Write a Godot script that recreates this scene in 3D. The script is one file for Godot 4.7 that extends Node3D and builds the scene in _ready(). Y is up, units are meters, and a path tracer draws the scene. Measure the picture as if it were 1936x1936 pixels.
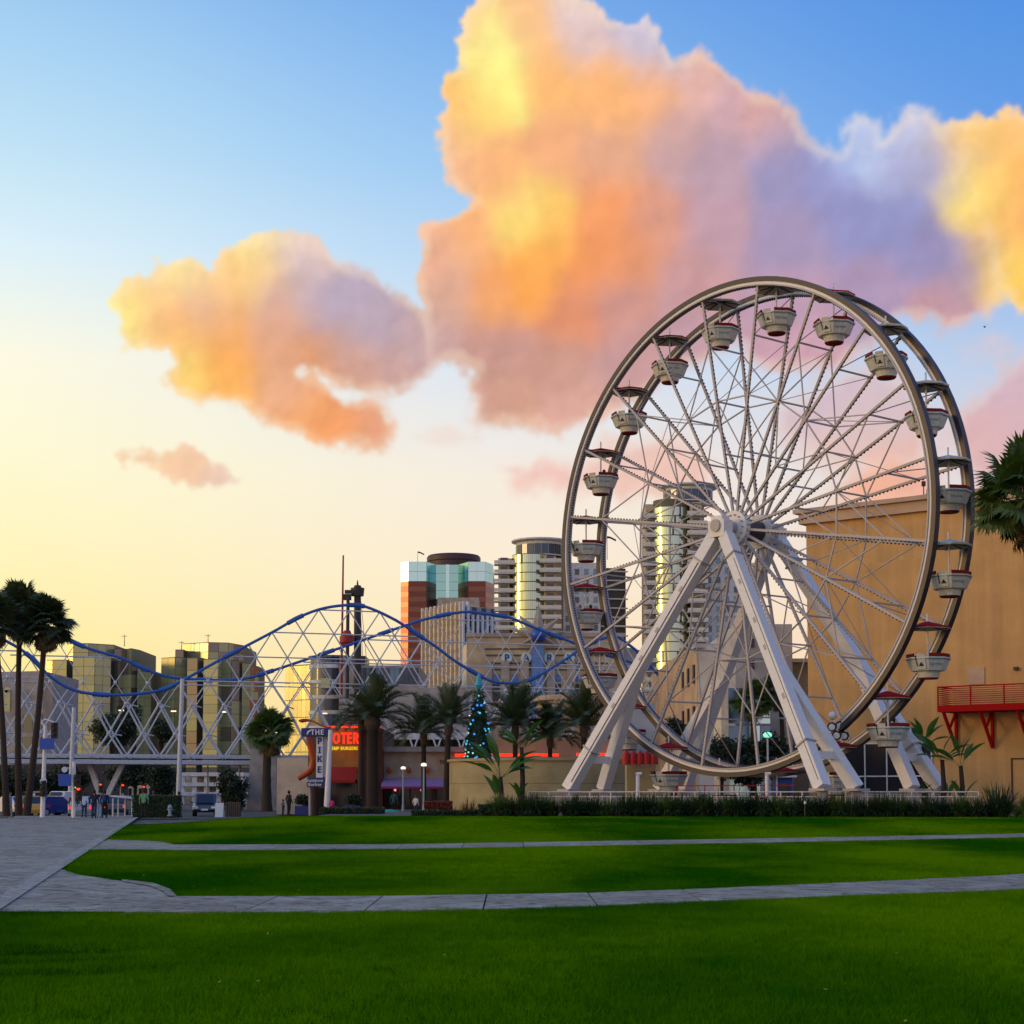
extends Node3D
# A sunset park lawn with a ferris wheel, a truss footbridge, shops, palms and towers behind.
# x right, y up, the view runs towards -z; all lengths in metres.

var M := {}
var names := {}
var rng := RandomNumberGenerator.new()
var meshes := {}


class MB:
	# collects triangles; faces are given counter-clockwise seen from outside
	var v := PackedVector3Array()
	var n := PackedVector3Array()
	var c := PackedColorArray()
	var col := Color.WHITE
	var colored := false

	func tri(a: Vector3, b: Vector3, d: Vector3) -> void:
		var q := (b - a).cross(d - a).normalized()
		v.append_array([a, d, b])
		n.append_array([q, q, q])
		if colored:
			c.append_array([col, col, col])

	func quad(a: Vector3, b: Vector3, d: Vector3, e: Vector3) -> void:
		tri(a, b, d)
		tri(a, d, e)

	func quadn(a: Vector3, b: Vector3, d: Vector3, e: Vector3, na: Vector3, nb: Vector3, nd: Vector3, ne: Vector3) -> void:
		v.append_array([a, d, b, a, e, d])
		n.append_array([na, nd, nb, na, ne, nd])
		if colored:
			c.append_array([col, col, col, col, col, col])

	func box(p: Vector3, s: Vector3, b := Basis.IDENTITY) -> MB:
		var x := b.x * s.x * 0.5
		var y := b.y * s.y * 0.5
		var z := b.z * s.z * 0.5
		quad(p - x - y + z, p + x - y + z, p + x + y + z, p - x + y + z)
		quad(p + x - y - z, p - x - y - z, p - x + y - z, p + x + y - z)
		quad(p + x - y + z, p + x - y - z, p + x + y - z, p + x + y + z)
		quad(p - x - y - z, p - x - y + z, p - x + y + z, p - x + y - z)
		quad(p - x + y + z, p + x + y + z, p + x + y - z, p - x + y - z)
		quad(p - x - y - z, p + x - y - z, p + x - y + z, p - x - y + z)
		return self

	func span(a: Vector3, b: Vector3) -> MB:
		return box((a + b) * 0.5, (b - a).abs())

	func beam(a: Vector3, b: Vector3, w: float, h: float, side := Vector3.ZERO) -> MB:
		# a box from a to b, w across along side, h across the other way
		var d := (b - a).normalized()
		var x := side
		if x == Vector3.ZERO:
			x = d.cross(Vector3.UP)
			if x.length() < 0.01:
				x = Vector3.RIGHT
		x = (x - d * x.dot(d)).normalized()
		var y := d.cross(x).normalized()
		return box((a + b) * 0.5, Vector3(w, h, a.distance_to(b)), Basis(x, -y, -d) if Basis(x, -y, -d).determinant() > 0 else Basis(x, y, -d))

	func tube(a: Vector3, b: Vector3, r0: float, r1: float, sides := 8, cap := false) -> MB:
		var d := (b - a).normalized()
		var x := d.cross(Vector3.UP)
		if x.length() < 0.01:
			x = d.cross(Vector3.RIGHT)
		x = x.normalized()
		var y := d.cross(x)
		for i in sides:
			var t0 := TAU * i / sides
			var t1 := TAU * (i + 1) / sides
			var e0 := x * cos(t0) + y * sin(t0)
			var e1 := x * cos(t1) + y * sin(t1)
			quadn(a + e0 * r0, a + e1 * r0, b + e1 * r1, b + e0 * r1, e0, e1, e1, e0)
			if cap:
				tri(b, b + e0 * r1, b + e1 * r1)
				tri(a, a + e1 * r0, a + e0 * r0)
		return self

	func pipe(pts: PackedVector3Array, r: PackedFloat32Array, sides := 8) -> MB:
		# a bent tube through the points; one radius for all or one each
		var rings := []
		var x := Vector3.ZERO
		for i in pts.size():
			var d := (pts[mini(i + 1, pts.size() - 1)] - pts[maxi(i - 1, 0)]).normalized()
			if i == 0:
				x = d.cross(Vector3.UP)
				if x.length() < 0.05:
					x = d.cross(Vector3.RIGHT)
			x = (x - d * x.dot(d)).normalized()
			rings.append([pts[i], x, d.cross(x), r[mini(i, r.size() - 1)]])
		for i in pts.size() - 1:
			var A: Array = rings[i]
			var B: Array = rings[i + 1]
			for k in sides:
				var t0 := TAU * k / sides
				var t1 := TAU * (k + 1) / sides
				var a0: Vector3 = A[1] * cos(t0) + A[2] * sin(t0)
				var a1: Vector3 = A[1] * cos(t1) + A[2] * sin(t1)
				var b0: Vector3 = B[1] * cos(t0) + B[2] * sin(t0)
				var b1: Vector3 = B[1] * cos(t1) + B[2] * sin(t1)
				quadn(A[0] + a0 * A[3], A[0] + a1 * A[3], B[0] + b1 * B[3], B[0] + b0 * B[3], a0, a1, b1, b0)
		return self

	func lathe(p: Vector3, prof: PackedVector2Array, sides := 16, smooth := true, t0 := 0.0, t1 := TAU) -> MB:
		# the profile (radius, height) runs upwards along the outside
		for j in prof.size() - 1:
			var a := prof[j]
			var b := prof[j + 1]
			var nn := Vector2(b.y - a.y, a.x - b.x).normalized()
			for i in sides:
				var q0 := t0 + (t1 - t0) * i / sides
				var q1 := t0 + (t1 - t0) * (i + 1) / sides
				var e0 := Vector3(cos(q0), 0, -sin(q0))
				var e1 := Vector3(cos(q1), 0, -sin(q1))
				var A := p + e0 * a.x + Vector3.UP * a.y
				var B := p + e1 * a.x + Vector3.UP * a.y
				var Cc := p + e1 * b.x + Vector3.UP * b.y
				var Dd := p + e0 * b.x + Vector3.UP * b.y
				if smooth:
					var n0 := e0 * nn.x + Vector3.UP * nn.y
					var n1 := e1 * nn.x + Vector3.UP * nn.y
					quadn(A, B, Cc, Dd, n0, n1, n1, n0)
				else:
					if a.x > 0.0001:
						tri(A, B, Cc)
					if b.x > 0.0001:
						tri(A, Cc, Dd)
		return self

	func prism(poly: PackedVector2Array, y0: float, y1: float, bottom := false) -> MB:
		# an upright prism over a plan given as (x, z)
		var q := poly
		if Geometry2D.is_polygon_clockwise(q):
			q.reverse()
		# counter-clockwise in (x, z) with z towards the viewer is clockwise from above
		var m := q.size()
		for i in m:
			var a := q[i]
			var b := q[(i + 1) % m]
			quad(Vector3(b.x, y0, b.y), Vector3(a.x, y0, a.y), Vector3(a.x, y1, a.y), Vector3(b.x, y1, b.y))
		var t := Geometry2D.triangulate_polygon(q)
		for i in range(0, t.size(), 3):
			flat(q[t[i]], q[t[i + 1]], q[t[i + 2]], y1, Vector3.UP)
			if bottom:
				flat(q[t[i]], q[t[i + 1]], q[t[i + 2]], y0, Vector3.DOWN)
		return self

	func flat(a: Vector2, b: Vector2, d: Vector2, y: float, up: Vector3) -> void:
		var A := Vector3(a.x, y, a.y)
		var B := Vector3(b.x, y, b.y)
		var Cc := Vector3(d.x, y, d.y)
		if (B - A).cross(Cc - A).dot(up) < 0:
			tri(A, Cc, B)
		else:
			tri(A, B, Cc)

	func ball(p: Vector3, r: Vector3, seg := 10, rows := 6) -> MB:
		for j in rows:
			var f0 := -PI / 2 + PI * j / rows
			var f1 := -PI / 2 + PI * (j + 1) / rows
			for i in seg:
				var q0 := TAU * i / seg
				var q1 := TAU * (i + 1) / seg
				var a := Vector3(cos(q0) * cos(f0), sin(f0), -sin(q0) * cos(f0))
				var b := Vector3(cos(q1) * cos(f0), sin(f0), -sin(q1) * cos(f0))
				var d := Vector3(cos(q1) * cos(f1), sin(f1), -sin(q1) * cos(f1))
				var e := Vector3(cos(q0) * cos(f1), sin(f1), -sin(q0) * cos(f1))
				quadn(p + a * r, p + b * r, p + d * r, p + e * r, (a / r).normalized(), (b / r).normalized(), (d / r).normalized(), (e / r).normalized())
		return self

	func mesh() -> ArrayMesh:
		var m := ArrayMesh.new()
		var a := []
		a.resize(Mesh.ARRAY_MAX)
		a[Mesh.ARRAY_VERTEX] = v
		a[Mesh.ARRAY_NORMAL] = n
		if colored:
			a[Mesh.ARRAY_COLOR] = c
		m.add_surface_from_arrays(Mesh.PRIMITIVE_TRIANGLES, a)
		return m


func numbered(called: String) -> String:
	var k: int = names.get(called, 0)
	names[called] = k + 1
	return called if k == 0 else "%s_%03d" % [called, k]


func tag(o: Node, label: String, category: String, group := "") -> Node:
	o.set_meta("label", label)
	o.set_meta("category", category)
	if group:
		o.set_meta("group", group)
	return o


func thing(called: String, label: String, category: String, at := Vector3.ZERO, group := "", turn := 0.0) -> Node3D:
	var o := Node3D.new()
	o.name = numbered(called)
	add_child(o)
	o.position = at
	o.rotation.y = turn
	tag(o, label, category, group)
	return o


func put(parent: Node, called: String, mesh: Mesh, m: Material, at := Vector3.ZERO, basis := Basis.IDENTITY) -> MeshInstance3D:
	var o := MeshInstance3D.new()
	o.name = called
	o.mesh = mesh
	o.material_override = m
	o.transform = Transform3D(basis, at)
	parent.add_child(o, true)
	return o


# a part whose shape was laid out in world coordinates, under a thing that is not turned
func part(t: Node3D, called: String, b: MB, m: Material) -> MeshInstance3D:
	var off := Vector3.ZERO
	if t.get_parent() == self:
		off = -t.position
	return put(t, called, b.mesh(), m, off)


func struct(called: String, b: MB, m: Material) -> MeshInstance3D:
	var o := put(self, numbered(called), b.mesh(), m)
	o.set_meta("kind", "structure")
	return o


func copy(o: Node3D, at: Vector3, turn: float, label: String, called := "") -> Node3D:
	var r: Node3D = o.duplicate()
	r.name = numbered(called if called else str(o.name))
	add_child(r)
	r.position = at
	r.rotation.y = turn
	r.set_meta("label", label)
	return r


func noise_tex(sz: int, freq: float, lo: Color, hi: Color, sd: int, oct := 4, kind := FastNoiseLite.TYPE_SIMPLEX_SMOOTH) -> ImageTexture:
	var f := FastNoiseLite.new()
	f.seed = sd
	f.noise_type = kind
	f.frequency = freq
	f.fractal_octaves = oct
	var im := f.get_seamless_image(sz, sz)
	im.convert(Image.FORMAT_RGB8)
	var lut := []
	for i in 256:
		lut.append(lo.lerp(hi, i / 255.0))
	for y in sz:
		for x in sz:
			im.set_pixel(x, y, lut[int(im.get_pixel(x, y).r * 255.0)])
	return ImageTexture.create_from_image(im)


func normal_tex(sz: int, freq: float, strength: float, sd: int, oct := 4) -> ImageTexture:
	var f := FastNoiseLite.new()
	f.seed = sd
	f.frequency = freq
	f.fractal_octaves = oct
	var im := f.get_seamless_image(sz, sz)
	im.convert(Image.FORMAT_RGBA8)
	im.bump_map_to_normal_map(strength)
	return ImageTexture.create_from_image(im)


# r, g, b are real (linear) base colours
func mat(key: String, r: float, g: float, b: float, rough := 0.8, metal := 0.0, tex := "", scale := 0.5, bump := 0.0) -> StandardMaterial3D:
	var m := StandardMaterial3D.new()
	m.albedo_color = Color(r, g, b).linear_to_srgb()
	m.roughness = rough
	m.metallic = metal
	if tex:
		m.albedo_texture = M["tex_" + tex]
		m.uv1_triplanar = true
		m.uv1_world_triplanar = true
		m.uv1_scale = Vector3.ONE * scale
	if bump > 0.0:
		m.normal_enabled = true
		m.normal_texture = M["tex_bump"]
		m.normal_scale = bump
		m.uv1_triplanar = true
		m.uv1_world_triplanar = true
		m.uv1_scale = Vector3.ONE * scale
	M[key] = m
	return m


func glow(key: String, r: float, g: float, b: float, energy: float) -> StandardMaterial3D:
	var m := StandardMaterial3D.new()
	m.albedo_color = Color(r, g, b).linear_to_srgb()
	m.emission_enabled = true
	m.emission = Color(r, g, b).linear_to_srgb()
	m.emission_energy_multiplier = energy
	M[key] = m
	return m


func sm(a: float, b: float, t: float) -> float:
	return smoothstep(a, b, t)


# how high the lawn stands: level along the promenade, with a low rise towards the planting
func ground(x: float, d: float) -> float:
	return 0.45 * sm(0.0, 9.0, x + 2.4 + 0.2 * d) * sm(45.0, 80.0, d)


# ---------------------------------------------------------------- sky
const SKY_EL := [0.0, 3.6, 7.1, 10.7, 14.2, 17.6, 20.9, 24.1, 25.7, 36.0, 60.0, 90.0]
const SKY_AZ := [-190.0, -140.0, -100.0, -55.0, -17.0, 0.0, 17.0, 60.0, 120.0, 170.0]
var sky_rows := []


func sky_table() -> void:
	# sRGB per height (rows) and compass direction (columns) of the clear air
	var t := [
		[[214, 188, 188], [252, 205, 150], [255, 226, 130], [255, 220, 120], [255, 222, 118], [253, 216, 160], [250, 214, 180], [226, 190, 180], [200, 165, 165], [214, 188, 188]],
		[[218, 196, 200], [253, 216, 165], [255, 238, 145], [255, 234, 145], [255, 234, 152], [253, 226, 184], [249, 218, 190], [226, 196, 194], [205, 172, 175], [218, 196, 200]],
		[[216, 204, 214], [252, 228, 190], [255, 248, 178], [255, 244, 175], [255, 243, 184], [253, 236, 208], [244, 220, 204], [216, 200, 208], [200, 180, 192], [216, 204, 214]],
		[[206, 208, 228], [246, 236, 215], [255, 252, 208], [255, 250, 205], [255, 249, 210], [247, 237, 224], [224, 217, 222], [196, 198, 220], [186, 186, 210], [206, 208, 228]],
		[[195, 206, 232], [236, 238, 235], [253, 252, 232], [255, 253, 224], [253, 250, 228], [222, 230, 242], [182, 205, 236], [170, 192, 230], [168, 184, 218], [195, 206, 232]],
		[[182, 202, 234], [220, 234, 242], [238, 247, 247], [236, 248, 248], [220, 241, 250], [188, 217, 245], [146, 184, 236], [140, 180, 232], [150, 180, 224], [182, 202, 234]],
		[[172, 197, 234], [206, 228, 245], [216, 238, 249], [210, 236, 248], [190, 225, 246], [155, 200, 243], [106, 161, 233], [112, 164, 230], [136, 174, 226], [172, 197, 234]],
		[[162, 191, 234], [194, 222, 246], [198, 229, 248], [186, 223, 247], [166, 209, 244], [131, 181, 238], [89, 150, 228], [96, 154, 228], [124, 168, 226], [162, 191, 234]],
		[[158, 189, 234], [188, 218, 246], [190, 224, 248], [176, 216, 246], [153, 199, 241], [119, 171, 234], [84, 144, 226], [92, 150, 227], [120, 166, 226], [158, 189, 234]],
		[[142, 177, 231], [168, 203, 243], [170, 208, 246], [156, 199, 243], [138, 188, 240], [112, 166, 234], [92, 148, 226], [84, 140, 220], [106, 152, 220], [142, 177, 231]],
		[[114, 158, 224], [134, 178, 236], [138, 182, 238], [130, 174, 236], [118, 164, 230], [108, 156, 226], [98, 148, 222], [86, 138, 215], [94, 142, 216], [114, 158, 224]],
		[[96, 146, 221], [96, 146, 221], [96, 146, 221], [96, 146, 221], [96, 146, 221], [96, 146, 221], [96, 146, 221], [96, 146, 221], [96, 146, 221], [96, 146, 221]]]
	for row in t:
		var r := []
		for q in row:
			var k := Color(q[0] / 255.0, q[1] / 255.0, q[2] / 255.0).srgb_to_linear()
			r.append(Vector3(k.r, k.g, k.b))
		sky_rows.append(r)


func clear_sky(az: float, el: float) -> Vector3:
	var a := az
	if a < -190.0:
		a += 360.0
	if a > 170.0:
		a -= 360.0
	var i := 0
	while i < SKY_AZ.size() - 2 and a > SKY_AZ[i + 1]:
		i += 1
	var j := 0
	while j < SKY_EL.size() - 2 and el > SKY_EL[j + 1]:
		j += 1
	var u: float = clampf((a - SKY_AZ[i]) / (SKY_AZ[i + 1] - SKY_AZ[i]), 0.0, 1.0)
	var w: float = clampf((el - SKY_EL[j]) / (SKY_EL[j + 1] - SKY_EL[j]), 0.0, 1.0)
	u = u * u * (3.0 - 2.0 * u) * 0.5 + u * 0.5
	var lo: Vector3 = sky_rows[j][i].lerp(sky_rows[j][i + 1], u)
	var hi: Vector3 = sky_rows[j + 1][i].lerp(sky_rows[j + 1][i + 1], u)
	var k := lo.lerp(hi, w)
	# the air round the low sun
	var ds: float = absf(a + 100.0)
	k += Vector3(2.5, 1.35, 0.3) * exp(-ds * ds / 1200.0 - el * el / 200.0)
	return k


func make_sky() -> Image:
	sky_table()
	var fbm := FastNoiseLite.new()
	fbm.seed = 11
	fbm.frequency = 0.16
	fbm.fractal_octaves = 5
	fbm.fractal_gain = 0.55
	var puff := FastNoiseLite.new()
	puff.seed = 5
	puff.noise_type = FastNoiseLite.TYPE_CELLULAR
	puff.frequency = 0.45
	puff.fractal_octaves = 4
	puff.fractal_gain = 0.5
	puff.fractal_type = FastNoiseLite.FRACTAL_FBM
	puff.cellular_return_type = FastNoiseLite.RETURN_DISTANCE
	# clear air and loose clouds all round, coarse
	var W := 1024
	var H := 512
	var base := Image.create(W, H, false, Image.FORMAT_RGBF)
	for y in H:
		var el: float = 90.0 - (y + 0.5) / H * 180.0
		for x in W:
			var az: float = (x + 0.5) / W * 360.0
			if az > 180.0:
				az -= 360.0
			var k := clear_sky(az, maxf(el, 0.0))
			if el > 1.0 and el < 58.0:
				var q := Vector3(cos(deg_to_rad(az)), tan(deg_to_rad(el)) * 1.6, sin(deg_to_rad(az))) * 22.0
				var nz := fbm.get_noise_3dv(q)
				var al := sm(0.16, 0.36, nz) * sm(22.0, 34.0, maxf(absf(az), el - 8.0)) * sm(58.0, 42.0, el) * sm(1.0, 6.0, el)
				if al > 0.0:
					var d := wrapf(az + 100.0, -180.0, 180.0)
					var lit := clampf(0.5 + (fbm.get_noise_3dv(q + Vector3(sin(deg_to_rad(d)), 0.3, cos(deg_to_rad(d))) * 0.8) - nz) * -1.6, 0.0, 1.0)
					var warm := Vector3(1.0, 0.52, 0.26).lerp(Vector3(0.92, 0.5, 0.42), sm(60.0, 140.0, absf(d)))
					k = k.lerp(Vector3(0.5, 0.36, 0.42).lerp(warm, lit), al * 0.9)
			base.set_pixel(x, y, Color(k.x, k.y, k.z))
	base.resize(4096, 2048, Image.INTERPOLATE_BILINEAR)
	# the towering sunset clouds over the towers: outlines and colours as azimuth, elevation
	var polys := [
		PackedVector2Array([Vector2(-1.624, 25.58), Vector2(-0.609, 25.742), Vector2(-0.148, 26.128), Vector2(1.33, 25.969), Vector2(2.62, 25.643), Vector2(3.537, 24.925), Vector2(4.548, 25.209), Vector2(5.275, 24.405), Vector2(5.362, 23.931), Vector2(6.639, 24.038), Vector2(7.268, 23.38), Vector2(8.255, 22.776), Vector2(9.33, 22.479), Vector2(10.031, 21.479), Vector2(10.381, 21.055), Vector2(11.263, 20.757), Vector2(11.451, 21.547), Vector2(12.158, 21.687), Vector2(12.71, 21.104), Vector2(13.205, 21.496), Vector2(14.165, 21.732), Vector2(14.925, 20.953), Vector2(15.586, 19.779), Vector2(16.071, 18.612), Vector2(16.296, 17.295), Vector2(16.521, 15.966), Vector2(15.834, 15.357), Vector2(14.643, 15.19), Vector2(13.102, 15.538), Vector2(12.225, 14.915), Vector2(10.637, 13.974), Vector2(8.696, 14.223), Vector2(7.455, 14.951), Vector2(6.014, 14.305), Vector2(4.748, 13.642), Vector2(2.936, 12.624), Vector2(1.486, 12.198), Vector2(-0.145, 12.465), Vector2(-1.415, 12.549), Vector2(-1.599, 13.856), Vector2(-1.145, 14.379), Vector2(-2.145, 14.545), Vector2(-3.052, 14.362), Vector2(-2.967, 15.912), Vector2(-3.156, 17.61), Vector2(-2.978, 18.789), Vector2(-1.793, 19.388), Vector2(-1.153, 19.642), Vector2(-2.161, 20.295), Vector2(-2.441, 21.925), Vector2(-2.629, 23.208), Vector2(-2.263, 23.532), Vector2(-1.712, 23.698), Vector2(-1.898, 24.642)]),
		PackedVector2Array([Vector2(-13.355, 16.191), Vector2(-13.053, 16.709), Vector2(-12.187, 16.929), Vector2(-11.844, 17.365), Vector2(-11.144, 17.489), Vector2(-10.257, 17.203), Vector2(-9.911, 17.805), Vector2(-8.85, 18.355), Vector2(-8.312, 18.213), Vector2(-7.236, 18.34), Vector2(-6.334, 18.205), Vector2(-5.786, 17.551), Vector2(-4.516, 17.077), Vector2(-3.605, 16.415), Vector2(-2.875, 15.742), Vector2(-2.78, 14.365), Vector2(-3.772, 13.485), Vector2(-4.855, 13.431), Vector2(-6.478, 13.914), Vector2(-7.375, 14.061), Vector2(-6.115, 13.352), Vector2(-5.033, 13.046), Vector2(-4.492, 12.951), Vector2(-4.037, 12.26), Vector2(-4.305, 11.818), Vector2(-6.282, 11.782), Vector2(-8.072, 12.345), Vector2(-9.85, 12.977), Vector2(-11.783, 13.324), Vector2(-11.875, 13.661), Vector2(-11.445, 14.107), Vector2(-11.626, 14.523), Vector2(-12.842, 14.459), Vector2(-13.453, 14.845), Vector2(-13.513, 15.345)]),
		PackedVector2Array([Vector2(-13.045, 11.038), Vector2(-12.533, 11.353), Vector2(-11.925, 11.171), Vector2(-11.227, 11.025), Vector2(-10.884, 11.471), Vector2(-10.443, 11.227), Vector2(-10.176, 10.889), Vector2(-9.379, 10.479), Vector2(-10.169, 10.332), Vector2(-10.693, 10.263), Vector2(-11.218, 10.419), Vector2(-12.091, 10.733), Vector2(-12.955, 10.784)]),
		PackedVector2Array([Vector2(14.674, 21.292), Vector2(15.45, 21.458), Vector2(16.305, 21.611), Vector2(16.646, 21.732), Vector2(17.642, 21.159), Vector2(19.119, 20.528), Vector2(19.869, 17.924), Vector2(19.472, 15.064), Vector2(18.152, 14.519), Vector2(16.848, 15.611), Vector2(16.198, 16.648), Vector2(15.888, 17.98), Vector2(15.406, 19.314), Vector2(14.827, 20.325)]),
		PackedVector2Array([Vector2(-0.054, 10.97), Vector2(0.761, 11.269), Vector2(2.027, 11.052), Vector2(2.932, 11.396), Vector2(3.836, 11.737), Vector2(4.918, 11.896), Vector2(5.994, 11.7), Vector2(6.704, 10.985), Vector2(6.514, 9.583), Vector2(5.086, 9.96), Vector2(3.289, 10.336), Vector2(1.664, 10.26), Vector2(0.217, 10.441)]),
		PackedVector2Array([Vector2(9.21, 12.655), Vector2(10.63, 13.461), Vector2(12.212, 14.069), Vector2(13.241, 13.506), Vector2(13.904, 12.111), Vector2(13.713, 10.922), Vector2(12.159, 10.644), Vector2(10.598, 11.048), Vector2(9.375, 11.61)]),
		PackedVector2Array([Vector2(10.937, 10.255), Vector2(12.161, 10.73), Vector2(13.37, 10.938), Vector2(14.22, 10.642), Vector2(13.861, 9.627), Vector2(12.142, 9.519), Vector2(11.104, 9.728)]),
		PackedVector2Array([Vector2(14.667, 11.901), Vector2(15.62, 13.031), Vector2(16.472, 13.647), Vector2(17.98, 14.203), Vector2(19.775, 14.221), Vector2(20.473, 10.044), Vector2(17.222, 9.728), Vector2(15.567, 10.322), Vector2(14.74, 11.216)]),
		PackedVector2Array([Vector2(15.31, 14.477), Vector2(16.325, 14.657), Vector2(16.901, 14.2), Vector2(15.808, 14.026)]),
		PackedVector2Array([Vector2(-2.771, 11.89), Vector2(-1.958, 12.248), Vector2(-1.142, 12.024), Vector2(-2.137, 11.72)])]
	# how soft each outline is and how dense each cloud, in degrees and 0..1
	var soft := [0.09, 0.09, 0.14, 0.09, 0.45, 0.55, 0.5, 0.5, 0.4, 0.3]
	var dense := [1.0, 1.0, 0.85, 1.0, 0.62, 0.55, 0.7, 0.7, 0.4, 0.45]
	var anchors := PackedFloat32Array([
		-0.792, 24.495, 1, 0.956, 0.305,
		-0.423, 23.389, 1, 0.922, 0.262,
		-1.16, 23.862, 1, 0.807, 0.262,
		-1.531, 25.27, 1, 0.61, 0.305,
		0.59, 25.122, 0.973, 0.552, 0.262,
		2.25, 25.417, 0.807, 0.61, 0.578,
		2.616, 24.788, 0.745, 0.552, 0.552,
		4.27, 24.75, 0.61, 0.546, 0.68,
		5.181, 24.095, 0.61, 0.515, 0.61,
		-2.17, 23.135, 1, 0.546, 0.181,
		-1.249, 22.343, 1, 0.68, 0.181,
		1.509, 23.541, 1, 0.515, 0.188,
		3.344, 23.115, 1, 0.491, 0.195,
		4.807, 22.838, 0.973, 0.468, 0.216,
		6.27, 23.423, 0.776, 0.456, 0.402,
		7.89, 22.396, 0.658, 0.413, 0.456,
		8.792, 22.509, 0.753, 0.376, 0.305,
		9.322, 21.841, 0.515, 0.376, 0.485,
		-1.982, 21.607, 0.973, 0.552, 0.254,
		-0.88, 20.963, 0.973, 0.491, 0.223,
		1.504, 21.123, 0.922, 0.445, 0.223,
		3.334, 20.933, 0.807, 0.413, 0.262,
		5.707, 21.359, 0.61, 0.376, 0.376,
		6.97, 20.661, 0.515, 0.352, 0.429,
		9.303, 20.388, 0.352, 0.314, 0.527,
		10.546, 20.155, 0.314, 0.314, 0.578,
		-2.162, 20.459, 0.888, 0.491, 0.305,
		-0.147, 20.308, 0.956, 0.456, 0.195,
		0.311, 19.397, 1, 0.807, 0.223,
		0.951, 19.144, 1, 0.578, 0.144,
		-1.609, 18.806, 0.973, 0.468, 0.202,
		-2.52, 18.125, 0.871, 0.456, 0.305,
		3.327, 19.283, 0.939, 0.352, 0.144,
		5.144, 18.909, 0.73, 0.342, 0.254,
		6.951, 18.684, 0.552, 0.342, 0.413,
		9.632, 18.234, 0.402, 0.314, 0.491,
		11.412, 18.959, 0.305, 0.305, 0.565,
		12.803, 18.377, 0.296, 0.305, 0.565,
		14.171, 17.46, 0.328, 0.287, 0.503,
		15.529, 17.029, 0.376, 0.296, 0.456,
		0.95, 17.97, 1, 0.445, 0.107,
		0.584, 17.126, 1, 0.402, 0.093,
		-0.693, 16.615, 0.922, 0.392, 0.156,
		2.774, 17.784, 0.922, 0.332, 0.127,
		4.23, 17.927, 0.807, 0.323, 0.162,
		6.037, 17.206, 0.604, 0.332, 0.342,
		-2.151, 16.605, 0.73, 0.413, 0.305,
		2.04, 16.094, 0.776, 0.296, 0.162,
		3.858, 16.24, 0.644, 0.314, 0.27,
		9.607, 16.227, 0.515, 0.332, 0.445,
		12.251, 16.592, 0.434, 0.314, 0.479,
		14.483, 15.784, 0.578, 0.332, 0.381,
		-2.51, 15.231, 0.617, 0.381, 0.352,
		-0.509, 14.9, 0.591, 0.314, 0.27,
		1.491, 14.377, 0.617, 0.323, 0.262,
		-0.145, 12.99, 0.658, 0.352, 0.262,
		2.031, 12.807, 0.73, 0.402, 0.332,
		4.211, 14.517, 0.591, 0.332, 0.332,
		6.021, 15.165, 0.552, 0.332, 0.381,
		9.588, 14.701, 0.617, 0.361, 0.434,
		12.153, 21.337, 0.552, 0.631, 0.871,
		12.317, 20.684, 0.515, 0.578, 0.831,
		11.441, 20.906, 0.402, 0.515, 0.839,
		13.985, 21.352, 0.61, 0.61, 0.776,
		13.534, 20.432, 0.402, 0.402, 0.631,
		14.913, 20.318, 0.402, 0.352, 0.552,
		15.442, 21.065, 1, 0.631, 0.188,
		15.942, 20.543, 1, 0.552, 0.162,
		15.419, 19.954, 1, 0.776, 0.262,
		15.996, 19.101, 1, 0.745, 0.209,
		16.769, 19.67, 1, 0.491, 0.138,
		16.737, 18.23, 0.956, 0.456, 0.138,
		16.293, 17.132, 1, 0.672, 0.162,
		16.953, 16.587, 1, 0.617, 0.117,
		16.965, 20.917, 1, 0.578, 0.223,
		18.242, 18.41, 0.871, 0.402, 0.223,
		-13.068, 15.573, 1, 0.922, 0.262,
		-12.849, 14.88, 1, 0.73, 0.305,
		-12.181, 16.596, 1, 0.672, 0.305,
		-12.166, 15.592, 0.973, 0.491, 0.223,
		-11.142, 17.373, 1, 0.855, 0.376,
		-10.427, 16.692, 0.956, 0.578, 0.305,
		-10.594, 16.012, 0.807, 0.479, 0.342,
		-11.283, 14.964, 0.956, 0.491, 0.175,
		-9.88, 15.369, 0.939, 0.445, 0.162,
		-8.936, 18.102, 1, 0.871, 0.402,
		-8.839, 17.438, 1, 0.672, 0.246,
		-8.311, 18.13, 1, 0.716, 0.305,
		-9.547, 17.071, 1, 0.61, 0.223,
		-8.118, 16.796, 0.753, 0.445, 0.352,
		-7.413, 17.999, 0.68, 0.552, 0.61,
		-6.693, 18.026, 0.807, 0.578, 0.515,
		-7.222, 16.83, 0.552, 0.423, 0.479,
		-5.779, 16.536, 0.491, 0.402, 0.527,
		-4.509, 15.886, 0.503, 0.392, 0.479,
		-3.418, 15.219, 0.578, 0.392, 0.413,
		-5.769, 15.171, 0.565, 0.392, 0.413,
		-7.925, 15.447, 0.761, 0.413, 0.287,
		-11.005, 13.957, 1, 0.776, 0.188,
		-11.438, 13.596, 1, 0.578, 0.216,
		-9.688, 14.185, 0.973, 0.413, 0.093,
		-9.68, 13.499, 1, 0.491, 0.138,
		-8.093, 14.416, 0.791, 0.392, 0.223,
		-6.662, 14.46, 0.761, 0.332, 0.15,
		-5.219, 13.979, 0.658, 0.352, 0.262,
		-4.135, 13.826, 0.617, 0.381, 0.352,
		-7.726, 13.395, 0.807, 0.445, 0.296,
		-7.363, 12.713, 0.956, 0.413, 0.156,
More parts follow.
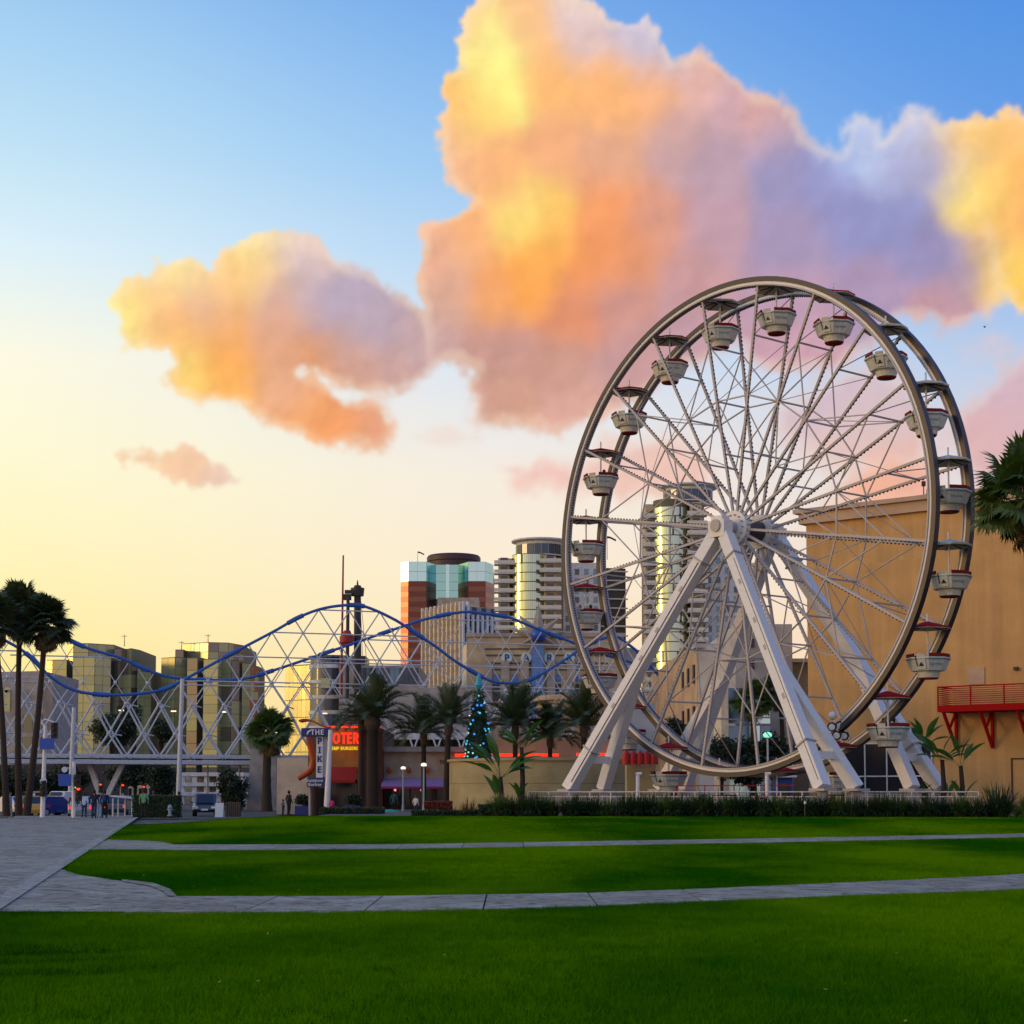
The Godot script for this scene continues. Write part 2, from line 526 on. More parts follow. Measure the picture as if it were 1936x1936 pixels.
		-5.928, 12.4, 0.922, 0.361, 0.138,
		-4.669, 12.425, 0.807, 0.371, 0.223,
		-11.05, 10.859, 0.922, 0.527, 0.305,
		-12.616, 11.108, 0.922, 0.565, 0.342,
		-9.819, 10.465, 0.807, 0.515, 0.434,
		0.579, 10.882, 0.871, 0.413, 0.361,
		3.292, 11.041, 0.839, 0.413, 0.332,
		5.451, 11.01, 0.855, 0.413, 0.305,
		10.443, 12.609, 0.672, 0.352, 0.381,
		12.188, 12.535, 0.716, 0.392, 0.361,
		11.301, 11.368, 0.791, 0.402, 0.305,
		12.151, 10.125, 0.956, 0.342, 0.138,
		13.359, 10.25, 0.888, 0.332, 0.181,
		15.6, 12.019, 0.745, 0.361, 0.342,
		16.458, 12.978, 0.716, 0.381, 0.413,
		17.25, 11.079, 0.716, 0.371, 0.371,
		15.983, 14.348, 0.745, 0.468, 0.515,
		-1.957, 12.02, 0.839, 0.617, 0.578,
		18.927, 12.641, 0.716, 0.332, 0.371])
	var cg := 0.25
	var gx := 200
	var gy := 136
	var fs := PackedFloat32Array()
	var fsoft := PackedFloat32Array()
	var fden := PackedFloat32Array()
	var fc := PackedVector3Array()
	var na := anchors.size() / 5
	for j in gy:
		for i in gx:
			var p := Vector2(-25.0 + i * cg, -1.0 + j * cg)
			var best := -99.0
			var bs := 0.2
			var bd := 1.0
			for q in polys.size():
				var P: PackedVector2Array = polys[q]
				var dd := 1e9
				var m := P.size()
				var inside := false
				var b := P[m - 1]
				for k in m:
					var a := P[k]
					var ab := b - a
					var t := clampf((p - a).dot(ab) / ab.length_squared(), 0.0, 1.0)
					dd = minf(dd, (p - a - ab * t).length_squared())
					if (a.y > p.y) != (b.y > p.y) and p.x < (b.x - a.x) * (p.y - a.y) / (b.y - a.y) + a.x:
						inside = not inside
					b = a
				var s := sqrt(dd) * (1.0 if inside else -1.0)
				if s > best:
					best = s
					bs = soft[q]
					if q == 0:
						bs *= 1.0 + 2.2 * sm(16.5, 12.5, p.y) + 1.6 * sm(5.0, 9.0, p.x)
					elif q == 1:
						bs *= 1.0 + 1.3 * sm(15.5, 13.0, p.y) + 0.8 * sm(-7.0, -5.0, p.x)
					bd = dense[q]
			fs.append(best)
			fsoft.append(bs)
			fden.append(bd)
			var cc := Vector3.ZERO
			var wt := 1e-9
			for q in na:
				var dx: float = anchors[q * 5] - p.x
				var dy: float = anchors[q * 5 + 1] - p.y
				var d2 := dx * dx + dy * dy
				if d2 < 16.0:
					var w: float = exp(-d2 * 1.5) + 0.0004 / (1.0 + d2)
					cc += Vector3(anchors[q * 5 + 2], anchors[q * 5 + 3], anchors[q * 5 + 4]) * w
					wt += w
			fc.append(cc / wt)
	for y in range(2048 * (90 - 32) / 180, 1024):
		var el: float = 90.0 - (y + 0.5) / 2048.0 * 180.0
		for xx in range(-272, 273):
			var az: float = (xx + 0.5) / 4096.0 * 360.0
			var w1 := fbm.get_noise_2d(az * 3.0, el * 3.0)
			var w2 := fbm.get_noise_2d(az * 3.0 + 70.0, el * 3.0 + 31.0)
			var pf := puff.get_noise_2d(az * 3.2 + w1 * 1.5, el * 3.2 + w2 * 1.5)
			var gxf := clampf((az + 25.0 + w1 * 0.35) / cg, 0.0, gx - 1.001)
			var gyf := clampf((el + 1.0 + w2 * 0.35) / cg, 0.0, gy - 1.001)
			var i := int(gxf)
			var j := int(gyf)
			var u := gxf - i
			var w := gyf - j
			var o := j * gx + i
			var s := lerpf(lerpf(fs[o], fs[o + 1], u), lerpf(fs[o + gx], fs[o + gx + 1], u), w)
			if s < -1.6:
				continue
			var so := lerpf(lerpf(fsoft[o], fsoft[o + 1], u), lerpf(fsoft[o + gx], fsoft[o + gx + 1], u), w)
			var de := lerpf(lerpf(fden[o], fden[o + 1], u), lerpf(fden[o + gx], fden[o + gx + 1], u), w)
			var cc: Vector3 = fc[o].lerp(fc[o + 1], u).lerp(fc[o + gx].lerp(fc[o + gx + 1], u), w)
			var al := sm(-so, so, s + so * 0.3 - (pf + 0.55) * 0.34 + w1 * 0.25 + fbm.get_noise_2d(az * 11.0 + 9.0, el * 11.0) * 0.16) * de
			if al <= 0.001:
				continue
			var shade := fbm.get_noise_2d(az * 3.4 - 1.3, el * 3.4 + 1.0) - fbm.get_noise_2d(az * 3.4, el * 3.4)
			var pf2 := puff.get_noise_2d(az * 3.2 + w1 * 1.5 - 0.5, el * 3.2 + w2 * 1.5 + 0.45)
			cc *= clampf(1.0 - shade * 0.1 * sm(9.0, 14.0, el) - (pf - pf2) * (0.02 + 0.16 * sm(1.6, 0.2, s)), 0.72, 1.3)
			cc = cc.lerp(Vector3(1.0, 0.82, 0.58), 0.3 * sm(0.4, 0.05, s) * sm(9.0, 13.0, el))
			var px := (xx + 4096) % 4096
			var old := base.get_pixel(px, y)
			base.set_pixel(px, y, old.lerp(Color(cc.x, cc.y, cc.z), al))
	return base


# ---------------------------------------------------------------- the scene
func _ready() -> void:
	rng.seed = 20
	# camera: eye 1.6 m above the lawn, tilted up 4 degrees, with the lens shifted up a little
	var cam := Camera3D.new()
	cam.name = "camera"
	cam.projection = Camera3D.PROJECTION_FRUSTUM
	cam.near = 0.1
	cam.far = 6000.0
	cam.size = 2.0 * 0.1 * 968.0 / 3200.0
	cam.frustum_offset = Vector2(0.0, 0.1 * 308.2 / 3200.0)
	cam.position = Vector3(0, 1.6, 0)
	cam.rotation_degrees = Vector3(4.0, 0, 0)
	add_child(cam)
	cam.current = true
	# sky
	var we := WorldEnvironment.new()
	we.name = "world_environment"
	var e := Environment.new()
	e.background_mode = Environment.BG_SKY
	var pano := PanoramaSkyMaterial.new()
	pano.panorama = ImageTexture.create_from_image(make_sky())
	e.sky = Sky.new()
	e.sky.sky_material = pano
	e.tonemap_mode = Environment.TONE_MAPPER_LINEAR
	e.tonemap_exposure = 1.0
	e.sdfgi_enabled = true
	e.ssao_enabled = true
	e.ssil_enabled = true
	we.environment = e
	add_child(we)
	# the low sun, veiled, off to the left
	var sun := DirectionalLight3D.new()
	sun.name = "sun"
	sun.light_energy = 0.18
	sun.light_color = Color(1.0, 0.76, 0.5)
	sun.light_angular_distance = 12.0
	sun.shadow_enabled = true
	var az := deg_to_rad(-104.0)
	var el := deg_to_rad(9.0)
	var to_sun := Vector3(sin(az) * cos(el), sin(el), -cos(az) * cos(el))
	add_child(sun)
	sun.look_at_from_position(to_sun * 50.0, Vector3.ZERO)
	make_materials()
	make_ground()
	make_all()


func streak_tex() -> ImageTexture:
	# weathered render: faint vertical runs of dirt over a patchy ground
	var a := FastNoiseLite.new()
	a.seed = 14
	a.frequency = 0.02
	a.fractal_octaves = 5
	var im := Image.create(512, 512, false, Image.FORMAT_RGB8)
	for y in 512:
		for x in 512:
			var run := a.get_noise_2d(x * 2.4, y * 0.12 + 300.0) * 0.5 + 0.5
			var pat := a.get_noise_2d(x * 0.7, y * 0.7) * 0.5 + 0.5
			var fine := a.get_noise_2d(x * 9.0, y * 9.0) * 0.5 + 0.5
			var k := 0.66 + 0.18 * run + 0.16 * pat + 0.06 * fine
			im.set_pixel(x, y, Color(k, k * 0.99, k * 0.97))
	return ImageTexture.create_from_image(im)


func stain_tex() -> ImageTexture:
	# old concrete: broad tone patches, darker blotches, hairline cracks and fine grit
	var a := FastNoiseLite.new()
	a.seed = 33
	a.frequency = 0.012
	a.fractal_octaves = 6
	var im := Image.create(512, 512, false, Image.FORMAT_RGB8)
	for y in 512:
		for x in 512:
			# wrapped so that the tile repeats without a seam
			var u := TAU * x / 512.0
			var w := TAU * y / 512.0
			var p := Vector3(cos(u), sin(u), cos(w)) * 81.0 + Vector3(sin(w) * 81.0, sin(w) * 40.0, 0.0)
			var n1 := a.get_noise_3dv(p)
			var n2 := a.get_noise_3dv(p * 3.1 + Vector3(50, 0, 9))
			var n3 := a.get_noise_3dv(p * 14.0)
			var crack := smoothstep(0.012, 0.0, absf(a.get_noise_3dv(p * 0.9 + Vector3(7, 90, 3)))) * smoothstep(0.0, 0.25, n2)
			var k := 0.86 + 0.16 * n1 - 0.22 * smoothstep(0.12, 0.4, n2) + 0.1 * n3 - 0.2 * crack
			im.set_pixel(x, y, Color(k, k * (0.985 + 0.03 * n1), k * (0.965 + 0.05 * n1)))
	return ImageTexture.create_from_image(im)


func make_materials() -> void:
	M.tex_stucco = noise_tex(512, 0.02, Color(0.8, 0.8, 0.79), Color(1, 1, 1), 3, 6)
	M.tex_soft = noise_tex(256, 0.03, Color(0.92, 0.915, 0.905), Color(1, 1, 1), 21, 5)
	M.tex_patchy = noise_tex(512, 0.008, Color(0.8, 0.79, 0.78), Color(1, 1, 1), 4, 7)
	M.tex_grit = noise_tex(512, 0.12, Color(0.66, 0.65, 0.64), Color(1, 1, 1), 8, 3)
	M.tex_streak = streak_tex()
	M.tex_bump = normal_tex(512, 0.06, 6.0, 9, 5)
	# ground
	M.tex_stain = stain_tex()
	mat("soil_grass", 0.022, 0.075, 0.002, 1.0, 0.0, "patchy", 0.35).specular_mode = BaseMaterial3D.SPECULAR_DISABLED
	mat("concrete", 0.45, 0.41, 0.355, 0.95, 0.0, "stain", 0.16, 0.3).metallic_specular = 0.15
	mat("concrete_pale", 0.5, 0.47, 0.43, 0.9, 0.0, "stain", 0.4).metallic_specular = 0.15
	mat("asphalt", 0.05, 0.05, 0.052, 0.9, 0.0, "grit", 0.8)
	mat("paving", 0.22, 0.2, 0.19, 0.95, 0.0, "stain", 0.1).metallic_specular = 0.15
	mat("earth", 0.05, 0.035, 0.022, 0.95, 0.0, "grit", 1.0)
	# the wheel
	mat("white_paint", 0.8, 0.79, 0.8, 0.42, 0.0, "soft", 0.5)
	mat("grey_steel", 0.43, 0.41, 0.43, 0.45, 0.0, "soft", 0.8)
	mat("dark_band", 0.03, 0.024, 0.034, 0.4)
	mat("bulb_glass", 0.06, 0.035, 0.035, 0.3)
	mat("tub_white", 0.7, 0.71, 0.68, 0.4, 0.0, "patchy", 1.3)
	mat("tub_red", 0.26, 0.025, 0.015, 0.7, 0.0, "patchy", 1.5).metallic_specular = 0.2
	mat("canopy_red", 0.42, 0.012, 0.025, 0.8, 0.0, "patchy", 1.5).metallic_specular = 0.15
	mat("canopy_white", 0.55, 0.66, 0.68, 0.55, 0.0, "patchy", 1.5)
	mat("canopy_under", 0.8, 0.71, 0.56, 0.7, 0.0, "patchy", 1.5)
	mat("letter_blue", 0.12, 0.3, 0.42, 0.6)
	mat("black_paint", 0.012, 0.012, 0.014, 0.5)
	mat("chrome", 0.75, 0.74, 0.72, 0.18, 0.9)
	mat("rubber", 0.02, 0.02, 0.02, 0.8)


# ---------------------------------------------------------------- ground, paths, grass
var paved := []


func slabs(called: String, front: PackedVector2Array, rear: PackedVector2Array, step: float) -> void:
	# a sidewalk of cast slabs with open joints between a front and a rear edge, plan points (x, distance)
	var root := Node3D.new()
	root.name = numbered(called)
	root.set_meta("kind", "structure")
	add_child(root)
	var bed := MB.new()
	var x: float = maxf(front[0].x, rear[0].x)
	var x1: float = minf(front[-1].x, rear[-1].x)
	while x < x1 - 0.1:
		var xe := minf(x + step, x1)
		var g := 0.012
		var q := [Vector2(x + g, edge_at(front, x + g)), Vector2(xe - g, edge_at(front, xe - g)), Vector2(xe - g, edge_at(rear, xe - g)), Vector2(x + g, edge_at(rear, x + g))]
		var b := MB.new()
		var top := []
		for p in q:
			top.append(Vector3(p.x, ground(p.x, p.y) + 0.022 + rng.randf() * 0.004, -p.y))
		b.quad(top[0], top[1], top[2], top[3])
		for i in 4:
			var a: Vector3 = top[i]
			var c: Vector3 = top[(i + 1) % 4]
			b.quad(a - Vector3(0, 0.1, 0), c - Vector3(0, 0.1, 0), c, a)
		put(root, "slab", b.mesh(), M.concrete if rng.randf() < 0.6 else M.concrete_b)
		x = xe
	var poly := PackedVector2Array(front)
	var r := PackedVector2Array(rear)
	r.reverse()
	poly.append_array(r)
	paved.append(poly)


func edge_at(line: PackedVector2Array, x: float) -> float:
	for i in line.size() - 1:
		if x <= line[i + 1].x or i == line.size() - 2:
			var t := (x - line[i].x) / (line[i + 1].x - line[i].x)
			return lerpf(line[i].y, line[i + 1].y, t)
	return line[-1].y


func plan_sheet(called: String, poly: PackedVector2Array, lift: float, m: Material, cell := 0.0) -> MeshInstance3D:
	# a thin sheet on the ground over a plan of (x, distance)
	var b := MB.new()
	var t := Geometry2D.triangulate_polygon(poly)
	for i in range(0, t.size(), 3):
		var q := []
		for k in 3:
			var p := poly[t[i + k]]
			q.append(Vector3(p.x, ground(p.x, p.y) + lift, -p.y))
		if (q[1] - q[0]).cross(q[2] - q[0]).y < 0:
			b.tri(q[0], q[2], q[1])
		else:
			b.tri(q[0], q[1], q[2])
	paved.append(poly)
	return struct(called, b, m)


func lawn_height(x: float, d: float) -> float:
	var h := ground(x, d)
	# two shallow hollows in the near lawn
	for q in [Vector3(-4.75, 17.4, 0.2), Vector3(-4.5, 15.3, 0.22), Vector3(-4.7, 16.4, 0.12)]:
		var dx: float = (x - q.x) / 0.75
		var dd: float = (d - q.y) / 0.34
		h -= q.z * exp(-dx * dx - dd * dd)
	return h


func make_ground() -> void:
	mat("concrete_b", 0.41, 0.37, 0.315, 0.95, 0.0, "stain", 0.21, 0.3).metallic_specular = 0.15
	# the wide ground to the horizon
	var g := MB.new()
	g.quad(Vector3(-3000, -0.12, 60), Vector3(3000, -0.12, 60), Vector3(3000, -0.12, -4000), Vector3(-3000, -0.12, -4000))
	struct("ground", g, M.paving)
	var st := MB.new()
	st.quad(Vector3(-120, -0.1, -112), Vector3(-3, -0.1, -112), Vector3(-3, -0.1, -170), Vector3(-120, -0.1, -170))
	struct("road", st, M.asphalt)
	# the lawn as one sheet
	var b := MB.new()
	var c := 0.0
	for i in range(-64, 64):
		for j in range(-20, 88):
			var s := 1
			if i >= -8 and i < 0 and j >= 12 and j < 20:
				s = 5
			for ii in s:
				for jj in s:
					var x0 := i + float(ii) / s
					var x1 := i + float(ii + 1) / s
					var d0 := j + float(jj) / s
					var d1 := j + float(jj + 1) / s
					b.quad(Vector3(x0, lawn_height(x0, d0), -d0), Vector3(x1, lawn_height(x1, d0), -d0), Vector3(x1, lawn_height(x1, d1), -d1), Vector3(x0, lawn_height(x0, d1), -d1))
	struct("lawn", b, M.soil_grass)
	# promenade on the left and its pale edge strips
	plan_sheet("promenade", PackedVector2Array([Vector2(-2.2, -2.0), Vector2(-28.4, 130.0), Vector2(-37.0, 130.0), Vector2(-9.2, -2.0)]), 0.02, M.concrete)
	plan_sheet("promenade_edge", PackedVector2Array([Vector2(-1.95, -2.0), Vector2(-28.2, 130.0), Vector2(-28.6, 130.0), Vector2(-2.25, -2.0)]), 0.032, M.concrete_pale)
	plan_sheet("painted_line", PackedVector2Array([Vector2(-6.9, -2.0), Vector2(-34.1, 130.0), Vector2(-34.22, 130.0), Vector2(-7.02, -2.0)]), 0.026, M.concrete_pale)
	plan_sheet("path", PackedVector2Array([Vector2(-6.957, 22.979), Vector2(-9.817, 36.601), Vector2(-8.464, 33.306), Vector2(-7.088, 30.92), Vector2(-6.214, 29.512), Vector2(-5.605, 27.773), Vector2(-5.194, 26.229), Vector2(-4.514, 22.878)]), 0.014, M.concrete)
	plan_sheet("path_kerb", PackedVector2Array([Vector2(-7.174, 31.294), Vector2(-6.322, 30.025), Vector2(-5.631, 28.074), Vector2(-5.162, 26.229), Vector2(-5.292, 26.229), Vector2(-5.631, 27.479), Vector2(-6.154, 29.017), Vector2(-7.004, 30.556)]), 0.03, M.concrete_b)
	plan_sheet("path", PackedVector2Array([Vector2(-12.377, 48.65), Vector2(-13.905, 58.569), Vector2(-11.677, 56.184), Vector2(-10.771, 53.844), Vector2(-10.199, 51.798), Vector2(-9.317, 47.704)]), 0.014, M.concrete)
	slabs("sidewalk", PackedVector2Array([Vector2(-6.9, 22.979), Vector2(-4.699, 22.678), Vector2(-2.6, 22.777), Vector2(-0.131, 23.393), Vector2(1.283, 24.042), Vector2(2.896, 25.088), Vector2(5.556, 26.633), Vector2(8.438, 28.074), Vector2(30, 49)]), PackedVector2Array([Vector2(-5.194, 26.229), Vector2(-2.182, 26.229), Vector2(1.452, 27.191), Vector2(3.278, 28.381), Vector2(6.378, 30.556), Vector2(10.017, 33.306), Vector2(30, 56)]), 1.6)
	slabs("sidewalk", PackedVector2Array([Vector2(-12.262, 48.196), Vector2(-8.348, 47.26), Vector2(-3.996, 47.936), Vector2(0.496, 49.819), Vector2(7.053, 52.478), Vector2(17.109, 56.8), Vector2(40, 79)]), PackedVector2Array([Vector2(-13.905, 58.569), Vector2(-10.296, 52.286), Vector2(-4.281, 51.346), Vector2(0.528, 53.054), Vector2(7.473, 55.594), Vector2(17.995, 59.732), Vector2(40, 82)]), 1.8)
	make_grass()


func make_grass() -> void:
	var t := MB.new()
	var r := RandomNumberGenerator.new()
	r.seed = 77
	for i in 75:
		var p := Vector3(r.randf_range(-0.15, 0.15), -0.01, r.randf_range(-0.15, 0.15))
		var a := r.randf() * TAU
		var w := Vector3(cos(a), 0, sin(a)) * r.randf_range(0.0025, 0.0045)
		var lean := Vector3(r.randf_range(-1, 1), 0, r.randf_range(-1, 1)) * 0.045
		var h := r.randf_range(0.035, 0.07)
		var top := p + lean + Vector3.UP * h
		t.tri(p - w, p + w, top)
	var m := StandardMaterial3D.new()
	m.vertex_color_use_as_albedo = true
	m.roughness = 1.0
	m.specular_mode = BaseMaterial3D.SPECULAR_DISABLED
	m.backlight_enabled = true
	m.backlight = Color(0.03, 0.12, 0.0).linear_to_srgb()
	M.grass = m
	var nz := FastNoiseLite.new()
	nz.seed = 3
	nz.frequency = 0.09
	nz.fractal_octaves = 4
	var nz2 := FastNoiseLite.new()
	nz2.seed = 31
	nz2.frequency = 0.5
	var xf: Array[Transform3D] = []
	var cols := PackedColorArray()
	var d := 8.5
	while d < 84.0:
		var s := 0.2 if d < 30.0 else 0.3 if d < 58.0 else 0.44
		var half := 0.32 * d + 2.5
		var x := -half
		while x < half:
			for layer in 2:
				var px := x + r.randf() * s
				var pd := d + r.randf() * s
				var blocked := false
				for poly in paved:
					if Geometry2D.is_point_in_polygon(Vector2(px, pd), poly):
						blocked = true
						break
				if blocked:
					continue
				var k := s / 0.24 * r.randf_range(0.9, 1.2)
				var hk := r.randf_range(0.75, 1.15) * (1.0 if d < 58.0 else 1.2)
				xf.append(Transform3D(Basis(Vector3.UP, r.randf() * TAU).scaled(Vector3(k, hk, k)), Vector3(px, lawn_height(px, pd), -pd)))
				var q := clampf(0.5 + nz.get_noise_2d(px + 31.0, pd * 0.45) * 1.4 + nz2.get_noise_2d(px, pd) * 0.25 + r.randf_range(-0.12, 0.12), 0.0, 1.0)
				cols.append(Color(0.014, 0.11, 0.001).lerp(Color(0.125, 0.28, 0.001), q))
			x += s
		d += s
	var mm := MultiMesh.new()
	mm.transform_format = MultiMesh.TRANSFORM_3D
	mm.use_colors = true
	mm.mesh = t.mesh()
	mm.instance_count = xf.size()
	for i in xf.size():
		mm.set_instance_transform(i, xf[i])
		mm.set_instance_color(i, cols[i])
	var o := MultiMeshInstance3D.new()
	o.name = "grass"
	o.multimesh = mm
	o.material_override = m
	o.set_meta("kind", "stuff")
	tag(o, "short mown green grass covering the lawn", "grass")
	add_child(o)
	var lf := MB.new()
	lf.quad(Vector3(-0.03, 0, 0), Vector3(0, 0.006, 0.018), Vector3(0.035, 0.012, 0), Vector3(0, 0.004, -0.02))
	var lm := MultiMesh.new()
	lm.transform_format = MultiMesh.TRANSFORM_3D
	lm.mesh = lf.mesh()
	lm.instance_count = 90
	for i in 90:
		var ld := 9.0 + 60.0 * pow(r.randf(), 1.5)
		var lx := r.randf_range(-0.3, 0.32) * ld
		lm.set_instance_transform(i, Transform3D(Basis.from_euler(Vector3(r.randfn(0, 0.3), r.randf() * TAU, r.randfn(0, 0.3))).scaled(Vector3.ONE * r.randf_range(0.35, 0.8)), Vector3(lx, lawn_height(lx, ld) + 0.055, -ld)))
	var lo := MultiMeshInstance3D.new()
	lo.name = "fallen_leaves"
	lo.multimesh = lm
	lo.material_override = mat("fallen_leaf", 0.3, 0.2, 0.05, 0.9)
	lo.set_meta("kind", "stuff")
	tag(lo, "scattered dry yellow leaves lying on the lawn", "leaves")
	add_child(lo)


func make_city_materials() -> void:
	mat("bridge_blue", 0.025, 0.13, 0.5, 0.4, 0.0, "stucco", 0.4)
	mat("bridge_white", 0.66, 0.7, 0.78, 0.45, 0.0, "stucco", 0.4)
	mat("concrete_wall", 0.4, 0.37, 0.35, 0.85, 0.0, "patchy", 0.15, 0.2)
	glow("lamp_warm", 1.0, 0.75, 0.45, 2.0)
	glow("lamp_white", 1.0, 0.9, 0.72, 1.1)
	glow("lamp_green", 0.25, 1.0, 0.6, 1.0)
	glow("neon_red", 1.0, 0.03, 0.012, 1.6)
	glow("neon_yellow", 0.8, 0.62, 0.02, 0.8)
	glow("lamp_pink", 1.0, 0.25, 0.3, 1.2)
	mat("awning_bright", 0.55, 0.012, 0.012, 0.6, 0.0, "stucco", 0.5)
	glow("signal_red", 1.0, 0.04, 0.01, 3.0)
	glow("signal_green", 0.05, 1.0, 0.5, 2.0)
	glow("tail_red", 1.0, 0.02, 0.015, 1.6)
	# far glass: mirror panes
	mat("glass_gold", 0.4, 0.42, 0.22, 0.18, 0.4)
	mat("glass_gold_b", 0.33, 0.36, 0.21, 0.2, 0.4)
	mat("glass_smoke", 0.2, 0.19, 0.18, 0.15, 0.7)
	mat("glass_teal", 0.3, 0.6, 0.62, 0.12, 1.0)
	mat("glass_teal_pale", 0.5, 0.78, 0.84, 0.15, 1.0)
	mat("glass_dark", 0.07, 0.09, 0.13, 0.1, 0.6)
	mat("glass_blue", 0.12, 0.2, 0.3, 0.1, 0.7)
	mat("mullion", 0.1, 0.1, 0.07, 0.5)
	mat("stone_brown", 0.19, 0.083, 0.062, 0.22, 0.85)
	mat("stone_brown_b", 0.13, 0.054, 0.045, 0.22, 0.85)
	mat("crown_dark", 0.055, 0.022, 0.03, 0.5)
	mat("cream_fin", 0.82, 0.69, 0.5, 0.6, 0.0, "stucco", 0.1)
	mat("cream_panel", 0.72, 0.55, 0.34, 0.7, 0.0, "stucco", 0.1)
	mat("white_fin", 0.75, 0.75, 0.78, 0.6)
	mat("condo_white", 0.78, 0.78, 0.79, 0.7, 0.0, "stucco", 0.1)
	mat("condo_cream", 0.62, 0.5, 0.32, 0.7, 0.0, "stucco", 0.1)
	mat("park_wall", 0.6, 0.47, 0.28, 0.85, 0.0, "patchy", 0.08)
	mat("park_pilaster", 0.47, 0.4, 0.33, 0.85, 0.0, "patchy", 0.1)
	mat("sign_blue", 0.012, 0.025, 0.17, 0.45)
	mat("ball_blue", 0.015, 0.08, 0.42, 0.4)
	mat("column_blue", 0.15, 0.28, 0.62, 0.6, 0.0, "stucco", 0.2)
	mat("sign_disc", 0.5, 0.68, 0.7, 0.6)
	mat("rail_white", 0.72, 0.62, 0.58, 0.5)
	mat("pole_teal", 0.25, 0.36, 0.38, 0.5)
	mat("teal_boat", 0.01, 0.32, 0.2, 0.5)
	mat("line_dark", 0.1, 0.08, 0.08, 0.8)
	mat("hall_wall", 0.74, 0.45, 0.185, 0.9, 0.0, "streak", 0.05)
	mat("hall_joint", 0.5, 0.31, 0.14, 0.9)
	mat("hall_trim", 0.6, 0.43, 0.3, 0.8, 0.0, "patchy", 0.1)
	mat("rail_red", 0.34, 0.008, 0.008, 0.75).metallic_specular = 0.15
	mat("stucco_white", 0.5, 0.51, 0.54, 0.85, 0.0, "patchy", 0.06)
	mat("stucco_tan_and_lit", 0.62, 0.42, 0.24, 0.85, 0.0, "patchy", 0.06)  # tan stucco; on two walls its warm tone is painted-in sunset light
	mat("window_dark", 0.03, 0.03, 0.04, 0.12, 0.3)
	mat("shop_wall", 0.5, 0.41, 0.3, 0.85, 0.0, "patchy", 0.15)
	mat("shop_brown", 0.08, 0.035, 0.02, 0.8, 0.0, "patchy", 0.2)
	mat("shop_ochre", 0.3, 0.16, 0.05, 0.8, 0.0, "patchy", 0.2)
	mat("awning_red", 0.34, 0.015, 0.01, 0.7, 0.0, "stucco", 0.5)
	mat("awning_lilac", 0.36, 0.24, 0.5, 0.75, 0.0, "stucco", 0.5)
	mat("awning_hem", 0.34, 0.03, 0.16, 0.75)
	mat("orange_paint", 0.55, 0.09, 0.012, 0.5, 0.0, "stucco", 0.5)
	mat("drum_wall", 0.46, 0.38, 0.19, 0.88, 0.0, "patchy", 0.12, 0.2)
	mat("ride_dark", 0.03, 0.022, 0.025, 0.6)
	mat("ride_red", 0.3, 0.015, 0.015, 0.5)
	mat("sign_white", 0.75, 0.75, 0.72, 0.6)
	# plants
	mat("trunk_brown", 0.06, 0.04, 0.03, 0.9, 0.0, "grit", 0.9, 0.5)
	mat("trunk_grey", 0.15, 0.11, 0.085, 0.9, 0.0, "grit", 0.9, 0.5)
	mat("dead_frond", 0.1, 0.07, 0.03, 0.85)
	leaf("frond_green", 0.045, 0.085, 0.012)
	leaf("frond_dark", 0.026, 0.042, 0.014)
	leaf("frond_date", 0.058, 0.075, 0.034)
	leaf("leaf_banana", 0.04, 0.11, 0.018)
	leaf("leaf_bronze", 0.12, 0.05, 0.02)
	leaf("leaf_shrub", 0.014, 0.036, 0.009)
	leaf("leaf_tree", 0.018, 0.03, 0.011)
	leaf("leaf_red", 0.16, 0.03, 0.02)
	leaf("leaf_xmas", 0.012, 0.05, 0.026)


func leaf(key: String, r: float, g: float, b: float) -> void:
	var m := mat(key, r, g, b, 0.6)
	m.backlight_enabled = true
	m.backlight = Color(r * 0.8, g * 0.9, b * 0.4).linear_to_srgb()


# ---------------------------------------------------------------- ferris wheel
const WC := Vector3(11.774, 15.924, -90.701)
const WU := Vector3(0.64406, 0, 0.76497)
const WA := Vector3(0.76497, 0, -0.64406)
const WR := 13.4
const WW := 2.84
const WPHASE := 0.1696


# a point by its way along the wheel's plane, its height from the axle and its way along the axle
func wp(s: float, y: float, o: float) -> Vector3:
	return WC + WU * s + Vector3.UP * y + WA * o


func wr(k: float, r: float, o: float) -> Vector3:
	var t := WPHASE + k * PI / 10.0
	return wp(sin(t) * r, cos(t) * r, o)


func rim_ring(b: MB, r0: float, r1: float, o0: float, o1: float) -> void:
	var N := 120
	for i in N:
		var a := i * 20.0 / N
		var e := (i + 1) * 20.0 / N
		b.quad(wr(a, r1, o0), wr(e, r1, o0), wr(e, r1, o1), wr(a, r1, o1))
		b.quad(wr(a, r0, o1), wr(e, r0, o1), wr(e, r0, o0), wr(a, r0, o0))
		b.quad(wr(a, r0, o0), wr(e, r0, o0), wr(e, r1, o0), wr(a, r1, o0))
		b.quad(wr(a, r1, o1), wr(e, r1, o1), wr(e, r0, o1), wr(a, r0, o1))


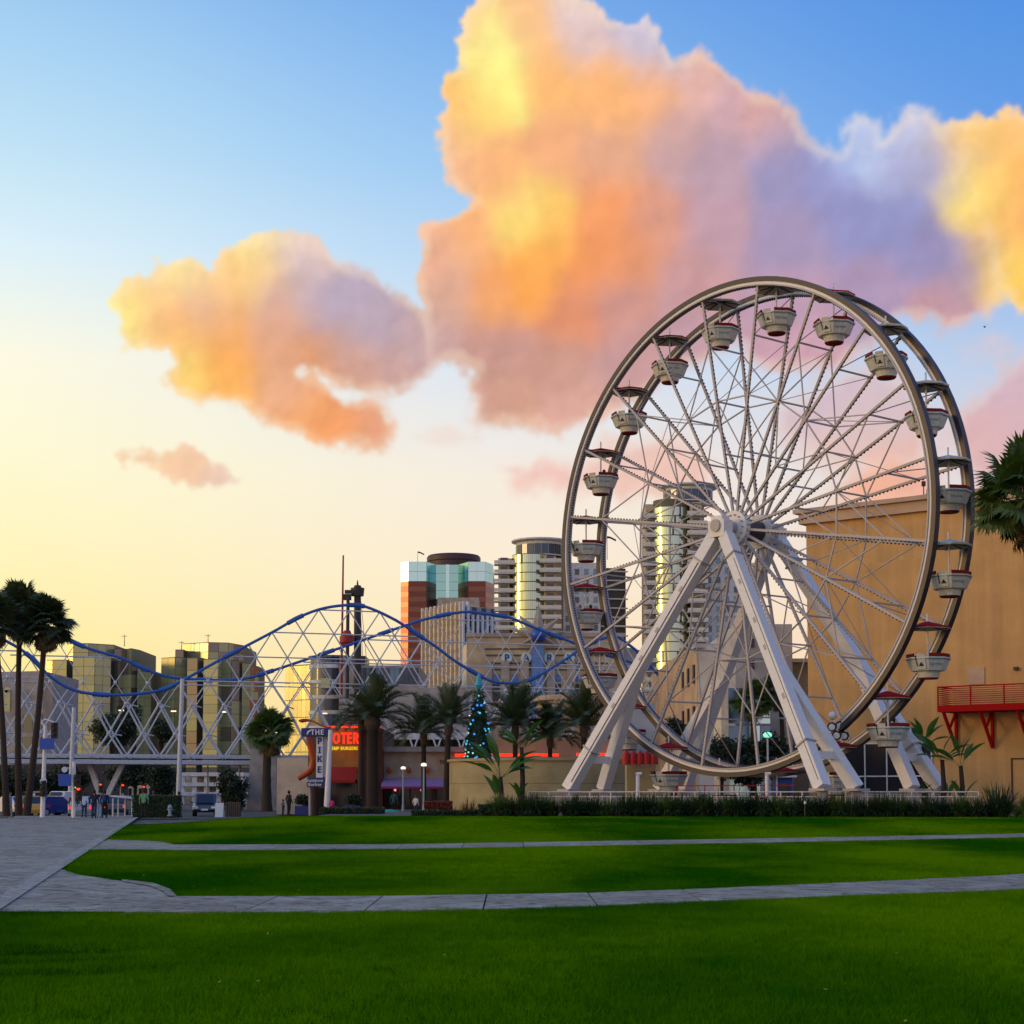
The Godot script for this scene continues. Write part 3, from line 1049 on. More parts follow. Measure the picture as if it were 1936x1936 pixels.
func make_wheel() -> void:
	var t := thing("ferris_wheel", "big white ferris wheel with two rims on splayed box legs above the lawn", "ferris wheel", Vector3(WC.x, 0.45, WC.z))
	var studs: Array[Vector3] = []
	for side in 2:
		var o: float = 0.0 if side == 0 else WW
		var b := MB.new()
		rim_ring(b, WR - 0.34, WR + 0.0, o - 0.14, o + 0.14)
		var rim := part(t, "rim", b, M.white_paint)
		b = MB.new()
		rim_ring(b, WR - 0.2, WR + 0.06, o - 0.18, o + 0.18)
		part(rim, "rim_band", b, M.dark_band)
		b = MB.new()
		rim_ring(b, WR - 0.42, WR - 0.345, o - 0.2, o + 0.2)
		part(rim, "rim_flange", b, M.grey_steel)
		# spokes: a square tube from each joint to the hub plate
		for k in 20:
			var ho: float = 0.42 if side == 0 else WW - 0.42
			b = MB.new()
			b.beam(wr(k, 0.75, ho), wr(k, WR - 0.3, o), 0.13, 0.13, WA)
			part(t, "spoke", b, M.grey_steel)
			for step in [-1.0, 1.0]:
				b = MB.new()
				if k % 2 == 0:
					b.beam(wr(k, 7.2, lerpf(ho, o, 0.53)), wr(k + step, 10.4, lerpf(ho, o, 0.76)), 0.06, 0.06, WA)
				else:
					b.beam(wr(k, 7.2, lerpf(ho, o, 0.53)), wr(k + step, 4.2, lerpf(ho, o, 0.28)), 0.055, 0.055, WA)
				part(t, "brace", b, M.grey_steel)
			for q in 46:
				var f := 0.1 + 0.88 * q / 45.0
				var dir := 1.0 if side == 0 else -1.0
				studs.append(wr(k, lerpf(0.75, WR - 0.3, f), lerpf(ho, o, f)) + (wr(k + 5, 1, 0) - WC).normalized() * 0.085 - WA * 0.02 * dir)
			for q in 26:
				studs.append(wr(k + (q + 0.5) / 26.0, WR - 0.46, o))
		# the ring that ties the spokes half way
		for k in 20:
			b = MB.new()
			b.beam(wr(k, 7.2, lerpf(0.42, 0.0, 0.47) if side == 0 else lerpf(WW - 0.42, WW, 0.47)), wr(k + 1, 7.2, lerpf(0.42, 0.0, 0.47) if side == 0 else lerpf(WW - 0.42, WW, 0.47)), 0.07, 0.07, WA)
			part(t, "ring_tie", b, M.grey_steel)
	for k in 20:
		for r in [4.2, 7.2, 10.4]:
			var b := MB.new()
			var f: float = (r - 0.75) / (WR - 1.05)
			b.beam(wr(k, r, lerpf(0.42, 0.0, f)), wr(k, r, lerpf(WW - 0.42, WW, f)), 0.08, 0.08, Vector3.UP)
			part(t, "cross_tie", b, M.grey_steel)
		var x := MB.new()
		x.tube(wr(k, 7.2, 0.2), wr(k + 1.0, 10.4, WW - 0.1), 0.022, 0.022, 5)
		part(t, "tension_rod", x, M.grey_steel)
		x = MB.new()
		x.tube(wr(k, 10.4, 0.1), wr(k, WR - 0.4, WW), 0.03, 0.03, 5)
		part(t, "tension_rod", x, M.grey_steel)
		# the short axle that a gondola hangs from
		x = MB.new()
		x.tube(wr(k, WR - 0.2, 0.0), wr(k, WR - 0.2, WW), 0.06, 0.06, 8)
		part(t, "gondola_axle", x, M.grey_steel)
	# bulbs along spokes and rims
	var bulb := MB.new()
	bulb.ball(Vector3.ZERO, Vector3.ONE * 0.056, 6, 4)
	var mm := MultiMesh.new()
	mm.transform_format = MultiMesh.TRANSFORM_3D
	mm.mesh = bulb.mesh()
	mm.instance_count = studs.size()
	for i in studs.size():
		mm.set_instance_transform(i, Transform3D(Basis.IDENTITY, studs[i] - t.position))
	var mi := MultiMeshInstance3D.new()
	mi.name = "lamp_studs"
	mi.multimesh = mm
	mi.material_override = M.bulb_glass
	mi.set_meta("kind", "stuff")
	t.add_child(mi)
	# hub: axle, two plates, drum and bolts
	var h := MB.new()
	h.tube(wp(0, 0, -1.2), wp(0, 0, WW + 1.3), 0.34, 0.34, 20, true)
	var axle := part(t, "axle", h, M.grey_steel)
	h = MB.new()
	h.tube(wp(0, 0, 0.25), wp(0, 0, 0.6), 0.95, 0.95, 28, true)
	h.tube(wp(0, 0, WW - 0.6), wp(0, 0, WW - 0.25), 0.95, 0.95, 28, true)
	part(t, "hub", h, M.white_paint)
	h = MB.new()
	h.tube(wp(0, 0, 0.6), wp(0, 0, WW - 0.6), 0.6, 0.6, 18, false)
	part(t, "hub_drum", h, M.bulb_glass)
	h = MB.new()
	for i in 14:
		var q := TAU * i / 14.0
		h.tube(wp(cos(q) * 0.72, sin(q) * 0.72, 0.14), wp(cos(q) * 0.72, sin(q) * 0.72, 0.26), 0.05, 0.05, 6, true)
	part(axle, "hub_bolts", h, M.grey_steel)
	# legs: on each side two main box legs leaning outwards and two inner struts that fork off them
	for side in 2:
		var oa: float = -0.75 if side == 0 else WW + 0.8
		var oi: float = -0.95 if side == 0 else 3.55
		var oo: float = -3.55 if side == 0 else 5.7
		b_cap(t, oa, side)
		for s in [-1.0, 1.0]:
			var foot := wp(s * 9.1, 1.85 - WC.y, oo)
			var apex := wp(s * 0.42, -0.55, oa)
			var b := MB.new()
			b.beam(apex, foot, 0.62, 0.66, WA)
			var leg := part(t, "leg", b, M.white_paint)
			# seams where the leg sections bolt together
			b = MB.new()
			var dd := (foot - apex).normalized()
			for f in [0.09, 0.84]:
				var p := apex.lerp(foot, f)
				b.beam(p - dd * 0.045, p + dd * 0.045, 0.76, 0.8, WA)
			part(leg, "leg_flange", b, M.grey_steel)
			# inspection plates and cable clips on the outer face
			var sideways := WA * (-1.0 if side == 0 else 1.0)
			for f: float in [0.2, 0.36, 0.47, 0.66]:
				b = MB.new()
				var pp := apex.lerp(foot, f)
				b.beam(pp - dd * 0.16 + sideways * 0.315, pp + dd * 0.16 + sideways * 0.315, 0.03, 0.16, WA)
				part(leg, "inspection_plate", b, M.grey_steel)
			b = MB.new()
			b.tube(apex.lerp(foot, 0.1) + sideways * 0.33 + WU * 0.2, apex.lerp(foot, 0.97) + sideways * 0.33 + WU * 0.2, 0.022, 0.022, 5)
			part(leg, "cable", b, M.black_paint)
			var split := apex.lerp(foot, 0.53)
			var ifoot := wp(s * 9.05, 1.85 - WC.y, oi)
			b = MB.new()
			b.beam(split + WA * (oi - oo) * 0.03, ifoot, 0.58, 0.6, WA)
			part(t, "leg_strut", b, M.white_paint)
			b = MB.new()
			var f2 := 0.88
			b.beam(apex.lerp(foot, f2), split.lerp(ifoot, (f2 - 0.53) / 0.47), 0.28, 0.4, WU)
			part(t, "leg_tie", b, M.white_paint)
			for q in [foot, ifoot]:
				b = MB.new()
				b.box(Vector3(q.x, 1.78, q.z), Vector3(0.95, 0.12, 0.95), Basis(WU, Vector3.UP, WA * -1.0))
				b.span(Vector3(q.x - 0.22, 0.4, q.z - 0.22), Vector3(q.x + 0.22, 1.72, q.z + 0.22))
				part(t, "footing", b, M.grey_steel)
	make_gondolas()


func b_cap(t: Node3D, oa: float, side: int) -> void:
	var b := MB.new()
	var bs := Basis(WU, Vector3.UP, WU.cross(Vector3.UP))
	b.box(wp(0, -0.15, oa), Vector3(1.15, 0.9, 0.7), bs)
	b.box(wp(0, 0.42, oa), Vector3(0.8, 0.24, 0.6), bs)
	part(t, "bearing_block", b, M.white_paint)


func make_gondolas() -> void:
	var under := MB.new()
	var top := MB.new()
	# eight-sided sloping canopy, built about the hanging point
	top.lathe(Vector3(0, -0.12, 0), PackedVector2Array([Vector2(1.12, 0.0), Vector2(1.12, 0.07), Vector2(0.12, 0.34), Vector2(0.0, 0.36)]), 8, false, PI / 8, TAU + PI / 8)
	under.lathe(Vector3(0, -0.125, 0), PackedVector2Array([Vector2(0.0, 0.22), Vector2(1.1, -0.03), Vector2(1.118, 0.0)]), 8, false, PI / 8, TAU + PI / 8)
	var ribs := MB.new()
	for i in 8:
		var q := TAU * i / 8.0 + PI / 8
		ribs.beam(Vector3(0, 0.05, 0), Vector3(cos(q) * 1.08, -0.16, -sin(q) * 1.08), 0.04, 0.05)
	var mast := MB.new()
	mast.tube(Vector3(0, -2.2, 0), Vector3(0, 0.62, 0), 0.045, 0.045, 10, true)
	var tub := MB.new()
	tub.lathe(Vector3(0, -2.25, 0), PackedVector2Array([Vector2(0.5, 0.0), Vector2(0.82, 0.03), Vector2(1.06, 0.62)]), 8, false, PI / 8, TAU + PI / 8)
	tub.lathe(Vector3(0, -2.25, 0), PackedVector2Array([Vector2(1.0, 0.62), Vector2(0.78, 0.08), Vector2(0.0, 0.08)]), 8, false, PI / 8, TAU + PI / 8)
	var ledge := MB.new()
	ledge.lathe(Vector3(0, -1.63, 0), PackedVector2Array([Vector2(1.05, -0.02), Vector2(1.1, 0.0), Vector2(1.1, 0.06), Vector2(1.0, 0.07), Vector2(1.0, 0.0)]), 8, false, PI / 8, TAU + PI / 8)
	var trim := MB.new()
	trim.lathe(Vector3(0, -1.665, 0), PackedVector2Array([Vector2(1.06, -0.03), Vector2(1.075, 0.0), Vector2(1.06, 0.015)]), 8, false, PI / 8, TAU + PI / 8)
	# backrest band above the ledge, open at the doorway
	var band := MB.new()
	for i in 8:
		if i == 4:
			continue
		var q0 := TAU * i / 8.0 + PI / 8
		var q1 := TAU * (i + 1) / 8.0 + PI / 8
		for rr in [1.05, 0.97]:
			var a := Vector3(cos(q0) * rr, -1.56, -sin(q0) * rr)
			var b := Vector3(cos(q1) * rr, -1.56, -sin(q1) * rr)
			var u := Vector3(0, 0.17, 0)
			if rr > 1.0:
				band.quad(a, b, b + u * 1.0, a + u * 1.0)
			else:
				band.quad(b, a, a + u, b + u)
		var A := Vector3(cos(q0), 0, -sin(q0))
		var B := Vector3(cos(q1), 0, -sin(q1))
		var y := Vector3(0, -1.39, 0)
		band.quad(A * 1.05 + y, B * 1.05 + y, B * 0.97 + y, A * 0.97 + y)
	var foot := MB.new()
	foot.lathe(Vector3(0, -2.6, 0), PackedVector2Array([Vector2(0.0, 0.0), Vector2(0.44, 0.0), Vector2(0.5, 0.06), Vector2(0.56, 0.36), Vector2(0.5, 0.36)]), 18, true)
	var footband := MB.new()
	footband.lathe(Vector3(0, -2.6, 0), PackedVector2Array([Vector2(0.0, -0.01), Vector2(0.45, -0.01), Vector2(0.5, 0.05)]), 18, true)
	# door: a panel that stands proud with a black latch plate
	var qd := TAU * 4.5 / 8.0 + PI / 8
	var door := MB.new()
	var dn := Vector3(cos(qd), 0, -sin(qd))
	var dx := Vector3.UP.cross(dn)
	door.beam(dn * 0.83 + Vector3(0, -2.15, 0), dn * 1.04 + Vector3(0, -1.42, 0), 0.42, 0.04, dx)
	var latch := MB.new()
	var lp := dn * 0.9 + Vector3(0, -2.02, 0)
	latch.tri(lp - dx * 0.14 + dn * 0.005, lp + dx * 0.14 + dn * 0.005, lp + Vector3(0, 0.2, 0) + dn * 0.06)
	latch.beam(lp - dx * 0.2 + dn * 0.01, lp - dx * 0.26 + Vector3(0, 0.5, 0) + dn * 0.17, 0.035, 0.02, dx)
	var seat := MB.new()
	seat.lathe(Vector3(0, -2.1, 0), PackedVector2Array([Vector2(0.55, 0.0), Vector2(0.55, 0.32), Vector2(0.99, 0.32)]), 8, false, PI / 8, TAU + PI / 8)
	var tm := TextMesh.new()
	var font := SystemFont.new()
	font.font_names = PackedStringArray(["Droid Sans"])
	font.font_weight = 700
	tm.font = font
	tm.text = "THE PIKE"
	tm.font_size = 30
	tm.pixel_size = 0.0052
	tm.depth = 0.01
	var ms := {"canopy_under": under.mesh(), "canopy": top.mesh(), "canopy_rib": ribs.mesh(), "mast": mast.mesh(), "tub": tub.mesh(), "ledge": ledge.mesh(), "trim": trim.mesh(), "backrest": band.mesh(), "base": foot.mesh(), "base_band": footband.mesh(), "door": door.mesh(), "latch": latch.mesh(), "seat": seat.mesh()}
	var words := ["hanging at the very top of the wheel", "one place clockwise from the top", "two places clockwise from the top", "three places clockwise from the top", "four places clockwise from the top", "hanging level with the axle beside the tan hall", "six places clockwise from the top", "seven places clockwise from the top", "eight places clockwise from the top", "just clockwise of the wheel's lowest point", "at the wheel's lowest point", "just past the lowest point, behind the rail", "eight places anticlockwise from the top", "seven places anticlockwise from the top", "six places anticlockwise from the top", "level with the axle, far from the tan hall", "four places anticlockwise from the top", "three places anticlockwise from the top", "two places anticlockwise from the top", "one place anticlockwise from the top"]
	for k in 20:
		var p := wr(k, WR - 0.2, WW * 0.5)
		var red: bool = not (k in [2, 3, 4, 5, 19])
		var t := thing("gondola", "white eight-sided gondola with %s canopy, %s" % ["red" if red else "white", words[k]], "gondola", p + Vector3(0, -2.6, 0), "gondolas of the ferris wheel", 0.18 + rng.randf_range(-0.08, 0.08))
		var up := Vector3(0, 2.6, 0)
		var cano := put(t, "canopy", ms.canopy, M.canopy_red if red else M.canopy_white, up)
		put(cano, "canopy_lining", ms.canopy_under, M.canopy_under)
		put(cano, "canopy_rib", ms.canopy_rib, M.dark_band)
		put(t, "mast", ms.mast, M.white_paint, up)
		var tb := put(t, "tub", ms.tub, M.tub_white, up)
		put(tb, "ledge", ms.ledge, M.tub_white)
		put(tb, "trim", ms.trim, M.letter_blue)
		put(tb, "seat", ms.seat, M.tub_red)
		put(t, "backrest", ms.backrest, M.tub_red, up)
		var ba := put(t, "base", ms.base, M.tub_white, up)
		put(ba, "base_band", ms.base_band, M.tub_red)
		var dr := put(t, "door", ms.door, M.tub_white, up)
		put(dr, "latch", ms.latch, M.black_paint)
		for i: int in [5, 6, 7]:
			var q := TAU * (i + 0.5) / 8.0 + PI / 8
			var n := Vector3(cos(q), 0, -sin(q))
			var slope := Vector3(0.24, 0.62, 0).normalized()
			var up2 := n * slope.x + Vector3.UP * slope.y
			var bs := Basis(Vector3.UP.cross(n), up2, Vector3.UP.cross(n).cross(up2))
			if i == 5:
				put(tb, "lettering", tm, M.letter_blue, n * (0.94 * cos(PI / 8) + 0.004) + Vector3(0, -1.93, 0), bs)


# ---------------------------------------------------------------- truss footbridge
# t runs along the bridge from its far left, o across it (0 is the near side)
func bp(t: float, y: float, o := 0.0) -> Vector3:
	var x := (t - 37.4) / 1.053
	return Vector3(x - 0.313 * o * 0.0, y, -(170.0 + 0.33 * (x + 35.5)) - o)


func curve_at(c: PackedVector2Array, t: float) -> float:
	if t <= c[0].x:
		return c[0].y
	for i in c.size() - 1:
		if t <= c[i + 1].x:
			var p0 := c[maxi(i - 1, 0)]
			var p1 := c[i]
			var p2 := c[i + 1]
			var p3 := c[mini(i + 2, c.size() - 1)]
			var m1 := (p2.y - p0.y) / maxf(p2.x - p0.x, 0.01) * (p2.x - p1.x)
			var m2 := (p3.y - p1.y) / maxf(p3.x - p1.x, 0.01) * (p2.x - p1.x)
			var u := (t - p1.x) / (p2.x - p1.x)
			return (2 * u * u * u - 3 * u * u + 1) * p1.y + (u * u * u - 2 * u * u + u) * m1 + (-2 * u * u * u + 3 * u * u) * p2.y + (u * u * u - u * u) * m2
	return c[-1].y


func make_bridge() -> void:
	var root := thing("truss_footbridge", "white lattice footbridge with wavy blue tubes crossing the street behind the palms", "footbridge", bp(30, 0, 3))
	var curves := [PackedVector2Array([Vector2(-21.334, 17.965), Vector2(-17.413, 17.57), Vector2(-13.911, 16.007), Vector2(-12.032, 14.594), Vector2(-10.902, 13.365), Vector2(-8.701, 11.944), Vector2(-5.936, 11.417), Vector2(-2.79, 11.475), Vector2(0.439, 12.014), Vector2(2.271, 12.96), Vector2(6.828, 15.597), Vector2(11.744, 18.347), Vector2(14.046, 19.736), Vector2(16.54, 20.758), Vector2(19.345, 21.243), Vector2(21.214, 21.141), Vector2(24.42, 19.85), Vector2(26.558, 18.57), Vector2(29.002, 17.064), Vector2(30.935, 15.703), Vector2(33.411, 14.346), Vector2(34.953, 13.642), Vector2(37.22, 13.404), Vector2(39.626, 13.911), Vector2(42.909, 15.767), Vector2(46.049, 17.757), Vector2(48.224, 18.633), Vector2(49.599, 18.789), Vector2(50.724, 18.12), Vector2(52.354, 16.933), Vector2(55.188, 14.005), Vector2(56.906, 13.274), Vector2(59.925, 12.8)]),
		PackedVector2Array([Vector2(-23.052, 15.812), Vector2(-19.055, 17.252), Vector2(-16.016, 18.415), Vector2(-13.434, 18.224), Vector2(-11.027, 17.539), Vector2(-8.33, 16.419), Vector2(-5.026, 15.523), Vector2(-3.086, 14.639), Vector2(-0.374, 13.711), Vector2(1.368, 13.528), Vector2(4.495, 13.428), Vector2(7.765, 13.664), Vector2(9.83, 14.269), Vector2(15.948, 16.447), Vector2(19.989, 17.924), Vector2(23.914, 19.36), Vector2(27.358, 20.568), Vector2(31.757, 21.529), Vector2(34.137, 21.433), Vector2(37.029, 21.117), Vector2(38.578, 20.575), Vector2(41.95, 19.374), Vector2(44.787, 18.443), Vector2(46.5, 17.713), Vector2(49.442, 17.07), Vector2(53.384, 15.901), Vector2(60.612, 13.749)])]
	var rows := [5.075,7.54,10.547,12.968,15.556,18.149,20.639]
	var step := 3.25
	var bar := {}
	for side in 2:
		var o := 5.5 * side
		var c: PackedVector2Array = curves[side]
		var t1 := 66.0
		# the blue tube, in runs between its sleeves
		var pts := PackedVector3Array()
		var t := -16.0
		while t < t1:
			pts.append(bp(t, curve_at(c, t), o))
			t += 0.7
		var b := MB.new()
		b.pipe(pts, PackedFloat32Array([0.155]), 10)
		var tube := part(root, "blue_tube", b, M.bridge_blue)
		for k in 12:
			var tk := -13.0 + k * 6.5 + side * 2.7
			if tk > t1 - 3.0:
				break
			b = MB.new()
			b.pipe(PackedVector3Array([bp(tk, curve_at(c, tk), o), bp(tk + 0.8, curve_at(c, tk + 0.8), o), bp(tk + 1.6, curve_at(c, tk + 1.6), o)]), PackedFloat32Array([0.25]), 10)
			part(tube, "sleeve", b, M.bridge_blue)
		# chords along each row, as far as the tube stands above them
		for j in rows.size():
			var y: float = rows[j]
			var start := -99.0
			t = -16.0
			while t <= t1 + 0.01:
				var under := curve_at(c, t) > y + 0.05 and t < t1
				if under and start < -50.0:
					start = t
				elif not under and start > -50.0:
					if t - start > 0.8:
						b = MB.new()
						b.tube(bp(start, y, o), bp(t, y, o), 0.075, 0.075, 6)
						part(root, "chord", b, M.bridge_white)
						if j in [1, 2, 3]:
							b = MB.new()
							b.tube(bp(start, y - 0.42, o), bp(t, y - 0.42, o), 0.065, 0.065, 6)
							part(root, "chord", b, M.bridge_white)
					start = -99.0
				t += 0.4
		# the triangular lattice
		for j in rows.size() - 1:
			var y0: float = rows[j]
			var y1: float = rows[j + 1]
			for i in range(-5, 21):
				var t0 := i * step + (0.5 * step if j % 2 == 1 else 0.0) - 0.7 * side
				if t0 > t1 or curve_at(c, t0) < y0:
					continue
				for s in [-0.5, 0.5]:
					var te: float = t0 + s * step
					var f := 1.0
					if curve_at(c, te) < y1:
						for q in 24:
							var g := (q + 1) / 24.0
							if curve_at(c, lerpf(t0, te, g)) < lerpf(y0, y1, g):
								f = g
								break
					if f < 0.08:
						continue
					b = MB.new()
					b.tube(bp(t0, y0, o), bp(lerpf(t0, te, f), lerpf(y0, y1, f), o), (0.115 if j < 2 else 0.075) - 0.025 * side, (0.115 if j < 2 else 0.075) - 0.025 * side, 6)
					part(root, "lattice_bar", b, M.bridge_white)
				if j > 0 and j < 4:
					b = MB.new()
					b.ball(bp(t0, y0, o), Vector3.ONE * 0.2, 8, 5)
					part(root, "lattice_node", b, M.bridge_white)
	# cross members between the two sides
	for i in range(-5, 20):
		for j in [1, 2]:
			var tt := i * step + (0.5 * step if j % 2 == 1 else 0.0)
			var b := MB.new()
			b.tube(bp(tt, rows[j], 0), bp(tt, rows[j], 5.5), 0.07, 0.07, 6)
			part(root, "cross_member", b, M.bridge_white)
	# deck with fascia beams and rail
	var d := MB.new()
	var y: float = rows[0]
	for i in 20:
		var a := -16.0 + i * 2.4
		d.quad(bp(a, y, -0.1), bp(a + 2.4, y, -0.1), bp(a + 2.4, y, 5.6), bp(a, y, 5.6))
		d.quad(bp(a, y - 0.3, 5.6), bp(a + 2.4, y - 0.3, 5.6), bp(a + 2.4, y - 0.3, -0.1), bp(a, y - 0.3, -0.1))
	part(root, "deck", d, M.concrete)
	for o in [-0.25, 5.75]:
		for q in [[0.28, 0.2], [-0.35, 0.26]]:
			d = MB.new()
			d.beam(bp(-16, y + q[0], o), bp(32.2, y + q[0], o), q[1], 0.42 if q[0] < 0 else 0.3, Vector3(0, 0, 1))
			part(root, "fascia_beam", d, M.bridge_white)
	# V-shaped steel props under the near span
	for px in [[-42.492, -41.287], [-38.982, -40.554]]:
		var b := MB.new()
		b.beam(Vector3(px[0], y - 0.3, -170.2), Vector3(px[1], 1.4, -170.2), 0.62, 0.5, Vector3(0, 0, 1))
		part(root, "prop", b, M.bridge_white)
	# the tapering concrete pier at the near end of the span
	for q in [[-26.132, -24.905, -26.559, -25.119], [-24.105, -23.732, -24.372, -23.572]]:
		var b := MB.new()
		var top := 7.357
		var A := [Vector3(q[2], -0.1, -170), Vector3(q[3], -0.1, -170), Vector3(q[1], top, -170), Vector3(q[0], top, -170)]
		var B := []
		for p in A:
			B.append(p + Vector3(0, 0, -3.5))
		b.quad(A[0], A[1], A[2], A[3])
		b.quad(B[1], B[0], B[3], B[2])
		b.quad(A[1], B[1], B[2], A[2])
		b.quad(B[0], A[0], A[3], B[3])
		b.quad(A[3], A[2], B[2], B[3])
		part(root, "pier", b, M.concrete_wall)
	# small lamps under the second row
	for k in 9:
		var tt := -4.0 + k * 5.2
		var b := MB.new()
		b.box(bp(tt, rows[2] - 0.62, 1.4), Vector3(0.5, 0.1, 0.14))
		part(root, "lamp", b, M.lamp_warm)
	# tall slim white masts that carry the near side
	for q: Vector2 in [Vector2(-32.305, 12.803), Vector2(-42.867, 9.992)]:
		var b := MB.new()
		b.tube(Vector3(q.x - 0.25, -0.1, -165.5), Vector3(q.x, q.y, -165.5), 0.26, 0.2, 12, true)
		part(root, "mast", b, M.bridge_white)


# ---------------------------------------------------------------- towers and other buildings
# a body over a front line (left to right, plan x z) closed behind at the given depth
func block(t: Node3D, called: String, front: PackedVector2Array, depth: float, y0: float, y1: float, m: Material) -> MeshInstance3D:
	var p := PackedVector2Array(front)
	p.append(front[-1] + Vector2(0, -depth))
	p.append(front[0] + Vector2(0, -depth))
	var b := MB.new()
	b.prism(p, y0, y1)
	return part(t, called, b, m)


# rows and columns of separate panes on the upright face over a..b (left to right seen from outside)
func panes(t: Node3D, called: String, a: Vector2, b: Vector2, y0: float, y1: float, cols: int, rows: int, mats: Array, fill := Vector2(0.92, 0.9), proud := 0.06, tilt := 0.006, skip := 0.0) -> void:
	var dir := Vector3(b.x - a.x, 0, b.y - a.y)
	var w := dir.length()
	dir /= w
	var nn := dir.cross(Vector3.UP)
	var pw := w / cols
	var ph := (y1 - y0) / rows
	var key := "pane %.2f %.2f" % [pw * fill.x, ph * fill.y]
	if not meshes.has(key):
		var q := MB.new()
		q.box(Vector3.ZERO, Vector3(pw * fill.x, ph * fill.y, 0.1))
		meshes[key] = q.mesh()
	for j in rows:
		for i in cols:
			if skip > 0.0 and rng.randf() < skip:
				continue
			var p := Vector3(a.x, y0, a.y) + dir * (i + 0.5) * pw + Vector3.UP * (j + 0.5) * ph + nn * proud
			var bs := Basis(dir, Vector3.UP, nn) * Basis.from_euler(Vector3(rng.randfn(0, tilt), rng.randfn(0, tilt), 0))
			var o := put(t, called, meshes[key], mats[rng.randi() % mats.size()], p - (t.position if t.get_parent() == self else Vector3.ZERO), bs)


func glass_block(t: Node3D, front: PackedVector2Array, depth: float, y1: float, pane: float, row: float, mats: Array, from := 10.0) -> void:
	block(t, "wall", front, depth, 0.0, y1, M.mullion)
	for i in front.size() - 1:
		var a := front[i]
		var b := front[i + 1]
		panes(t, "window_pane", a, b, from, y1 - 0.2, maxi(1, roundi(a.distance_to(b) / pane)), maxi(1, roundi((y1 - from) / row)), mats, Vector2(0.96, 0.96), 0.05, 0.004)


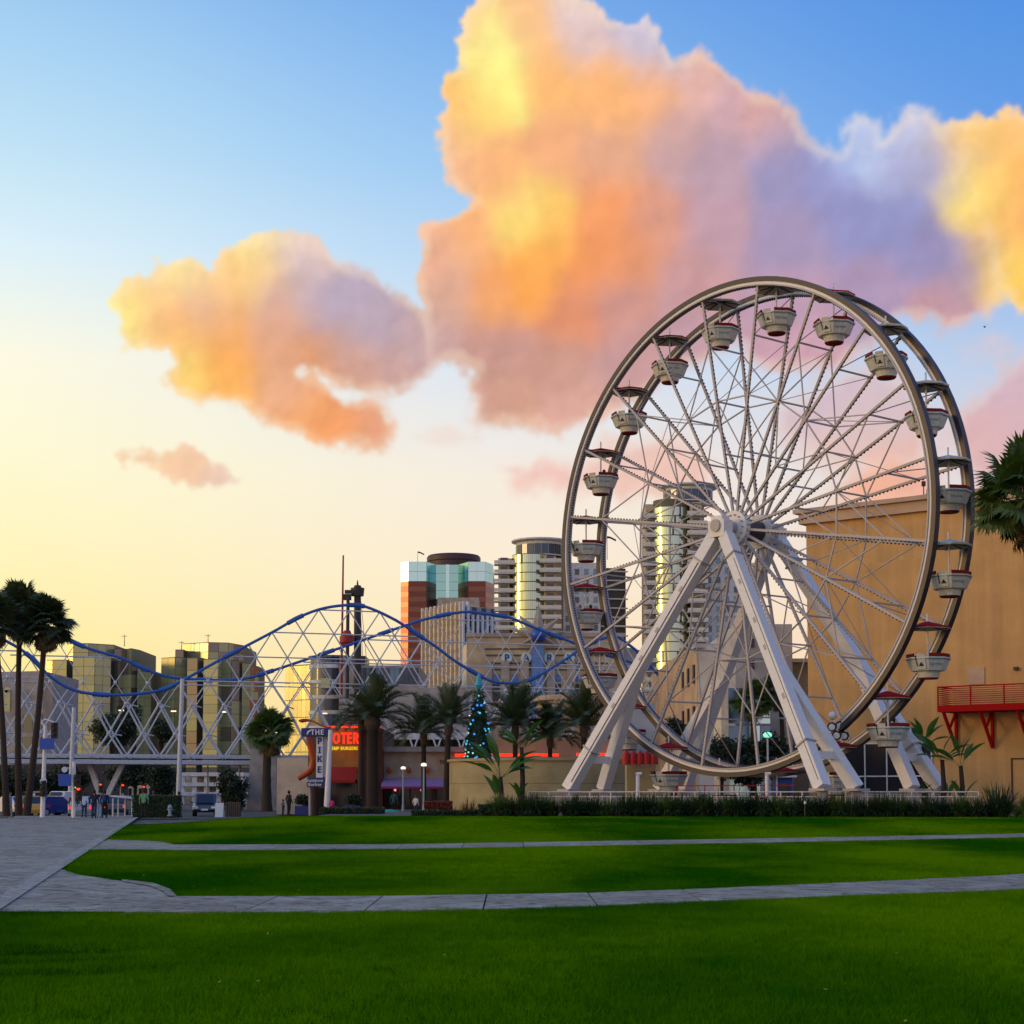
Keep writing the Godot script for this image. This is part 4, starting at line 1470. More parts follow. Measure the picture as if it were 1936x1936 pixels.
func make_gold_towers() -> void:
	var g := [M.glass_gold, M.glass_gold, M.glass_gold_b]
	var d := [M.glass_smoke]
	var t := thing("glass_tower", "stepped gold mirror-glass office block whose left edge glows, beside the leftmost palms", "building", Vector3(-135.833, 2.471, -560), "gold mirror-glass office blocks")
	glass_block(t, PackedVector2Array([Vector2(-148.083, -561.6), Vector2(-145.562, -560), Vector2(-140.488, -560), Vector2(-133.506, -566)]), 30, 51.366, 3.6, 2.9, g, 22.0)
	glass_block(t, PackedVector2Array([Vector2(-132.798, -563), Vector2(-129.085, -566), Vector2(-127.169, -563), Vector2(-125.723, -570)]), 26, 49.955, 4.0, 4.2, d + [M.glass_gold_b], 22.0)
	glass_block(t, PackedVector2Array([Vector2(-142.093, -546), Vector2(-134.682, -545), Vector2(-130.525, -549)]), 12, 45.643, 3.6, 2.9, g)
	glass_block(t, PackedVector2Array([Vector2(-131.238, -552), Vector2(-128.185, -550), Vector2(-127.444, -552), Vector2(-124.061, -550), Vector2(-122.443, -552)]), 10, 44.766, 4.0, 4.2, [M.glass_smoke, M.glass_smoke, M.glass_gold_b])
	glass_block(t, PackedVector2Array([Vector2(-121.999, -550), Vector2(-118.814, -556)]), 20, 41.627, 3.6, 2.9, g)
	glass_block(t, PackedVector2Array([Vector2(-152.766, -554.4), Vector2(-150.48, -553), Vector2(-145.552, -552)]), 20, 45.27, 3.6, 2.9, g)
	antenna(t, Vector2(-129.866, -565), 50.743, 54.657)
	t = thing("glass_tower", "stepped gold mirror-glass office block with a pale faceted front behind the bridge mast", "building", Vector3(-102.721, 2.494, -575), "gold mirror-glass office blocks")
	glass_block(t, PackedVector2Array([Vector2(-111.689, -572), Vector2(-101.853, -566), Vector2(-95.47, -568), Vector2(-92.095, -578)]), 30, 52.254, 3.6, 2.9, [M.glass_smoke, M.glass_gold_b, M.glass_gold_b], 22.0)
	glass_block(t, PackedVector2Array([Vector2(-116.345, -560), Vector2(-110.997, -556), Vector2(-107.579, -559)]), 20, 46.447, 3.6, 2.9, g)
	glass_block(t, PackedVector2Array([Vector2(-112.994, -566), Vector2(-110.164, -566)]), 20, 49.761, 3.6, 2.9, d, 22.0)
	glass_block(t, PackedVector2Array([Vector2(-107.194, -557), Vector2(-103.528, -556), Vector2(-101.983, -558)]), 15, 46.271, 4.0, 4.2, d + d + [M.glass_gold_b])
	glass_block(t, PackedVector2Array([Vector2(-100.703, -551), Vector2(-95.709, -550), Vector2(-95.537, -556)]), 15, 45.429, 3.6, 2.9, g)
	glass_block(t, PackedVector2Array([Vector2(-95.537, -556), Vector2(-92.245, -555), Vector2(-89.257, -558)]), 15, 45.412, 4.0, 4.2, d + [M.glass_gold_b])
	glass_block(t, PackedVector2Array([Vector2(-89.097, -557), Vector2(-86.777, -560)]), 15, 44.693, 3.6, 2.9, g)
	glass_block(t, PackedVector2Array([Vector2(-86.777, -560), Vector2(-85.055, -566)]), 15, 44.118, 3.6, 2.9, [M.stone_brown, M.glass_gold_b])
	antenna(t, Vector2(-102.39, -568), 52.076, 55.118)
	antenna(t, Vector2(-111.247, -568), 49.931, 52.792)
	# the strip of bright windows between them and the shops
	t = thing("glass_block", "small yellow-lit glass block with dark upright mullions behind the footbridge", "building", Vector3(-58.52, 3.031, -460))
	glass_block(t, PackedVector2Array([Vector2(-61.796, -460), Vector2(-54.218, -454.3)]), 16, 36.309, 1.5, 4.5, [M.glass_gold], 8.0)
	# the pale block at the left edge with an arched window
	t = thing("corner_building", "pale grey block with a tall arched window at the far left street end", "building", Vector3(-86.788, 1.6, -300))
	block(t, "wall", PackedVector2Array([Vector2(-96.35, -300), Vector2(-82.118, -296)]), 24, 0, 23.022, M.concrete_wall)
	block(t, "sunlit_side_wall", PackedVector2Array([Vector2(-82.081, -296), Vector2(-85.972, -312)]), 6, 0, 22.834, M.stucco_tan_and_lit)  # the yellow evening light on this side is put into its colour
	var b := MB.new()
	b.span(Vector3(-88.811, 15.916, -295.6), Vector3(-87.798, 19.626, -296.4))
	b.tube(Vector3(-88.304, 19.626, -295.6), Vector3(-88.304, 19.626, -296.4), 0.52, 0.52, 16, true)
	part(t, "arched_window", b, M.glass_gold)
	panes(t, "window", Vector2(-87.514, -297.6), Vector2(-82.16, -296), 4, 15.916, 3, 3, [M.glass_dark], Vector2(0.88, 0.8))


func antenna(t: Node3D, at: Vector2, y0: float, y1: float) -> void:
	var b := MB.new()
	b.tube(Vector3(at.x, y0, at.y), Vector3(at.x, y1, at.y), 0.13, 0.09, 6)
	b.beam(Vector3(at.x - 1.0, y1 - 0.5, at.y), Vector3(at.x + 0.8, y1 - 0.5, at.y), 0.14, 0.14)
	part(t, "antenna", b, M.ride_dark)


func make_banded_tower() -> void:
	var t := thing("banded_tower", "brown banded tower with teal glass top and a dark round crown", "building", Vector3(-29.154, 6.329, -760))
	var front := PackedVector2Array([Vector2(-50.594, -767.5), Vector2(-47.083, -765), Vector2(-38.957, -765), Vector2(-35.108, -775), Vector2(-24.697, -775), Vector2(-19.837, -765), Vector2(-12.189, -765), Vector2(-8.716, -775)])
	block(t, "wall", front, 60, 0, 106.802, M.mullion)
	var yt: float = 106.802
	var yb: float = 97.837
	var yc: float = 90.82
	var pale := [1, 5]
	for i in front.size() - 1:
		var a := front[i]
		var b := front[i + 1]
		var low := yc if i in [2, 3, 4] else yb
		if i == 2 or i == 4:
			low = yb
		panes(t, "glass_panel", a, b, low, yt, maxi(1, roundi(a.distance_to(b) / 5.0)), maxi(1, roundi((yt - low) / 4.0)), [M.glass_teal_pale] if (i in pale or i == 0) else [M.glass_teal], Vector2(0.985, 0.97), 0.06, 0.002)
		if i == 3:
			continue
		var rows := 24
		for j in rows:
			var y1 := low - j * 2.35 * 1.0
			var q := MB.new()
			var dir := Vector3(b.x - a.x, 0, b.y - a.y).normalized()
			var nn := dir.cross(Vector3.UP)
			var A := Vector3(a.x, y1 - 1.15, a.y) + nn * 0.08
			var B := Vector3(b.x, y1 - 1.15, b.y) + nn * 0.08
			q.beam(A, B, 0.2, 2.3, nn)
			part(t, "stone_band", q, M.stone_brown if (j + (i % 2)) % 2 == 0 else M.stone_brown_b)
	var s := MB.new()
	s.box(Vector3(-29.653, (yt + yc) * 0.5 - 3.0, -774.6), Vector3(1.5, yt - yc + 6.0, 0.6))
	part(t, "rib", s, M.glass_teal_pale)
	var c := MB.new()
	c.lathe(Vector3(-27.944, yt, -806), PackedVector2Array([Vector2(12.4, 0), Vector2(12.6, 5.0), Vector2(12.9, 5.4), Vector2(12.9, 7.4), Vector2(12.2, 8.3), Vector2(0.0, 8.6)]), 40)
	part(t, "crown", c, M.crown_dark)
	flag(Vector3(-43.226, yt, -770), 5.5, "tall flagpole with a small flag on the banded tower")


func flag(p: Vector3, h: float, label: String) -> void:
	var f := thing("flagpole", label, "flagpole", p, "rooftop flagpoles")
	var b := MB.new()
	b.tube(p, p + Vector3(0, h, 0), 0.12, 0.08, 6)
	part(f, "pole", b, M.ride_dark)
	b = MB.new()
	var prev := p + Vector3(0, h - 0.1, 0)
	for i in 6:
		var nx := p + Vector3(0.5 * (i + 1), h - 0.1 - 0.12 * i - 0.02 * i * i, 0.25 * sin(i * 1.4))
		b.quad(prev - Vector3(0, 0.7, 0), nx - Vector3(0, 0.7, 0), nx, prev)
		b.quad(prev, nx, nx - Vector3(0, 0.7, 0), prev - Vector3(0, 0.7, 0))
		prev = nx
	part(f, "flag", b, M.line_dark)


func make_fin_building() -> void:
	var t := thing("fin_building", "cream office block with upright fins and a dark flank of white fins", "building", Vector3(-20.559, 5.582, -640))
	var L := Vector2(-34.843, -665)
	var C := Vector2(-19.162, -640)
	var R := Vector2(-6.507, -652)
	var top: float = 74.422
	block(t, "wall", PackedVector2Array([L, C]), 40, 0, top - 0.8, M.cream_panel)
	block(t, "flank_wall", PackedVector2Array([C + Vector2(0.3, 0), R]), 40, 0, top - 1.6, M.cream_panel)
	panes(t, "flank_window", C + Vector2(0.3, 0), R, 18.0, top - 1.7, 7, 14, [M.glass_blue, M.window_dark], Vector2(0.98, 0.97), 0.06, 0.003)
	block(t, "roof_house", PackedVector2Array([Vector2(-29.672, -670), Vector2(-20.896, -670), Vector2(-13.164, -670)]), 20, top - 3, 79.368, M.park_pilaster)
	var dl := Vector3(C.x - L.x, 0, C.y - L.y) / 9.0
	var nl := dl.normalized().cross(Vector3.UP)
	for i in 10:
		var b := MB.new()
		var p := Vector3(L.x, 0, L.y) + dl * i + nl * 0.5
		b.box(p + Vector3(0, top * 0.5, 0), Vector3(0.85, top, 1.0), Basis(dl.normalized(), Vector3.UP, nl))
		part(t, "fin", b, M.cream_fin)
	panes(t, "window", L, C, 18.0, top - 2.4, 9, 15, [M.stone_brown_b], Vector2(0.36, 0.42), 0.06, 0.003)
	var dr := Vector3(R.x - C.x, 0, R.y - C.y) / 7.0
	var nr := dr.normalized().cross(Vector3.UP)
	for i in 8:
		var b := MB.new()
		var h := top if i < 2 else top - 4.8
		var p := Vector3(C.x, 0, C.y) + dr * (i + 0.1) + nr * 0.5
		b.box(p + Vector3(0, h * 0.5, 0), Vector3(0.95, h, 0.9), Basis(dr.normalized(), Vector3.UP, nr))
		part(t, "fin", b, M.white_fin)


# a condominium tower: curved glass drum between two stacks of balconies, a windowed wall and a roof that juts out
func condo(label: String, D: float, q: Dictionary) -> void:
	var t := thing("condo_tower", label, "building", Vector3(q.cx, 0, -D - 12.0), "condominium towers with balconies")
	var fh := 3.1
	var y1: float = q.top
	var floors := int(y1 / fh)
	var first := int(q.low / fh)
	var c := Vector3(q.cx, 0, -D - q.r + 5.5)
	var pc := Vector3(q.pcx, 0, -D - q.pr + 3.0)
	# body behind the glass
	var bd := MB.new()
	bd.lathe(c, PackedVector2Array([Vector2(q.r - 0.2, 0), Vector2(q.r - 0.2, y1), Vector2(0, y1)]), 36)
	part(t, "core_wall", bd, M.mullion)
	block(t, "wall", PackedVector2Array([Vector2(q.x0 + 1.2, -D - 4.0), Vector2(q.x1, -D - 4.0)]), 22, 0, y1 - 0.5, M.condo_cream)
	var seg: float = q.r * deg_to_rad(6.0)
	var pm := MB.new()
	pm.box(Vector3.ZERO, Vector3(seg * 0.95, fh * 0.9, 0.1))
	var pmesh := pm.mesh()
	for j in range(first, floors):
		for i in range(int(q.a0), int(q.a1)):
			var an := deg_to_rad(180.0 + 6.0 * (i + 0.5))
			var nn := Vector3(cos(an), 0, -sin(an))
			var p: Vector3 = c + nn * q.r + Vector3(0, (j + 0.5) * fh, 0)
			var bs := Basis(Vector3.UP.cross(nn), Vector3.UP, nn) * Basis.from_euler(Vector3(rng.randfn(0, 0.008), rng.randfn(0, 0.008), 0))
			put(t, "window_pane", pmesh, M.glass_condo if rng.randf() < 0.96 else M.glass_dark, p - t.position, bs)
	# balconies
	for st in q.stacks:
		var col := MB.new()
		col.span(Vector3(st[0] + st[1] * 0.2, 0, -D - 4.0), Vector3(st[0] + st[1] * 0.75, y1 - 1.0, -D + 0.5 + st[2]))
		part(t, "stack_wall", col, M.condo_cream)
		var sl := MB.new()
		sl.box(Vector3.ZERO, Vector3(st[1], 0.32, 4.4))
		var slm := sl.mesh()
		var rl := MB.new()
		rl.box(Vector3(0, 0.75, 2.1), Vector3(st[1] * 0.98, 1.0, 0.06))
		var rlm := rl.mesh()
		for j in range(first, floors - 1):
			var p := Vector3(st[0] + st[1] * 0.5, (j + 1) * fh, -D + 0.6 + st[2]) - t.position
			var bal := put(t, "balcony", slm, M.condo_white, p)
			put(bal, "balcony_rail", rlm, M.condo_rail)
			var dm := "door %.1f" % st[1]
			if not meshes.has(dm):
				var dq := MB.new()
				dq.box(Vector3.ZERO, Vector3(st[1] * 0.34, 2.2, 0.1))
				meshes[dm] = dq.mesh()
			put(t, "balcony_door", meshes[dm], M.glass_dark, p + Vector3(st[1] * -0.02, 1.3, -0.02), Basis.IDENTITY)
	# penthouse: dark windows between posts, and the roof
	var ph := MB.new()
	ph.lathe(pc, PackedVector2Array([Vector2(q.pr * 0.93, y1), Vector2(q.pr * 0.93, y1 + q.pent), Vector2(0, y1 + q.pent)]), 36)
	part(t, "penthouse", ph, M.condo_white)
	for i in 9:
		var an := deg_to_rad(196.0 + 17.0 * i)
		var nn := Vector3(cos(an), 0, -sin(an))
		var w := MB.new()
		w.box(pc + nn * q.pr * 0.935 + Vector3(0, y1 + q.pent * 0.46, 0), Vector3(q.pr * 0.245, q.pent * 0.72, 0.3), Basis(Vector3.UP.cross(nn), Vector3.UP, nn))
		part(t, "penthouse_window", w, M.glass_dark)
	var rf := MB.new()
	rf.lathe(pc, PackedVector2Array([Vector2(q.pr * 0.9, y1 + q.pent), Vector2(q.pr * 1.12, y1 + q.pent + 0.5), Vector2(q.pr * 1.12, y1 + q.pent + 1.0), Vector2(0, y1 + q.pent + 1.6)]), 40)
	part(t, "roof", rf, M.condo_white)
	# the flat wing on the right: white wall with paired windows, then dark glass with pale slab edges
	var wx: float = q.x1
	block(t, "wing_wall", PackedVector2Array([Vector2(wx, -D - 3), Vector2(q.x2, -D - 2)]), 20, 0, q.wing, M.condo_white)
	panes(t, "window", Vector2(wx, -D - 3), Vector2(q.x2, -D - 2), q.low, q.wing - 1.5, q.wcols, int((q.wing - q.low) / fh), [M.glass_dark, M.glass_blue, M.glass_blue], Vector2(0.46, 0.62), 0.06, 0.004)
	if q.x3 > q.x2:
		block(t, "glass_wing", PackedVector2Array([Vector2(q.x2, -D - 4), Vector2(q.x3, -D - 6)]), 20, 0, q.wing - 1.5, M.glass_dark)
		for j in range(first, int((q.wing - 1.0) / fh)):
			var s := MB.new()
			s.beam(Vector3(q.x2, (j + 0.5) * fh, -D - 3.6), Vector3(q.x3 + 0.6, (j + 0.5) * fh, -D - 5.4), 0.9, 0.4, Vector3(0, 0, 1))
			part(t, "slab_edge", s, M.condo_white)


func make_condos() -> void:
	mat("glass_condo", 0.5, 0.62, 0.5, 0.1, 1.0)
	mat("condo_rail", 0.62, 0.6, 0.5, 0.4)
	condo("condominium tower with balconies beside the banded tower, flag on its roof", 560, {"cx": 6.113, "r": 6.3, "pcx": 9.431, "pr": 8.6, "top": 80.741, "pent": 4.6, "low": 30.0, "x0": -5.239, "x1": 17.116, "x2": 29.516, "x3": 38.248, "wing": 78.611, "wcols": 4, "a0": 3, "a1": 25, "stacks": [[-5.938, 6.8, 0.0], [9.082, 7.2, 4.6]]})
	condo("taller condominium tower with balconies standing behind the ferris wheel hub", 540, {"cx": 51.029, "r": 5.8, "pcx": 57.26, "pr": 8.6, "top": 95.423, "pent": 4.6, "low": 34.0, "x0": 42.44, "x1": 62.313, "x2": 73.596, "x3": 77.806, "wing": 89.063, "wcols": 4, "a0": 3, "a1": 25, "stacks": [[41.935, 5.0, 0.0], [55.576, 6.6, 4.6]]})
	flag(Vector3(32.012, 80.015, -565), 8.0, "flagpole on the balcony tower nearer the banded tower")


func make_park_building() -> void:
	var t := thing("park_building", "cream parking hall with round letter discs, a blue column and a star", "building", Vector3(4.37, 3.006, -226))
	var D := 224.0
	var top: float = 22.353
	block(t, "wall", PackedVector2Array([Vector2(-6.018, -224), Vector2(14.836, -224)]), 30, 0, top, M.park_wall)
	block(t, "sunlit_side_wall", PackedVector2Array([Vector2(-6.741, -232), Vector2(-6.025, -224)]), 20, 0, 21.577, M.cream_fin)  # lighter cream paints in the low sun on this side
	block(t, "side_wing", PackedVector2Array([Vector2(14.902, -225), Vector2(16.882, -228)]), 20, 0, 21.083, M.park_pilaster)
	var b := MB.new()
	b.span(Vector3(-6.137, top - 0.02, -223.7), Vector3(15.063, top + 0.5, -226))
	part(t, "coping", b, M.park_pilaster)
	# thin reveal lines
	for y: float in [20.731, 19.885, 18.828, 17.984]:
		for q: Vector2 in [Vector2(-3.633, 2.515), Vector2(4.471, 12.714)]:
			b = MB.new()
			b.span(Vector3(q.x, y - 0.1, -223.9), Vector3(q.y, y + 0.1, -224.1))
			part(t, "reveal_band", b, M.line_dark)
	for x: float in [-0.908, 1.677, 5.17, 7.824, -3.214, 10.479]:
		b = MB.new()
		b.span(Vector3(x - 0.55, 0, -223.5), Vector3(x + 0.55, 19.11, -224.2))
		part(t, "pilaster", b, M.park_pilaster)
	for x: float in [-2.096, 0.419, 6.078, 8.453, 9.571, 11.806, -4.192]:
		b = MB.new()
		b.span(Vector3(x - 0.42, 13.837, -223.9), Vector3(x + 0.42, 16.085, -224.1))
		part(t, "window", b, M.window_dark)
		b = MB.new()
		b.span(Vector3(x - 0.42, 16.436, -223.9), Vector3(x + 0.42, 17.35, -224.1))
		part(t, "upper_window", b, M.column_blue)
	# blue column, ball and star
	b = MB.new()
	b.span(Vector3(2.643, 0, -223), Vector3(4.173, 21.347, -224.4))
	part(t, "column", b, M.column_blue)
	var c := Vector3(3.491, 22.494, -222.5)
	b = MB.new()
	b.ball(c, Vector3.ONE * 1.02, 24, 14)
	part(t, "ball", b, M.ball_blue)
	var star := [[0.0, 4.3, 1.0], [50.0, 3.8, 0.8], [-44.0, 3.9, 0.8], [82.0, 3.8, 0.7], [-78.0, 4.0, 0.7], [118.0, 3.2, 0.5], [-118.0, 3.2, 0.5]]
	for s in star:
		var an := deg_to_rad(s[0])
		var dir := Vector3(sin(an), cos(an), 0)
		var sd := Vector3(cos(an), -sin(an), 0)
		var tip: Vector3 = c + dir * s[1] + Vector3(0, 0, -0.9)
		var z := Vector3(0, 0, 0.35)
		var base: Vector3 = c + dir * 0.4 + Vector3(0, 0, -0.9)
		b = MB.new()
		b.tri(base - sd * s[2], base + sd * s[2] * 0.0 + z, tip)
		b.tri(base + z, base + sd * s[2], tip)
		b.tri(base + sd * s[2], base - z, tip)
		b.tri(base - z, base - sd * s[2], tip)
		part(t, "star_spike", b, M.park_pilaster)
	var letters := ["P", "A", "R", "K"]
	var xs := [-0.695, 1.878, 4.938, 7.581]
	for i in 4:
		b = MB.new()
		b.tube(Vector3(xs[i], 19.523, -224.0), Vector3(xs[i], 19.523, -223.6), 0.72, 0.72, 24, true)
		var disc := part(t, "letter_disc", b, M.sign_disc)
		text(disc, letters[i], 0.95, M.sign_blue, Vector3(xs[i], 19.523, -223.55))
	# the pale drum in front of the hall
	t = thing("round_kiosk", "round pale drum with a rounded cap behind the date palms", "building", Vector3(7.82, 2.191, -190))
	b = MB.new()
	b.lathe(Vector3(7.822, 0, -196), PackedVector2Array([Vector2(5.0, 0), Vector2(5.0, 12.158), Vector2(5.3, 12.218), Vector2(5.3, 12.635), Vector2(4.9, 12.813), Vector2(0, 12.873)]), 40)
	part(t, "wall", b, M.stucco_tan_and_lit)


func text(parent: Node, words: String, height: float, m: Material, at: Vector3, basis := Basis.IDENTITY, font := "Droid Sans", bold := 700, depth := 0.06) -> MeshInstance3D:
	var key := "text " + words + font + str(height)
	if not meshes.has(key):
		var tm := TextMesh.new()
		var f := SystemFont.new()
		f.font_names = PackedStringArray([font])
		f.font_weight = bold
		tm.font = f
		tm.text = words
		tm.font_size = 32
		tm.pixel_size = height / 24.0
		tm.depth = depth
		meshes[key] = tm
	var off := Vector3.ZERO
	if parent.get_parent() == self:
		off = -(parent as Node3D).position
	return put(parent, "lettering", meshes[key], m, at + off, basis)


func make_white_building() -> void:
	var t := thing("stucco_building", "pale grey stucco building with small dark windows behind the wheel legs", "building", Vector3(20.205, 2.067, -150))
	block(t, "wall", PackedVector2Array([Vector2(16.496, -150), Vector2(19.84, -147)]), 22, 0, 14.647, M.stucco_white)
	block(t, "tall_wall", PackedVector2Array([Vector2(19.34, -146), Vector2(24.266, -146)]), 24, 0, 16.231, M.stucco_white)
	block(t, "right_wall", PackedVector2Array([Vector2(24.432, -147), Vector2(27.558, -149)]), 24, 0, 13.23, M.stucco_white)
	block(t, "sunlit_wall", PackedVector2Array([Vector2(16.166, -176), Vector2(16.396, -164), Vector2(16.472, -150)]), 20, 0, 15.144, M.stucco_tan_and_lit)  # same pale stucco; the tan is sunset light put into the colour
	var b := MB.new()
	b.span(Vector3(16.155, 14.466, -149.4), Vector3(19.439, 14.841, -152))
	part(t, "parapet", b, M.stucco_white)
	b = MB.new()
	b.span(Vector3(24.133, 12.921, -145.9), Vector3(27.047, 13.242, -149.5))
	part(t, "coping", b, M.concrete_wall)
	# windows of four panes
	for q: Vector2 in [Vector2(20.692, 12.699), Vector2(20.692, 14.576), Vector2(20.329, 10.963)]:
		for i in 2:
			for j in 2:
				b = MB.new()
				b.box(Vector3(q.x + (i - 0.5) * 0.3, q.y + (j - 0.5) * 0.42, -145.96), Vector3(0.24, 0.36, 0.12))
				part(t, "window_pane", b, M.window_dark)
	var A := Vector2(16.367, -164)
	var B := Vector2(16.444, -150)
	panes(t, "window", A, B, 3.0, 14.199, 3, 3, [M.window_dark], Vector2(0.24, 0.45), 0.06, 0.0)
	# the glazed bay and low shed beside the two fan palms
	b = MB.new()
	b.span(Vector3(17.465, 0, -141), Vector3(18.033, 10.521, -146.5))
	part(t, "bay_pier", b, M.cream_fin)
	panes(t, "bay_pane", Vector2(18.054, -141.2), Vector2(21.569, -141.2), 1.0, 10.477, 4, 3, [M.glass_teal_pale, M.glass_blue], Vector2(0.94, 0.94), 0.0, 0.005)


func make_hall() -> void:
	var t := thing("tan_hall", "huge windowless tan hall with a pale cornice standing right of the wheel", "building", Vector3(29.693, 1.6, -125))
	var A := Vector2(24.188, -138)
	var dir := Vector2(0.786, 0.618)
	var B := A + dir * 62.0
	var top: float = 23.952
	var p := PackedVector2Array([A, B, B + Vector2(0.618, -0.786) * 40.0, A + Vector2(0.618, -0.786) * 40.0])
	var b := MB.new()
	b.prism(p, 0, top)
	part(t, "wall", b, M.hall_wall)
	var n2 := Vector2(-0.618, 0.786)
	for q in [[0.0, 0.85, 0.45], [0.85, 0.35, 0.8]]:
		b = MB.new()
		var o: Vector2 = n2 * q[2] - dir * q[2]
		var pp := PackedVector2Array([A + o, B + n2 * q[2], B - n2 * 4.0, A - n2 * 4.0 - dir * q[2]])
		b.prism(pp, top + q[0] - 0.3, top + q[0] + q[1] - 0.3 + 0.002 * q[0], true)
		part(t, "cornice", b, M.hall_trim)
	b = MB.new()
	b.prism(PackedVector2Array([A + dir * 5.0 - n2 * 2.0, A + dir * 40.0 - n2 * 2.0, A + dir * 40.0 - n2 * 12.0, A + dir * 5.0 - n2 * 12.0]), top, top + 1.2)
	part(t, "roof_house", b, M.hall_trim)
	# faint panel joints in the render
	var d3 := Vector3(dir.x, 0, dir.y)
	var n3 := Vector3(n2.x, 0, n2.y)
	for k in 5:
		var q := Vector3(A.x, 0, A.y) + d3 * (4.6 + k * 5.6)
		b = MB.new()
		b.box(q + Vector3(0, top * 0.5, 0), Vector3(0.03, top - 1.0, 0.01), Basis(d3, Vector3.UP, n3))
		part(t, "wall_joint", b, M.hall_joint)
	# service hatch, lamp, door outline
	var w := func(along: float, y: float) -> Vector3: return Vector3(A.x, y, A.y) + d3 * along + n3 * 0.04
	b = MB.new()
	b.box(w.call(hall_at(0.275, A, dir), 10.56), Vector3(1.35, 1.3, 0.08), Basis(d3, Vector3.UP, n3))
	part(t, "hatch", b, M.hall_trim)
	b = MB.new()
	b.box(w.call(hall_at(0.299, A, dir), 10.969) + n3 * 0.1, Vector3(0.3, 0.26, 0.3), Basis(d3, Vector3.UP, n3))
	part(t, "wall_lamp", b, M.ride_dark)
	var da := hall_at(0.295, A, dir)
	for q in [[0.0, 1.75, 0.1, 4.0], [1.6, 3.75, 3.3, 0.1], [3.2, 1.75, 0.1, 4.0]]:
		b = MB.new()
		b.box(w.call(da + q[0], q[1] + 0.45), Vector3(q[2], q[3], 0.06), Basis(d3, Vector3.UP, n3))
		part(t, "door_frame", b, M.shop_brown)
	# storefront windows low on the wall
	var s0 := hall_at(0.196, A, dir)
	var s1 := hall_at(0.248, A, dir)
	for i in 4:
		b = MB.new()
		var x := lerpf(s0, s1, (i + 0.5) / 4.0)
		b.box(w.call(x, 3.0), Vector3((s1 - s0) / 4.0 - 0.1, 4.9, 0.06), Basis(d3, Vector3.UP, n3))
		part(t, "storefront_pane", b, M.window_dark)
		b = MB.new()
		b.box(w.call(lerpf(s0, s1, (i + 1) / 4.0), 3.0) + n3 * 0.06, Vector3(0.09, 5.0, 0.12), Basis(d3, Vector3.UP, n3))
		part(t, "storefront_post", b, M.condo_white)
	b = MB.new()
	b.box(w.call((s0 + s1) * 0.5, 5.56) + n3 * 0.06, Vector3(s1 - s0 + 0.2, 0.12, 0.14), Basis(d3, Vector3.UP, n3))
	part(t, "storefront_head", b, M.condo_white)
	b = MB.new()
	b.box(w.call((s0 + s1) * 0.5, 2.95) + n3 * 0.05, Vector3(s1 - s0, 0.1, 0.08), Basis(d3, Vector3.UP, n3))
	part(t, "storefront_transom", b, M.condo_white)
	b = MB.new()
	b.box(w.call((s0 + s1) * 0.5, 1.0) + n3 * 0.04, Vector3(s1 - s0 - 0.1, 1.2, 0.06), Basis(d3, Vector3.UP, n3))
	part(t, "storefront_plinth", b, M.hall_trim)
	# aerials on the roof
	for q: Vector2 in [Vector2(9.0, 1.6), Vector2(17.5, 1.9)]:
		b = MB.new()
		var ap := Vector3(A.x, top + 0.9, A.y) + d3 * q.x - n3 * 3.0
		b.tube(ap, ap + Vector3(0, q.y, 0), 0.05, 0.04, 6)
		b.box(ap + Vector3(0, q.y, 0), Vector3(0.3, 0.4, 0.2))
		part(t, "aerial", b, M.ride_dark)
	# red balcony with rails and brackets
	var bal := thing("balcony", "red steel balcony with slim rails and triangular brackets on the tan hall", "balcony", w.call(hall_at(0.278, A, dir), 7.871))
	var b0 := hall_at(0.26, A, dir)
	var bl := 24.0
	var dep := 2.6
	var yd: float = 7.748
	b = MB.new()
	b.box(w.call(b0 + bl * 0.5, yd + 0.25) + n3 * dep * 0.5, Vector3(bl, 0.5, dep), Basis(d3, Vector3.UP, n3))
	part(bal, "deck", b, M.rail_red)
	for k in 9:
		b = MB.new()
		var q: Vector3 = w.call(b0 + 0.05, yd + 0.62 + k * 0.16) + n3 * (dep - 0.06)
		b.beam(q, q + d3 * (bl - 0.1), 0.05 if k < 8 else 0.1, 0.05 if k < 8 else 0.1)
		b.beam(q, q - n3 * (dep - 0.1), 0.05 if k < 8 else 0.1, 0.05 if k < 8 else 0.1)
		part(bal, "rail", b, M.rail_red)
	for k in 10:
		b = MB.new()
		var q: Vector3 = w.call(b0 + 0.05 + k * 2.6, yd + 0.5) + n3 * (dep - 0.06)
		b.beam(q, q + Vector3(0, 1.45, 0), 0.09, 0.09, d3)
		part(bal, "post", b, M.rail_red)
	for k in 6:
		var q: Vector3 = w.call(b0 + 0.4 + k * 2.9, yd)
		b = MB.new()
		b.beam(q + n3 * 0.1, q + n3 * 0.1 - Vector3(0, 2.7, 0), 0.2, 0.2, d3)
		b.beam(q + n3 * (dep - 0.2), q + n3 * 0.12 - Vector3(0, 2.7, 0), 0.2, 0.2, d3)
		b.beam(q + n3 * 0.15, q + n3 * (dep * 0.52) - Vector3(0, 1.25, 0), 0.16, 0.16, d3)
		part(bal, "bracket", b, M.rail_red)


# how far along the hall's wall the sight line with that slope (x per metre of distance) meets it
func hall_at(slope: float, A: Vector2, dir: Vector2) -> float:
	return (slope * -A.y - A.x) / (dir.x + slope * dir.y)


# ---------------------------------------------------------------- plants
func blade(b: MB, p: Vector3, q: Vector3, side: Vector3, w0: float, w1: float) -> void:
	b.quad(p - side * w0, p + side * w0, q + side * w1, q - side * w1)


